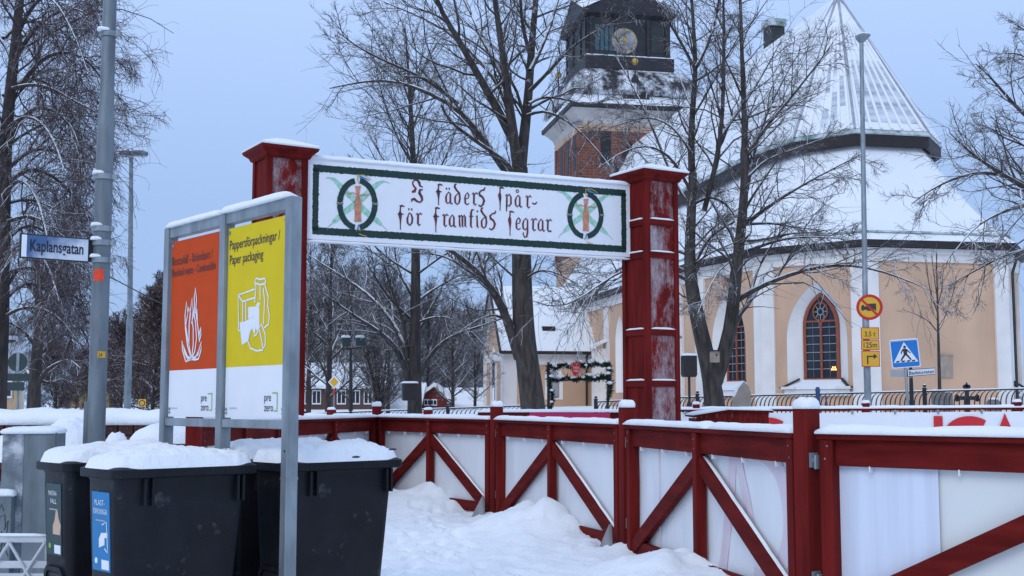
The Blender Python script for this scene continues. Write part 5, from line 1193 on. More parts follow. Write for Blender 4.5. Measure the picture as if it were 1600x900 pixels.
# ---------------------------------------------------------------- lamp posts
def lamp_left():
    b = gp(197, 36, .3); t = thing('street_lamp', b, 'tall slender grey lamp post with two flat snowy heads behind the brick wall', 'street lamp'); q = MB()
    tp = P(205, 246, 36); q.tube([b, Vector((b.x, b.y, 4.0)), Vector((b.x, b.y, 4.05)), Vector((tp.x, 36, tp.z))], [.105, .10, .082, .06], 14); q.build('post', M['galv'], t, angle=40)
    for sg, (x0, x1) in ((-1, (185, 207)), (1, (204, 231))):
        q = MB(); F = Frame(P(206, 240, 36), (1, .35 * sg, 0), (-.35 * sg, 1, 0)); s = 36 / FPX
        a0, a1 = (x0 - 206) * s, (x1 - 206) * s; z = 0 if sg > 0 else .0
        q.loft([rrect(F, a0 + .05, a1 - .05, -.14, .14, -.05, .05), rrect(F, a0, a1, -.17, .17, .0, .06), rrect(F, a0 + .02, a1 - .02, -.15, .15, .06, .06), rrect(F, a0 + .12, a1 - .12, -.08, .08, .10, .04)]); hd = q.build('lamp_head', M['galv_d'], t, angle=40)
        q = MB(); q.loft([rrect(F, a0 + .07, a1 - .07, -.12, .12, -.062, .04), rrect(F, a0 + .07, a1 - .07, -.12, .12, -.052, .04)]); q.build('lamp_glass', M['lamp_glass'], hd)
        q = MB(); snow_cap(q, F.at((a0 + a1) / 2, 0, .085), (a1 - a0) / 2 - .12, .10, .07, 0, 5, sg); q.build('snow_cap', M['snow'], hd, smooth=True)
lamp_left()
LY = 29.0
b = gp(1358.5, LY, .3); tp = P(1346, 66, LY)
t = thing('street_lamp', b, 'slim grey lamp post before the church carrying a no truck sign and yellow plates', 'street lamp')
q = MB(); q.tube([b, Vector((b.x, LY, 3.7)), Vector((b.x, LY, 3.75)), Vector((tp.x, LY, tp.z))], [.085, .08, .066, .05], 16); q.build('post', M['galv'], t, angle=40)
F = Frame(Vector((tp.x, LY, tp.z)), (1, .5, 0), (-.5, 1, 0)); q = MB(); q.loft([rrect(F, -.06, .06, -.06, .06, 0, .03), rrect(F, -.10, .14, -.13, .13, .10, .05), rrect(F, -.09, .20, -.15, .15, .17, .05), rrect(F, -.05, .20, -.12, .12, .20, .05)]); hd = q.build('lamp_head', M['galv'], t, angle=40)
q = MB(); snow_cap(q, F.at(.06, 0, .19), .12, .11, .05, .4, 5, 2); q.build('snow_cap', M['snow'], hd, smooth=True)
# the round sign and its plates are screwed to the post: parts of signs of their own
sy = LY - .12; cS = P(1358.5, 480, sy); RF = Frame(cS, (1, -.45, 0)); r = .305
t = thing('no_truck_sign', cS, 'round yellow no truck sign with a red rim and slash on the lamp post', 'road sign', rz=math.atan2(RF.u.y, RF.u.x))
q = MB(); q.disc(RF, 0, 0, r, -.012, .0, 40); pl_ = q.build('plate', M['sign_yellow'], t)
q = MB(); n = 40
q.loft([[RF.at(rr_ * math.cos(2 * math.pi * k / n), rr_ * math.sin(2 * math.pi * k / n), c) for k in range(n)] for rr_, c in ((.243, .001), (.243, .006), (r + .002, .006), (r + .002, -.014))], cap=False); q.build('rim', M['sign_red'], pl_)
q = MB(); q.prism(RF, [(-.19, -.01), (-.18, .05), (-.13, .06), (-.11, .02), (-.07, .02), (-.07, .085), (.155, .085), (.155, -.085), (.13, -.085), (.12, -.06), (.09, -.06), (.08, -.085), (-.05, -.085), (-.06, -.06), (-.13, -.06), (-.14, -.08), (-.17, -.08), (-.19, -.05)], .001, .004); q.build('truck_symbol', M['ink'], pl_)
q = MB(); q.ribbon(RF, [(-.175, .185, .05), (.175, -.185, .05)], .004, .003); q.build('slash', M['sign_red'], pl_)
PFm = Frame(P(1360, 543, sy), (1, -.12, 0))
t = thing('plate_sign', PFm.o, 'three yellow plates reading 3,5 t and 125 m with a bent arrow', 'road sign', rz=math.atan2(PFm.u.y, PFm.u.x))
s_ = sy / FPX
for (y0, y1) in ((511.5, 530.5), (531.5, 547), (548, 573)):
    z0, z1 = (543 - y1) * s_, (543 - y0) * s_; w = .212
    q = MB(); q.box(PFm, -w, w, z0, z1, -.012, 0); p_ = q.build('plate', M['sign_red'], t)
    q = MB(); q.box(PFm, -w + .018, w - .018, z0 + .018, z1 - .018, -.002, .003); q.build('plate_face', M['sign_yellow'], p_)
    if y0 < 520: text(PFm, '3,5 t', -.125, z0 + .075, .005, .25, .115, M['ink'], 'lettering', p_, bold=.01)
    elif y0 < 540: text(PFm, '125m', -.155, z0 + .06, .005, .31, .125, M['ink'], 'lettering', p_, bold=.012)
    else: q = MB(); m = (z0 + z1) / 2; q.ribbon(PFm, [(-.07, m - .13, .032), (-.07, m + .07, .032)], .003); q.ribbon(PFm, [(-.086, m + .055, .032), (.08, m + .055, .032)], .0045); q.prism(PFm, [(.07, m - .01), (.155, m + .055), (.07, m + .12)], .003, .006); q.build('arrow', M['ink'], p_)
# ---- pedestrian crossing sign on a leaning post
CY = 27.0; s_ = CY / FPX; cb = P(1419, 640, CY); ct_ = P(1413, 553, CY)
t = thing('crossing_sign', gp(1420, CY, .2), 'blue pedestrian crossing sign on a slightly leaning post', 'road sign')
q = MB(); q.tube([Vector((cb.x + .06, CY, .0)), ct_ + Vector((-.01, .0, .2))], .032, 10); q.build('post', M['galv'], t, smooth=True)
XF = Frame(ct_ + Vector((0, -.05, 0)), (1, -.18, .07), (-.085, 0, 1)); w = .305
q = MB(); q.loft([rrect(Frame(XF.at(0, 0, c), XF.u, XF.v), -w, w, -w, w, 0, .03) for c in (-.012, 0)]); bk = q.build('plate', M['white'], t)
q = MB(); q.loft([rrect(XF, -w + .02, w - .02, -w + .02, w - .02, c, .03) for c in (-.002, .004)]); q.build('blue_field', M['sign_blue'], bk)
q = MB(); q.prism(XF, [(-.262, -.185), (.262, -.185), (0, .262)], .004, .007); q.build('white_triangle', M['white'], bk)
q = MB(); q.disc(XF, .005, .152, .030, .007, .010, 14); q.prism(XF, [(-.045, .115), (.04, .115), (.055, .06), (.04, -.01), (-.03, -.01), (-.035, .05)], .007, .010)
for s in ([(.0, -.005, .045), (-.05, -.07, .038), (-.105, -.145, .03)], [(.015, -.005, .045), (.06, -.06, .038), (.115, -.14, .03)], [(-.03, .10, .03), (-.075, .045, .026), (-.08, .0, .02)], [(.04, .09, .03), (.085, .04, .024), (.12, .01, .02)]): q.ribbon(XF, s, .007, .003)
q.build('walker_symbol', M['ink'], bk)
q = MB()
for x in (-.17, -.055, .06, .165): q.prism(XF, [(x - .05, -.178), (x + .02, -.178), (x + .045, -.145), (x - .025, -.145)], .007, .009)
st_ = q.build('crossing_stripes', M['ink'], bk)
q = MB(); snow_strip(q, XF.at(-w, w, 0), XF.at(w, w, 0), .04, .02, .06, 4); q.build('snow_cap', M['snow'], t, smooth=True)
# ---- dark bollard post with the second street sign
BY = 32.0; bb_ = gp(1427, BY, .3); tp = P(1427.5, 572, BY)
t = thing('sign_post', bb_, 'thin dark weathered post with two street name boards beside the crossing sign', 'sign post')
q = MB(); q.tube([bb_, (bb_.x, BY, P(0, 612, BY).z), (bb_.x, BY, tp.z)], [.055, .055, .04], 12); q.build('shaft', M['black'], t, smooth=True)
for py in (588, 598, 604): q = MB(); z = zt(py, BY); q.tube([(bb_.x, BY, z - .05), (bb_.x, BY, z + .04)], .047, 12); q.build('worn_band', M['stone'] if py != 604 else M['snow'], t)
l_ = P(1418, 583, BY - .6); r_ = P(1461, 580, BY + .1); F = Frame(Vector((l_.x, l_.y, l_.z)), Vector((r_.x - l_.x, r_.y - l_.y, 0))); Lb = (r_ - l_).length
F = Frame(l_, (F.u.x, F.u.y, .06), (-.06, 0, 1))
q = MB(); q.box(F, 0, Lb, -.09, .09, -.03, 0); bd = q.build('name_board', M['black'], t)
q = MB(); q.box(F, .015, Lb - .015, -.075, .075, -.002, .005); q.build('board_face', M['white'], bd); text(F, 'Badstugatan', .05, -.045, .008, Lb - .1, .085, M['ink'], 'board_lettering', bd, bold=.015)
F = Frame(P(1391, 583, BY + .3), (1, -.3, 0)); q = MB(); q.box(F, 0, .42, -.10, .08, -.02, 0); bd = q.build('name_board', M['ink_grey'], t); bd['label'] = 'back street name board seen at an angle'
# ---- loudspeaker on a stand beside the gate, and one at the lime tree
def speaker(px, y0, y1, wpx, Y, zb, label, stand=True):
    c = P(px, (y0 + y1) / 2, Y); s = Y / FPX; w = wpx * s / 2; h = (y1 - y0) * s / 2
    t = thing('loudspeaker', (c.x, Y, zb if stand else c.z - h), label, 'loudspeaker'); F = Frame((c.x, Y, c.z), (1, .25, 0), (-.25, 1, 0))
    q = MB(); q.loft([rrect(F, -w * .86, w * .86, -w * .7, w * .7, -h, .04), rrect(F, -w, w, -w * .8, w * .8, -h + .06, .05), rrect(F, -w, w, -w * .8, w * .8, h - .03, .05), rrect(F, -w * .97, w * .97, -w * .78, w * .78, h, .05)]); q.build('cabinet', M['black'], t, angle=40)
    G = Frame(F.at(0, -w * .8, 0), F.u); q = MB(); q.loft([rrect(G, -w * .85, w * .85, -h * .85, h * .85, c_, .04) for c_ in (.001, .012)]); q.build('grille', M['fascia'], t)
    q = MB(); snow_cap(q, F.at(0, 0, h), w * 1.08, w * .85, .07, .25, 6, px); q.build('snow_cap', M['snow'], t, smooth=True)
    if stand:
        q = MB(); q.tube([(c.x, Y, zb), (c.x, Y, c.z - h)], .035, 10); q.tube([(c.x, Y, (zb + c.z - h) / 2 + .1), (c.x, Y, (zb + c.z - h) / 2 + .25)], .055, 10)
        for a in (.4, 2.5, 4.6): q.tube([(c.x, Y, zb + .45), (c.x + .45 * math.cos(a), Y + .45 * math.sin(a), zb)], .018, 6)
        q.build('stand', M['black'], t)
speaker(1076.5, 556, 589, 22, 33.0, terrain(9, 33), 'black loudspeaker with a snowy top on a stand right of the gate pillar')
speaker(640, 599, 626, 23, 43.5, 1, 'black loudspeaker with snow on top hanging on the lime tree trunk', False)
# ---- twin floodlights on a thin mast
fy = 46.0; b = gp(548, fy, .3); t = thing('floodlight_mast', b, 'thin dark mast with two floodlights under snow left of the lime tree', 'floodlight')
q = MB(); q.tube([b, P(548, 545, fy)], .045, 8); q.tube([P(534, 546, fy), P(566, 543, fy)], .035, 6); q.build('mast', M['black'], t)
for px in (541, 563):
    F = Frame(P(px, 534, fy), (1, .3, 0), (0, -.35, 1)); q = MB(); q.loft([rrect(Frame(F.at(0, 0, c), F.u, F.v), -a, a, -b_, b_, 0, .04) for a, b_, c in ((.12, .10, -.2), (.16, .14, -.1), (.17, .16, .0), (.14, .13, .012))]); q.build('floodlight', M['sign_back'], t)
    q = MB(); snow_cap(q, F.at(0, .14, -.08), .16, .1, .09, .3, 5, px); q.build('snow_cap', M['snow'], t, smooth=True)
# ---- priority road sign
dy = 48.0; c = P(522, 597, dy); t = thing('priority_sign', gp(521.5, dy, .3), 'yellow diamond priority road sign on a thin post before the brick house', 'road sign')
q = MB(); q.tube([gp(521.5, dy, .3), c + Vector((0, .04, 0))], .03, 8); q.build('post', M['galv'], t)
F = Frame(c, (1, -.4, 0)); r = .27
q = MB(); q.prism(F, [(0, -r), (r, 0), (0, r), (-r, 0)], -.01, 0); p_ = q.build('plate', M['white'], t); r = .20
q = MB(); q.prism(F, [(0, -r), (r, 0), (0, r), (-r, 0)], -.002, .006); q.build('yellow_field', M['sign_yellow'], p_)
F = Frame(c + Vector((-.01, -.03, -.40)), (1, -.4, 0)); q = MB(); q.box(F, -.05, .05, -.10, .08, -.01, 0); q.build('small_plate', M['sign_red'], t)
# ---- backs of road signs at the left
sy2 = 38.0; s_ = sy2 / FPX; b = gp(27.5, sy2, .3); t = thing('sign_back_post', b, 'grey post with dark backs of a round and two square road signs, far left', 'road sign')
q = MB(); q.tube([b, P(28, 553, sy2)], .04, 10); q.build('post', M['galv'], t, smooth=True)
F = Frame(P(28, 566, sy2 - .06), (1, .2, 0)); q = MB(); q.disc(F, .0, 0, .30, -.01, .01, 32); q.build('round_plate', M['sign_back'], t)
q = MB(); n = 32; q.loft([[F.at(r_ * math.cos(2 * math.pi * k / n), r_ * math.sin(2 * math.pi * k / n), c) for k in range(n)] for r_, c in ((.29, .012), (.305, .016), (.305, -.012))], cap=False); q.build('rim', M['galv'], t)
q = MB(); q.box(F, -.38, .38, (566 - 595) * s_, (566 - 583.5) * s_, -.01, .01); q.build('square_plate', M['sign_back'], t)
q = MB(); q.box(F, -.30, .22, (566 - 610) * s_, (566 - 597) * s_, -.01, .01); q.build('square_plate', M['sign_back'], t)
q = MB(); q.box(F, -.045, .045, -.36, .3, .012, .03); q.build('bracket', M['galv'], t)
# ---- small round yellow sign far off
c = P(222, 630, 62); t = thing('speed_sign', gp(222, 62, 1.0), 'tiny round yellow road sign with a red rim behind the brick wall', 'road sign')
F = Frame(c, (1, 0, 0)); q = MB(); q.tube([gp(222, 62, .5), c], .03, 6); q.build('post', M['galv'], t)
q = MB(); q.box(F, -.19, .19, -.2, .2, -.02, -.008); p_ = q.build('plate', M['sign_yellow'], t); q = MB(); q.disc(F, 0, 0, .16, -.007, .0, 24); q.build('rim', M['ink'], p_); q = MB(); q.disc(F, 0, 0, .11, .0, .006, 24); q.build('yellow_field', M['sign_yellow'], p_)
# ---- graves behind the iron fence
gy = 43.0; s_ = gy / FPX; c = P(1511, 622, gy); t = thing('iron_cross', gp(1511, gy, 1.0), 'ornate black iron grave cross rising over the fence', 'grave cross')
F = Frame(c, (1, 0, 0)); q = MB(); q.box(F, -.07, .07, -1.0, .36, -.03, .03, .01); q.box(F, -.33, .33, -.07, .07, -.035, .035, .01)
q.build('cross', M['black'], t)
for (x, z) in ((-.36, .05), (-.36, -.05), (.36, .05), (.36, -.05), (-.06, .40), (.06, .40)): q = MB(); q.disc(F, x, z, .075, -.03, .03, 14); q.build('trefoil', M['black'], t)
q = MB(); q.prism(F, [(-.07, .40), (.07, .40), (0, .56)], -.03, .03); q.build('tip', M['black'], t)
gl = ['grey leaning gravestone left of the iron cross', 'low grave lantern post behind the fence beside the sapling', 'small snow topped gravestone right of the iron cross', 'slim grey gravestone close to the iron cross']
for k, (px, y0, w, m) in enumerate(((1471, 612, .14, 'stone'), (1460, 611, .10, 'stone'), (1552, 624, .22, 'stone'), (1482, 613, .12, 'stone'))):
    c = P(px, y0, gy - .5); zb = 1.0; F = Frame((c.x, gy - .5, 0), (1, 0, 0)); q = MB(); q.prism(F, [(-w, zb), (w, zb), (w, c.z - .08), (w * .6, c.z), (-w * .6, c.z), (-w, c.z - .08)], -.07, .07)
    t = thing('gravestone', (c.x, gy - .5, zb), gl[k], 'gravestone', 'graves in the churchyard'); q.build('slab', M[m], t); q = MB(); snow_cap(q, (c.x, gy - .5, c.z - .01), w * .7, .07, .07, 0, 5, k); q.build('snow_cap', M['snow'], t, smooth=True)
c = P(1162, 636, 40); t = thing('gravestone', (c.x, 40.5, .9), 'broad rounded sandstone grave slab with a snowy edge by the forked tree', 'gravestone')
F = Frame((c.x, 40.5, 0), (1, .3, 0)); zt2 = zt(596, 40); q = MB()
o = [(-.32, .5), (.36, .5), (.34, zt2 - .35), (.25, zt2 - .12), (.08, zt2), (-.12, zt2 - .22), (-.26, zt2 - .5)]
q.prism(F, o, -.08, .08); q.build('slab', M['plaque'], t)
q = MB(); 
for (p_, r_) in zip(o[2:-1], o[3:]): snow_strip(q, F.at(*p_), F.at(*r_), .17, .05, .06, p_[0])
q.build('snow_cap', M['snow'], t, smooth=True)
FA_ = Frame(CP(-3.5, 0), CP(3.5, 0) - CP(-3.5, 0)); x, z = FA_.on(1478, 573)
t = thing('wall_plaque', FA_.at(x, z), 'weathered stone plaque on the church wall behind the sapling', 'plaque', rz=math.atan2(FA_.u.y, FA_.u.x)); q = MB(); q.box(FA_, x - .32, x + .32, z - .5, z + .5, 0, .05); q.build('slab', M['plaque'], t); q = MB(); q.box(FA_, x - .36, x + .36, z + .5, z + .56, 0, .08); q.build('ledge', M['plaque'], t)
# little feeder box in the fork of the tree
BFd = P(1117, 557, 33.0); t = thing('birdhouse', BFd, 'small brown nest box hanging in the fork of the tree by the gate', 'birdhouse'); F = Frame(BFd, (1, .5, 0)); q = MB(); q.box(F, -.10, .10, -.16, .14, -.1, .08, .006); q.build('box', M['plaque'], t); q = MB(); q.box(F, -.14, .14, .14, .17, -.14, .14, .004); q.build('roof', M['fascia'], t); q = MB(); q.disc(F, 0, .04, .03, .08, .085, 12); q.build('hole', M['black'], t)
# blue coated pump post behind the iron fence
c = P(1278, 622, 37.5); t = thing('water_pump', gp(1278, 37.5, 1.0), 'blue enamelled water pump standing at the iron fence below the church window', 'water pump'); q = MB(); q.tube([(c.x, 37.5, .6), (c.x, 37.5, c.z + .22)], .07, 10); q.tube([(c.x, 37.5, c.z + .22), (c.x, 37.5, c.z + .34)], [.09, .05], 10); q.build('body', M['blue_coat'], t, angle=40); q = MB(); q.tube([(c.x, 37.5, c.z + .1), (c.x + .2, 37.4, c.z + .12), (c.x + .26, 37.4, c.z - .3)], .025, 8); q.build('handle', M['blue_coat'], t)
# ---------------------------------------------------------------- buildings in the distance
def house(name, x0, x1, Y, dep, ztop, zridge, wall, roof, label, ridge='x', wins=(), z0=0.2, over=.4, rot=0.0):
    t = thing(name, ((x0 + x1) / 2, Y + dep / 2, z0), label, 'house' if name != 'barn' else 'barn'); F = Frame((x0, Y, 0), rotz(rot), rotz(rot + math.pi / 2)); L = x1 - x0
    G = Frame(F.o, F.u); q = MB(); q.box(F, 0, L, 0, dep, z0 - .6, ztop); w = q.build('wall', M[wall], t)
    if ridge == 'x':
        sec = [(-over, ztop - .15), (dep / 2, zridge), (dep + over, ztop - .15), (dep + over, ztop + .1), (dep / 2, zridge + .3), (-over, ztop + .1)]
        q = MB(); q.loft([[F.at(a, b, z) for b, z in sec] for a in (-over, L + over)]); q.build('roof', M[roof], t)
        for a in (0, L): q = MB(); q.face([F.at(a + (-.005 if a == 0 else .005), 0, ztop), F.at(a + (-.005 if a == 0 else .005), dep, ztop), F.at(a + (-.005 if a == 0 else .005), dep / 2, zridge)]); q.build('gable', M[wall], t)
    else:
        sec = [(-over, ztop - .15), (L / 2, zridge), (L + over, ztop - .15), (L + over, ztop + .1), (L / 2, zridge + .3), (-over, ztop + .1)]
        q = MB(); q.loft([[F.at(a, b, z) for a, z in sec] for b in (-over, dep + over)]); q.build('roof', M[roof], t)
        q = MB(); q.prism(G, [(0, ztop), (L, ztop), (L / 2, zridge)], -.1, .005); q.build('gable', M[wall], t)
    for (a, z, ww, hh) in wins:
        q = MB(); q.box(G, a - ww / 2, a + ww / 2, z, z + hh, 0, .06); f = q.build('window', M['white'], t)
        for c_ in (-1, 1):
            q = MB(); q.box(G, a + c_ * ww * .23 - ww * .18, a + c_ * ww * .23 + ww * .18, z + .1, z + hh - .1, .055, .07); q.build('pane', M['pane'], f)
    return t
def wx(px, Y): return gp(px, Y).x
Y = 60.0
house('house', wx(31, Y) - 4.2 * math.cos(.55), wx(31, Y) + 4.2 * (1 - math.cos(.55)), Y - 4.2 * math.sin(.55), 6, zt(583, Y), zt(536, Y + 4), 'house_peach', 'roof_thin', 'pale house with a grey mansard roof at the left edge', 'x', [(3.45, zt(622, Y), .6, .85), (1.9, zt(622, Y), .6, .85)], over=.2, rot=.55)
tq = [o for o in bpy.data.objects if o.name == 'house'][0]; q = MB(); q.box(Frame((wx(19, Y + 2), Y + 2, 0), rotz(.55), rotz(.55 + math.pi / 2)), -3.5, 0, 0, 3, zt(549, Y + 2), zt(531, Y + 2)); q.build('roof', M['tile_roof'], tq); q = MB(); q.box(Frame((wx(36, Y + .5), Y + .5, 0), rotz(.55), rotz(.55 + math.pi / 2)), -.3, 0, 0, 2, .2, zt(611, Y)); q.build('lean_to', M['plaster'], tq)
Y = 120.0
house('house', wx(108, Y), wx(128, Y), Y, 8, zt(609, Y), zt(595, Y), 'house_yellow', 'tile_roof', 'small yellow house with a dark gable far behind the brick wall', 'y', [(.6, zt(618, Y), .5, .7), (1.0, zt(622, Y), .6, .9)][:1], z0=1.5, over=.3)
Y = 128.0
house('house', wx(90, Y), wx(142, Y), Y, 10, zt(611, Y), zt(596, Y), 'brick_house', 'roof_snow', 'far red house with a snowy roof behind the street pole', 'x', [(1, zt(620, Y), .7, .9)], z0=1.5)
Y = 84.0
bx0 = wx(440, Y)
house('house', bx0, wx(592, Y), Y, 12, zt(604, Y), zt(573, Y + 6), 'brick_house', 'roof_snow', 'long dark red brick house with white windows and a snowy roof', 'x', [(wx(px, Y) - bx0, zt(632, Y), .62, 1.0) for px in (455, 476, 494, 533, 555, 575)], z0=.6)
Y = 92.0
house('barn', wx(657, Y), wx(699, Y), Y, 6, zt(623, Y), zt(604, Y), 'barn', 'roof_snow', 'small red gabled barn with a four pane window right of the lime tree', 'y', [(wx(668, Y) - wx(657, Y), zt(634, Y), .55, .5), (wx(677, Y) - wx(657, Y), zt(634, Y), .55, .5)], z0=.8)
Y = 88.0
house('barn', wx(596, Y), wx(650, Y), Y, 9, zt(636, Y), zt(604, Y + 4.5), 'barn', 'roof_snow', 'low barn under a broad snow covered roof left of the lime trunk', 'x', [], z0=.6)
Y = 100.0
house('house', wx(700, Y), wx(775, Y), Y, 7, zt(634, Y), zt(611, Y + 3), 'plaster', 'roof_snow', 'low white building with a snowy roof between the barn and the sacristy', 'x', [(wx(728, Y) - wx(700, Y), zt(641, Y), .8, .35)], z0=.4)

# lit advent candles standing in the church window
Fb = Frame(CP(-6.72, 3.95), CP(-3.5, 0) - CP(-6.72, 3.95)); cx_, cz_ = Fb.on(1296, 577)
t = thing('advent_candles', Fb.at(cx_, cz_ - .2, -.46), 'tiny lit candlestick glowing in the lower right of the church window', 'candlestick')
M['flame'] = mat('candle_flame', (.9, .5, .2), .5, emit=(1, .42, .10, 3.0))
q = MB(); q.box(Fb, cx_ - .14, cx_ + .14, cz_ - .2, cz_ - .16, -.49, -.45); q.build('stand', M['fascia'], t)
for x, z in ((-.10, 0), (.0, .0), (.10, 0), (-.05, .10), (.06, .10)):
    q = MB(); q.sphere(Fb.at(cx_ + x, cz_ + z, -.465), .032, 8, 6, 1.4); q.build('flame', M['flame'], t)
# ---------------------------------------------------------------- trees: traced limbs in depth, then branches and twigs grown from them
def nrm(a): return a / np.maximum(np.linalg.norm(a, axis=-1, keepdims=True), 1e-9)
def resample(pts, rad, n):
    pts = np.asarray(pts, float); rad = np.asarray(rad, float)
    d = np.concatenate([[0], np.cumsum(np.linalg.norm(np.diff(pts, axis=0), axis=1))]); t = np.linspace(0, d[-1], n)
    out = np.stack([np.interp(t, d, pts[:, k]) for k in range(3)], 1)
    for _ in range(2): out[1:-1] = (out[:-2] + 2 * out[1:-1] + out[2:]) / 4
    return out, np.interp(t, d, rad)
def spawn(rng, pp, pr, per, n, ratio, ang, trop, wig, tmin=.15, rscale=.45, taper=.25, rmin=.006, lenref=None, droop=0.0, lmin=.15, lmax=9):
    """children of parents pp (M, m, 3) with radii pr (M, m): returns points (K, n, 3) and radii (K, n)"""
    Mn, m, _ = pp.shape; K = Mn * per
    L = np.linalg.norm(np.diff(pp, axis=1), axis=2).sum(1)
    pi = np.repeat(np.arange(Mn), per); t = tmin + (1 - tmin) * (np.tile(np.arange(per), Mn) + rng.random(K)) / per
    t = np.clip(t, 0, .995); f = t * (m - 1); i = f.astype(int); w = (f - i)[:, None]
    pos = pp[pi, i] * (1 - w) + pp[pi, i + 1] * w; tan = nrm(pp[pi, i + 1] - pp[pi, i]); r0 = pr[pi, i] * (1 - w[:, 0]) + pr[pi, i + 1] * w[:, 0]
    rv = rng.normal(size=(K, 3)); perp = nrm(rv - tan * (rv * tan).sum(1, keepdims=True))
    a = rng.uniform(ang[0], ang[1], K)[:, None]; d = nrm(np.cos(a) * tan + np.sin(a) * perp + np.array([0, 0, trop]))
    ln = np.clip(L[pi] * ratio * (1.1 - .6 * t) * rng.uniform(.6, 1.35, K), lmin, lmax)
    P_ = np.zeros((K, n, 3)); P_[:, 0] = pos; step = (ln / (n - 1))[:, None]
    for k in range(1, n):
        d = nrm(d + rng.normal(size=(K, 3)) * wig + np.array([0, 0, trop * .35 - droop * k / n])); P_[:, k] = P_[:, k - 1] + d * step
    rs = np.maximum(np.minimum(r0 * rscale, ln * .02), rmin)[:, None] * np.linspace(1, taper, n)[None]
    return P_, np.maximum(rs, rmin * .6)
def tubes(P_, Rr, sides):
    K, n, _ = P_.shape
    T = np.empty_like(P_); T[:, 1:-1] = P_[:, 2:] - P_[:, :-2]; T[:, 0] = P_[:, 1] - P_[:, 0]; T[:, -1] = P_[:, -1] - P_[:, -2]; T = nrm(T)
    ref = np.where(np.abs(T[..., 2:3]) < .9, np.array([0, 0, 1.0]), np.array([1.0, 0, 0])); X = nrm(np.cross(ref, T)); Y = np.cross(T, X)
    a = np.arange(sides) * 2 * np.pi / sides + .5
    V = P_[:, :, None] + Rr[:, :, None, None] * (X[:, :, None] * np.cos(a)[None, None, :, None] + Y[:, :, None] * np.sin(a)[None, None, :, None])
    base = (np.arange(K) * n * sides)[:, None, None] + (np.arange(n - 1) * sides)[None, :, None]; s = np.arange(sides)[None, None]
    s2 = (s + 1) % sides
    F = np.stack([base + s, base + s2, base + sides + s2, base + sides + s], -1).reshape(-1, 4)
    return V.reshape(-1, 3), F
def join(parts):
    Vs, Fs, o = [], [], 0
    for V_, F_ in parts: Vs.append(V_); Fs.append(F_ + o); o += len(V_)
    return np.concatenate(Vs), np.concatenate(Fs)
def limb(pts, Y, r0, r1, n=14, curve=0.0, y1=0.0):
    """a traced limb: pixel points at the tree's depth, swinging y1 metres towards or away from the camera along its length"""
    m = len(pts); out = []
    for k, (px, py) in enumerate(pts): out.append(tuple(P(px, py, Y + y1 * (k / max(1, m - 1)) ** 1.2)))
    return resample(out, np.linspace(r0, r1, m), n)
def tree(name, base, limbs, levels, label, cat='tree', group=None, bark='bark', twig='twig', seed=1, lead=1):
    """limbs[0] is the trunk; every limb may carry branches; levels describe the successive generations of twigs"""
    rng = np.random.default_rng(seed); t = thing(name, base, label, cat, group)
    trunk_parts = []; big = []
    for (p, r) in limbs: trunk_parts.append(tubes(p[None], r[None], 10)); big.append((p, r))
    n0 = 14
    Pp = np.stack([p for p, r in big[1:] if len(p) == n0] or [big[0][0]]); Pr = np.stack([r for p, r in big[1:] if len(p) == n0] or [big[0][1]])
    tp_, tr_ = big[0]; k0 = int(len(tp_) * .38); up_, ur_ = resample(tp_[k0:], tr_[k0:] * .6, n0)
    Pp = np.concatenate([Pp, np.repeat(up_[None], lead, 0)]); Pr = np.concatenate([Pr, np.repeat(ur_[None], lead, 0)])
    crown = []; allp = [(Pp, Pr)]
    src = (Pp, Pr)
    for k, lv in enumerate(levels):
        lv = dict(lv); both = lv.pop('both', False); sides = lv.pop('sides', 4)
        if both:
            A = [spawn(rng, a, b, **lv) for a, b in allp[-2:]]
            Pn = np.concatenate([x[0] for x in A]); Rn = np.concatenate([x[1] for x in A])
        else: Pn, Rn = spawn(rng, src[0], src[1], **lv)
        if k == 0: trunk_parts.append(tubes(Pn, Rn, 6))
        else: crown.append(tubes(Pn, Rn, sides))
        src = (Pn, Rn); allp.append(src)
    V_, F_ = join(trunk_parts); np_mesh('trunk', V_, F_, M[bark], t)
    V_, F_ = join(crown); np_mesh('crown', V_, F_, M[twig], t)
    return t
def shift(l, Y, dy): return l
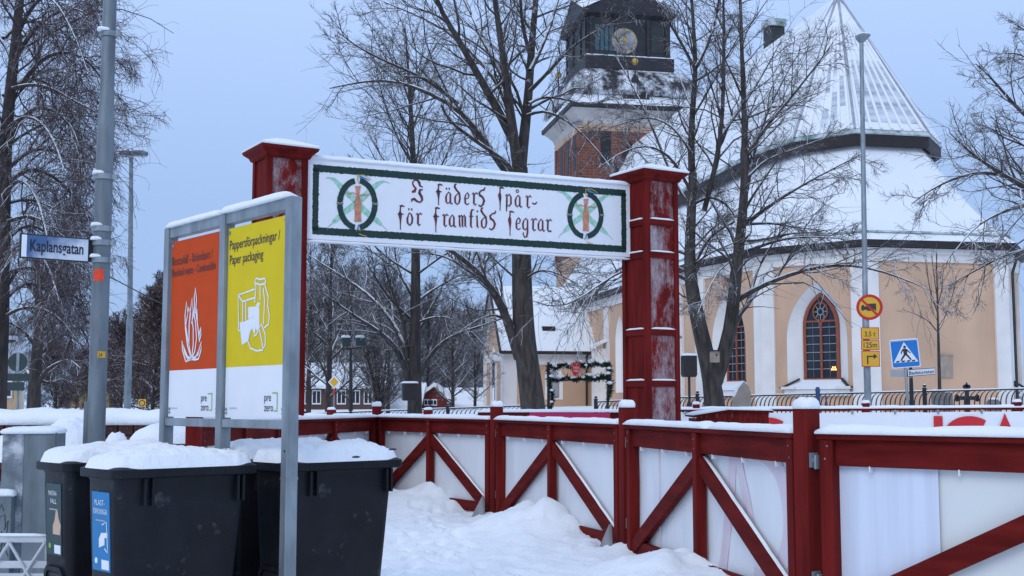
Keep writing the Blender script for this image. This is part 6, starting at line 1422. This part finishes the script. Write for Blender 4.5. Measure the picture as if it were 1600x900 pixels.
# --- the great lime in the middle
Y4 = 38.0
def L4(pts, r0, r1, y1=0.0, n=14): return limb(pts, Y4, r0, r1, n, 0, y1)
T4 = [L4([(834, 650), (829, 600), (820, 540), (816, 470), (815, 400), (813, 320), (812, 262)], .40, .26, 0, 18),
      L4([(812, 280), (816, 235), (823, 180), (828, 120), (831, 60), (838, 0), (843, -90)], .20, .07, 1.5), L4([(811, 275), (804, 225), (795, 160), (788, 100), (779, 40), (768, -40)], .19, .07, -1.5),
      L4([(812, 300), (798, 257), (759, 231), (718, 202), (697, 185), (690, 165)], .09, .03, -2), L4([(808, 292), (782, 258), (745, 200), (718, 167), (680, 150), (640, 130), (600, 122), (560, 128), (515, 138)], .13, .02, 1.5),
      L4([(716, 163), (690, 140), (655, 118), (605, 97), (560, 75), (528, 50)], .07, .015, -1.5), L4([(804, 225), (775, 165), (745, 115), (722, 70), (702, 40), (682, 5), (668, -50)], .15, .05, -2.5),
      L4([(802, 210), (790, 150), (765, 110), (735, 80), (700, 47), (655, 25), (600, 3)], .08, .02, 2.5), L4([(799, 150), (775, 100), (752, 60), (736, 20), (710, -30)], .08, .03, 3),
      L4([(828, 142), (848, 122), (872, 95), (902, 66), (945, 42), (985, 20)], .07, .015, -2.5), L4([(826, 162), (846, 150), (880, 154), (922, 167), (960, 150)], .06, .015, 2.5), L4([(829, 110), (846, 75), (860, 40), (872, 0), (885, -50)], .08, .03, 2),
      L4([(824, 180), (850, 170), (890, 190), (930, 230), (955, 262)], .06, .015, -2), L4([(829, 90), (816, 40), (812, -20), (805, -60)], .07, .03, -2),
      L4([(811, 560), (798, 515), (784, 475), (768, 450), (748, 425), (722, 402), (700, 388), (660, 362)], .17, .05, -1.5), L4([(770, 455), (756, 420), (745, 390), (738, 340)], .10, .03, 1),
      L4([(772, 452), (745, 432), (718, 412), (690, 398), (660, 395)], .08, .02, 1.5), L4([(793, 500), (770, 490), (745, 500), (715, 520)], .05, .015, -1.5), L4([(816, 440), (840, 420), (870, 425), (905, 445), (930, 470)], .05, .012, -3), L4([(815, 380), (790, 350), (770, 335), (740, 330)], .06, .02, 2)]
LV_OPEN = [dict(per=10, n=7, ratio=.42, ang=(.5, 1.05), trop=.12, wig=.16, rmin=.016), dict(per=8, n=6, ratio=.46, ang=(.45, 1.0), trop=.06, wig=.18, rmin=.009, both=True, sides=3), dict(per=7, n=5, ratio=.50, ang=(.4, 1.0), trop=.05, wig=.2, rmin=.006, sides=3, lmax=1.1)]
tree('lime_tree', gp(833, Y4, terrain(.6, Y4)), T4, LV_OPEN, 'tallest bare lime tree with a forked trunk rising behind the white banner', group='bare trees in the churchyard', seed=4)
# --- the forked tree right of the gate
Y5 = 34.0
def L5(pts, r0, r1, y1=0.0, n=14): return limb(pts, Y5, r0, r1, n, 0, y1)
T5 = [L5([(1117, 640), (1115, 615), (1112, 592), (1101, 545), (1088, 490), (1079, 440), (1077, 400), (1080, 340), (1083, 270)], .31, .115, 0, 18),
      L5([(1082, 290), (1079, 230), (1082, 170), (1088, 105), (1084, 50), (1079, -30)], .115, .04, 1), L5([(1115, 600), (1131, 560), (1143, 512), (1148, 445), (1154, 392), (1161, 335), (1164, 280), (1163, 220)], .24, .09, -.8),
      L5([(1163, 230), (1163, 170), (1160, 110), (1158, 40), (1155, -40)], .09, .04, 1), L5([(1147, 472), (1172, 454), (1206, 439), (1242, 425), (1282, 415), (1326, 412), (1372, 421), (1420, 438), (1450, 452)], .09, .012, -2.5),
      L5([(1156, 345), (1169, 284), (1176, 240), (1192, 190), (1215, 140), (1240, 95)], .09, .02, 2), L5([(1166, 350), (1190, 330), (1218, 311), (1270, 280), (1340, 244)], .07, .012, -2.5), L5([(1168, 350), (1205, 348), (1240, 355), (1292, 360)], .05, .012, 2), L5([(1160, 395), (1190, 384), (1218, 374), (1262, 369), (1326, 374)], .06, .012, -2),
      L5([(1086, 410), (1105, 375), (1125, 358), (1148, 346)], .06, .03, .5, 14), L5([(1080, 320), (1110, 306), (1135, 318), (1150, 340)], .05, .03, -.5, 14),
      L5([(1117, 262), (1131, 202), (1148, 180), (1168, 155), (1195, 110), (1222, 60)], .08, .02, 2.5), L5([(1100, 330), (1118, 262), (1129, 190), (1131, 100), (1131, 30), (1130, -30)], .08, .03, -2), L5([(1163, 250), (1195, 200), (1230, 160), (1270, 110), (1302, 66)], .06, .012, -1.5),
      L5([(1082, 330), (1052, 282), (1022, 205), (990, 135), (960, 85)], .06, .012, 2), L5([(1087, 110), (1062, 62), (1036, 20), (1010, -20)], .05, .015, -1.5), L5([(1078, 440), (1030, 412), (985, 414), (945, 438), (900, 472), (862, 484), (832, 470)], .06, .010, -3), L5([(1080, 400), (1050, 385), (1010, 395), (965, 420), (930, 460), (900, 500)], .06, .010, 2.5),
      L5([(1080, 300), (1050, 245), (1015, 225), (975, 235), (935, 262)], .05, .010, -2), L5([(1081, 240), (1055, 200), (1020, 180), (980, 190), (940, 205)], .045, .010, 1.5),
      L5([(1088, 105), (1110, 60), (1122, 10), (1130, -40)], .06, .03, 1), L5([(1165, 280), (1195, 250), (1235, 235), (1290, 215)], .05, .012, 1.5), L5([(1152, 400), (1125, 420), (1105, 455), (1090, 490)], .03, .012, -1.5)]
LV5 = [dict(per=10, n=7, ratio=.42, ang=(.5, 1.05), trop=.10, wig=.15, rmin=.014), dict(per=8, n=6, ratio=.48, ang=(.45, 1.0), trop=-.03, wig=.15, rmin=.008, both=True, sides=3, droop=.06), dict(per=7, n=5, ratio=.55, ang=(.4, .95), trop=-.05, wig=.16, rmin=.0054, sides=3, lmax=1.0, droop=.1)]
tree('lime_tree', gp(1116, Y5, terrain(5.5, Y5)), T5, LV5, 'bare tree forked near the ground right of the gate pillar', group='bare trees in the churchyard', seed=5)
# --- the tree at the right edge, its trunk outside the picture
Y6 = 30.0
def L6(pts, r0, r1, y1=0.0, n=14): return limb(pts, Y6, r0, r1, n, 0, y1)
T6 = [L6([(1712, 660), (1706, 520), (1700, 400), (1695, 280), (1690, 160), (1688, 40)], .34, .16, 0, 18),
      L6([(1698, 350), (1640, 310), (1600, 294), (1568, 272), (1537, 255), (1508, 232), (1484, 208)], .10, .012, -1), L6([(1640, 310), (1600, 285), (1556, 268), (1512, 270), (1478, 284), (1447, 300), (1425, 318)], .07, .010, 1.2), L6([(1700, 380), (1640, 320), (1600, 316), (1560, 333), (1522, 353), (1491, 394)], .07, .010, -1.5),
      L6([(1702, 420), (1650, 385), (1600, 388), (1562, 402), (1520, 425), (1482, 446)], .06, .010, 1), L6([(1694, 240), (1650, 210), (1610, 190), (1572, 150), (1548, 120), (1525, 100)], .08, .010, -1.5), L6([(1692, 180), (1655, 130), (1620, 100), (1590, 80), (1560, 85)], .07, .010, 1.5), L6([(1690, 140), (1650, 80), (1615, 60), (1592, 40)], .06, .010, -1), L6([(1694, 270), (1640, 250), (1600, 225), (1565, 215), (1535, 190)], .07, .010, 2)]
tree('lime_tree', gp(1712, Y6, terrain(14, Y6)), T6, [dict(per=11, n=7, ratio=.40, ang=(.5, 1.1), trop=.04, wig=.17, rmin=.012), dict(per=8, n=6, ratio=.45, ang=(.45, 1.0), trop=.02, wig=.18, rmin=.008, both=True), dict(per=6, n=5, ratio=.52, ang=(.4, 1.0), trop=.0, wig=.18, rmin=.005, sides=3, lmax=.9)], 'bare tree reaching in from the right edge with its trunk outside the picture', group='bare trees in the churchyard', seed=6)
# --- the straight lime by the brick house
Y3 = 46.0
def L3(pts, r0, r1, y1=0.0, n=14): return limb(pts, Y3, r0, r1, n, 0, y1)
T3 = [L3([(648, 655), (648, 600), (648, 550), (649, 480), (650, 400), (648, 310), (645, 230), (641, 150), (636, 90), (633, 40)], .29, .012, 0, 18),
      L3([(640, 605), (633, 570), (618, 540), (592, 516), (556, 496), (522, 470), (500, 455)], .14, .02, -2), L3([(641, 575), (628, 530), (608, 492), (572, 456), (532, 430), (478, 396)], .13, .02, 2), L3([(638, 560), (630, 500), (618, 470), (608, 440), (600, 415)], .08, .02, -1), L3([(644, 500), (622, 480), (600, 455), (585, 430), (572, 410)], .07, .015, -1.5), L3([(648, 470), (628, 430), (600, 405), (570, 385), (535, 360)], .08, .015, 2),
      L3([(654, 590), (668, 560), (690, 533), (722, 518), (762, 506), (800, 492)], .10, .015, -2), L3([(652, 520), (668, 490), (690, 450), (706, 412)], .09, .015, 1.5), L3([(652, 505), (672, 495), (704, 495), (740, 520), (765, 550)], .05, .012, -1.5), L3([(652, 470), (680, 450), (720, 428), (760, 412)], .07, .015, 2), L3([(650, 400), (672, 360), (700, 320), (715, 280)], .06, .015, -2), L3([(648, 330), (620, 280), (590, 235), (565, 190)], .06, .012, 1.5), L3([(648, 330), (675, 285), (700, 240), (715, 190)], .06, .012, 2),
      L3([(646, 260), (620, 215), (600, 160), (588, 110)], .05, .012, -1.5), L3([(644, 200), (665, 150), (680, 110)], .05, .012, 1), L3([(648, 380), (610, 345), (570, 320), (535, 300)], .06, .012, -2), L3([(641, 160), (622, 110), (612, 70)], .04, .012, 1), L3([(650, 430), (690, 400), (730, 380), (760, 350)], .05, .012, -2), L3([(649, 430), (600, 400), (555, 350), (520, 290)], .06, .012, 1)]
tree('lime_tree', gp(648, Y3, terrain(-4, Y3)), T3, [dict(per=10, n=7, ratio=.44, ang=(.45, 1.0), trop=.12, wig=.15, rmin=.014), dict(per=7, n=6, ratio=.46, ang=(.45, 1.0), trop=.05, wig=.18, rmin=.010, both=True), dict(per=4, n=5, ratio=.5, ang=(.4, 1.0), trop=.04, wig=.18, rmin=.007, sides=3, lmax=1.1)], 'bare lime tree with one straight trunk behind the black loudspeaker, left of centre', group='bare trees in the churchyard', bark='bark_dark', seed=3, lead=4)
# --- sapling in front of the church wall
Ys = 45.0
def Ls(pts, r0, r1, y1=0.0, n=14): return limb(pts, Ys, r0, r1, n, 0, y1)
tree('sapling', gp(1469, Ys, 1.2), [Ls([(1469, 645), (1468, 600), (1467, 560), (1466, 520), (1465, 480), (1464, 430), (1463, 395)], .075, .015, 0, 18), Ls([(1466, 520), (1450, 500), (1430, 490), (1410, 484)], .025, .008, -.6), Ls([(1466, 510), (1478, 490), (1490, 460), (1494, 430)], .025, .008, .5), Ls([(1465, 490), (1455, 460), (1448, 425), (1446, 405)], .02, .008, .4), Ls([(1465, 480), (1472, 450), (1474, 420)], .02, .008, -.4), Ls([(1465, 470), (1459, 430), (1456, 400)], .02, .008, .3)],
     [dict(per=6, n=6, ratio=.4, ang=(.3, .7), trop=.25, wig=.1, rmin=.008), dict(per=4, n=5, ratio=.45, ang=(.3, .7), trop=.15, wig=.1, rmin=.006, sides=3)], 'thin young bare tree standing alone before the blank church wall', group='bare trees in the churchyard', seed=8)
# --- the weeping birch filling the left edge
Y1 = 30.0
def L1(pts, r0, r1, y1=0.0, n=14): return limb(pts, Y1, r0, r1, n, 0, y1)
T1 = [L1([(-6, 660), (-2, 560), (2, 460), (4, 360), (6, 280), (10, 200), (18, 120), (28, 40), (34, -40), (38, -120)], .24, .08, 0, 18),
      L1([(8, 240), (25, 195), (48, 165), (79, 165), (110, 190), (128, 240), (128, 290)], .10, .02, -1.5), L1([(6, 290), (40, 262), (68, 265), (97, 285), (125, 318), (128, 360)], .10, .02, 1.5), L1([(4, 350), (40, 335), (70, 345), (101, 372), (128, 390)], .08, .02, -2), L1([(12, 170), (40, 120), (70, 85), (106, 75), (136, 90), (167, 130), (170, 180)], .10, .015, 1), L1([(20, 100), (48, 50), (84, 20), (119, 10), (145, 30)], .09, .015, -1.5),
      L1([(26, 50), (57, 0), (92, -30), (136, -25), (158, 10)], .08, .015, 2), L1([(2, 430), (40, 415), (75, 425), (101, 450), (127, 455)], .08, .02, 1.5), L1([(0, 500), (30, 480), (66, 480), (97, 500), (119, 530)], .07, .02, -1), L1([(4, 380), (-30, 350), (-60, 350)], .08, .02, 1), L1([(8, 220), (-25, 180), (-60, 170)], .08, .02, -1), L1([(4, 320), (35, 310), (66, 315), (97, 335), (119, 360)], .07, .015, 3.5), L1([(15, 140), (45, 130), (79, 135), (119, 160), (154, 175), (170, 200)], .08, .012, -3), L1([(30, 10), (20, -50), (57, -90), (101, -80)], .07, .02, 1),
      L1([(6, 270), (48, 230), (88, 232), (123, 262), (128, 272), (128, 300)], .08, .012, 3), L1([(2, 460), (48, 390), (88, 395), (119, 420), (128, 470)], .07, .012, 2.5), L1([(24, 70), (40, 20), (66, -10), (88, 0), (119, 60), (136, 110)], .07, .012, -3)]
T1 = [(p_, r_ if k_ == 0 else r_ * .75) for k_, (p_, r_) in enumerate(T1)]
T1 += [L1([(6, y), (28 * k, y - 30), (55 * k, y - 25), (78 * k, y + 10), (92 * k, y + 60)], .06, .012, dy) for y, k, dy in ((150, 1.3, 3), (210, 1.1, -3.5), (310, .8, -4), (410, 1.0, -3), (470, 1.2, 3), (60, 1.2, 4), (380, 1.2, 4))]
LVB = [dict(per=11, n=8, ratio=.48, ang=(.5, 1.3), trop=.0, wig=.20, rmin=.012, droop=.10), dict(per=9, n=7, ratio=.55, ang=(.4, 1.2), trop=-.08, wig=.22, rmin=.0075, both=True, sides=3, droop=.16), dict(per=7, n=5, ratio=.62, ang=(.4, 1.2), trop=-.10, wig=.26, rmin=.0055, sides=3, droop=.26, lmin=.3, lmax=.95)]
tree('birch_tree', gp(-6, Y1, terrain(-13, Y1)), T1, LVB, 'great weeping birch with a dense veil of drooping twigs at the left edge', group=None, bark='bark_dark', twig='twig_birch', seed=11)
Y2 = 45.0
def L2(pts, r0, r1, y1=0.0, n=14): return limb(pts, Y2, r0, r1, n, 0, y1)
T2 = [L2([(52, 650), (53, 610), (56, 570), (60, 530), (62, 490), (60, 450), (58, 410), (56, 370)], .26, .08, 0, 18), L2([(54, 610), (70, 580), (88, 568), (108, 560), (125, 575)], .10, .02, -1), L2([(58, 560), (82, 530), (105, 520), (128, 540)], .08, .02, 1.5), L2([(58, 545), (40, 520), (18, 505), (0, 500)], .08, .02, -1.5), L2([(61, 500), (85, 470), (110, 455), (135, 475), (140, 510)], .08, .02, -2), L2([(61, 470), (40, 440), (20, 425), (0, 430)], .07, .02, 1), L2([(60, 440), (80, 400), (105, 390), (125, 410)], .07, .02, 2), L2([(54, 600), (40, 575), (25, 565), (8, 570)], .08, .02, 2), L2([(55, 590), (78, 600), (98, 590), (118, 605)], .06, .015, 1), L2([(60, 520), (95, 500), (120, 500), (138, 530), (142, 570)], .06, .015, 1)]
tree('birch_tree', gp(52, Y2, terrain(-18, Y2)), T2, [dict(per=8, n=7, ratio=.42, ang=(.5, 1.2), trop=.0, wig=.17, rmin=.016, droop=.08), dict(per=6, n=6, ratio=.52, ang=(.4, 1.1), trop=-.04, wig=.17, rmin=.010, both=True, droop=.15), dict(per=4, n=5, ratio=.55, ang=(.3, .9), trop=-.05, wig=.16, rmin=.0075, sides=3, droop=.2, lmax=1.0)], 'smaller snowy tree with a thick dark trunk beside the road sign backs', bark='bark_dark', twig='twig_birch', seed=12)
# --- generic crowns grown from a plain trunk, for the trees farther away
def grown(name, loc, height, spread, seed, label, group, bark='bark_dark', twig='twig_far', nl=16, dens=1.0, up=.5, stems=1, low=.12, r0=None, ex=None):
    rng = np.random.default_rng(seed); x, y, z = loc; limbs = []; r0 = r0 or height * .016
    for s in range(stems):
        a = rng.uniform(0, 6.28); lean = (0.0 if stems == 1 else .35) * spread
        tp = [x + lean * math.cos(a) + rng.normal() * .1 * spread, y + lean * math.sin(a), z + height * (1 if s == 0 else rng.uniform(.7, .95))]
        pts = [(x, y, z - .3), (x * .7 + tp[0] * .3 + rng.normal() * .05, y * .7 + tp[1] * .3, z + height * .3), (x * .35 + tp[0] * .65, y * .35 + tp[1] * .65 + rng.normal() * .1, z + height * .65), tuple(tp)]
        limbs.append(resample(pts, [r0, r0 * .75, r0 * .4, r0 * .12], 18 if s == 0 else 14))
        tr, rr_ = limbs[-1]
        for k in range(nl // stems):
            f = low + (.97 - low) * (k + rng.random()) / (nl // stems); i = int(f * (len(tr) - 1)); p0 = tr[i]; az = k * 2.4 + rng.uniform(-.5, .5)
            ln = spread * (1.15 - .75 * f) * rng.uniform(.75, 1.2) * min(1, .45 + f * 2.2); el = up + .7 * f + rng.uniform(-.2, .2)
            d = np.array([math.cos(az) * math.cos(el), math.sin(az) * math.cos(el), math.sin(el)]); pp = [p0]
            for q_ in range(4): d = nrm(d + rng.normal(size=3) * .15 + np.array([0, 0, .06])); pp.append(pp[-1] + d * ln / 4)
            r_ = rr_[i] * .5; limbs.append(resample(pp, np.linspace(r_, r_ * .2, 5), 14))
    lv = [dict(per=int(6 * dens), n=6, ratio=.45, ang=(.4, 1.0), trop=.08, wig=.15, rmin=.02 if height > 6 else .012), dict(per=int(5 * dens), n=5, ratio=.5, ang=(.4, 1.0), trop=.05, wig=.17, rmin=.014 if height > 6 else .009, both=True, sides=3), dict(per=4, n=4, ratio=.52, ang=(.35, 1.0), trop=.03, wig=.16, rmin=.010 if height > 6 else .007, sides=3, lmax=1.2)]
    if ex: lv = ex(lv)
    return tree(name, loc, limbs, lv, label, group=group, bark=bark, twig=twig, seed=seed)
G1 = 'dense bare trees behind the brick wall'
ta = grown('bare_tree', gp(238, 66, 1.0), zt(466, 66) - 1.0, 3.4, 21, 'broad reddish brown bare tree behind the lamp post', G1, twig='twig_brown', nl=40, dens=1.7, up=.35, low=.06)
tb = dup(ta, gp(268, 72, 1.0), 2.0, 'dense brown bare tree half hidden by the orange panel', 1.12); tc_ = dup(ta, gp(190, 80, 1.1), 4.0, 'lower brown bare tree between the pole and the lamp post', .85)
dup(ta, gp(222, 84, 1.1), 1.1, 'brown bare tree whose crown shows right beside the lamp post', 1.15); dup(ta, gp(252, 90, 1.1), 5.2, 'brown bare tree rising tallest at the edge of the orange panel', 1.35)
G2 = 'bare trees around the brick house'
t8 = grown('bare_tree', gp(512, 58, .9), zt(330, 58) - .9, 3.6, 31, 'slim bare tree with crossing branches beside the priority sign', G2, nl=26, up=.45, dens=1.0, twig='twig')
grown('shrub_tree', gp(592, 52, .6), zt(505, 52) - .6, 1.9, 33, 'low snowy many stemmed tree between the floodlights and the lime trunk', G2, bark='bark', nl=24, up=.75, stems=6, r0=.075, twig='twig')
dup(t8, gp(482, 66, .9), 2.2, 'bare tree close to the left gate pillar under the banner', .95); dup(t8, gp(548, 74, .9), 4.4, 'bare tree right behind the floodlight mast', .9); dup(t8, gp(606, 70, .8), 1.0, 'bare tree between the many stemmed tree and the snowy barn roof', .75); dup(t8, gp(708, 78, .8), 3.1, 'bare tree just right of the red barn', .8); dup(t8, gp(742, 80, .8), 5.3, 'bare tree close to the sacristy gable', .72)
dup(ta, gp(118, 74, 1.0), .6, 'brown bare tree before the yellow house by the street pole', .55); dup(ta, gp(88, 68, 1.0), 2.9, 'brown bare tree right of the thick dark trunk', .6)
G3 = 'misty trees in the distance'
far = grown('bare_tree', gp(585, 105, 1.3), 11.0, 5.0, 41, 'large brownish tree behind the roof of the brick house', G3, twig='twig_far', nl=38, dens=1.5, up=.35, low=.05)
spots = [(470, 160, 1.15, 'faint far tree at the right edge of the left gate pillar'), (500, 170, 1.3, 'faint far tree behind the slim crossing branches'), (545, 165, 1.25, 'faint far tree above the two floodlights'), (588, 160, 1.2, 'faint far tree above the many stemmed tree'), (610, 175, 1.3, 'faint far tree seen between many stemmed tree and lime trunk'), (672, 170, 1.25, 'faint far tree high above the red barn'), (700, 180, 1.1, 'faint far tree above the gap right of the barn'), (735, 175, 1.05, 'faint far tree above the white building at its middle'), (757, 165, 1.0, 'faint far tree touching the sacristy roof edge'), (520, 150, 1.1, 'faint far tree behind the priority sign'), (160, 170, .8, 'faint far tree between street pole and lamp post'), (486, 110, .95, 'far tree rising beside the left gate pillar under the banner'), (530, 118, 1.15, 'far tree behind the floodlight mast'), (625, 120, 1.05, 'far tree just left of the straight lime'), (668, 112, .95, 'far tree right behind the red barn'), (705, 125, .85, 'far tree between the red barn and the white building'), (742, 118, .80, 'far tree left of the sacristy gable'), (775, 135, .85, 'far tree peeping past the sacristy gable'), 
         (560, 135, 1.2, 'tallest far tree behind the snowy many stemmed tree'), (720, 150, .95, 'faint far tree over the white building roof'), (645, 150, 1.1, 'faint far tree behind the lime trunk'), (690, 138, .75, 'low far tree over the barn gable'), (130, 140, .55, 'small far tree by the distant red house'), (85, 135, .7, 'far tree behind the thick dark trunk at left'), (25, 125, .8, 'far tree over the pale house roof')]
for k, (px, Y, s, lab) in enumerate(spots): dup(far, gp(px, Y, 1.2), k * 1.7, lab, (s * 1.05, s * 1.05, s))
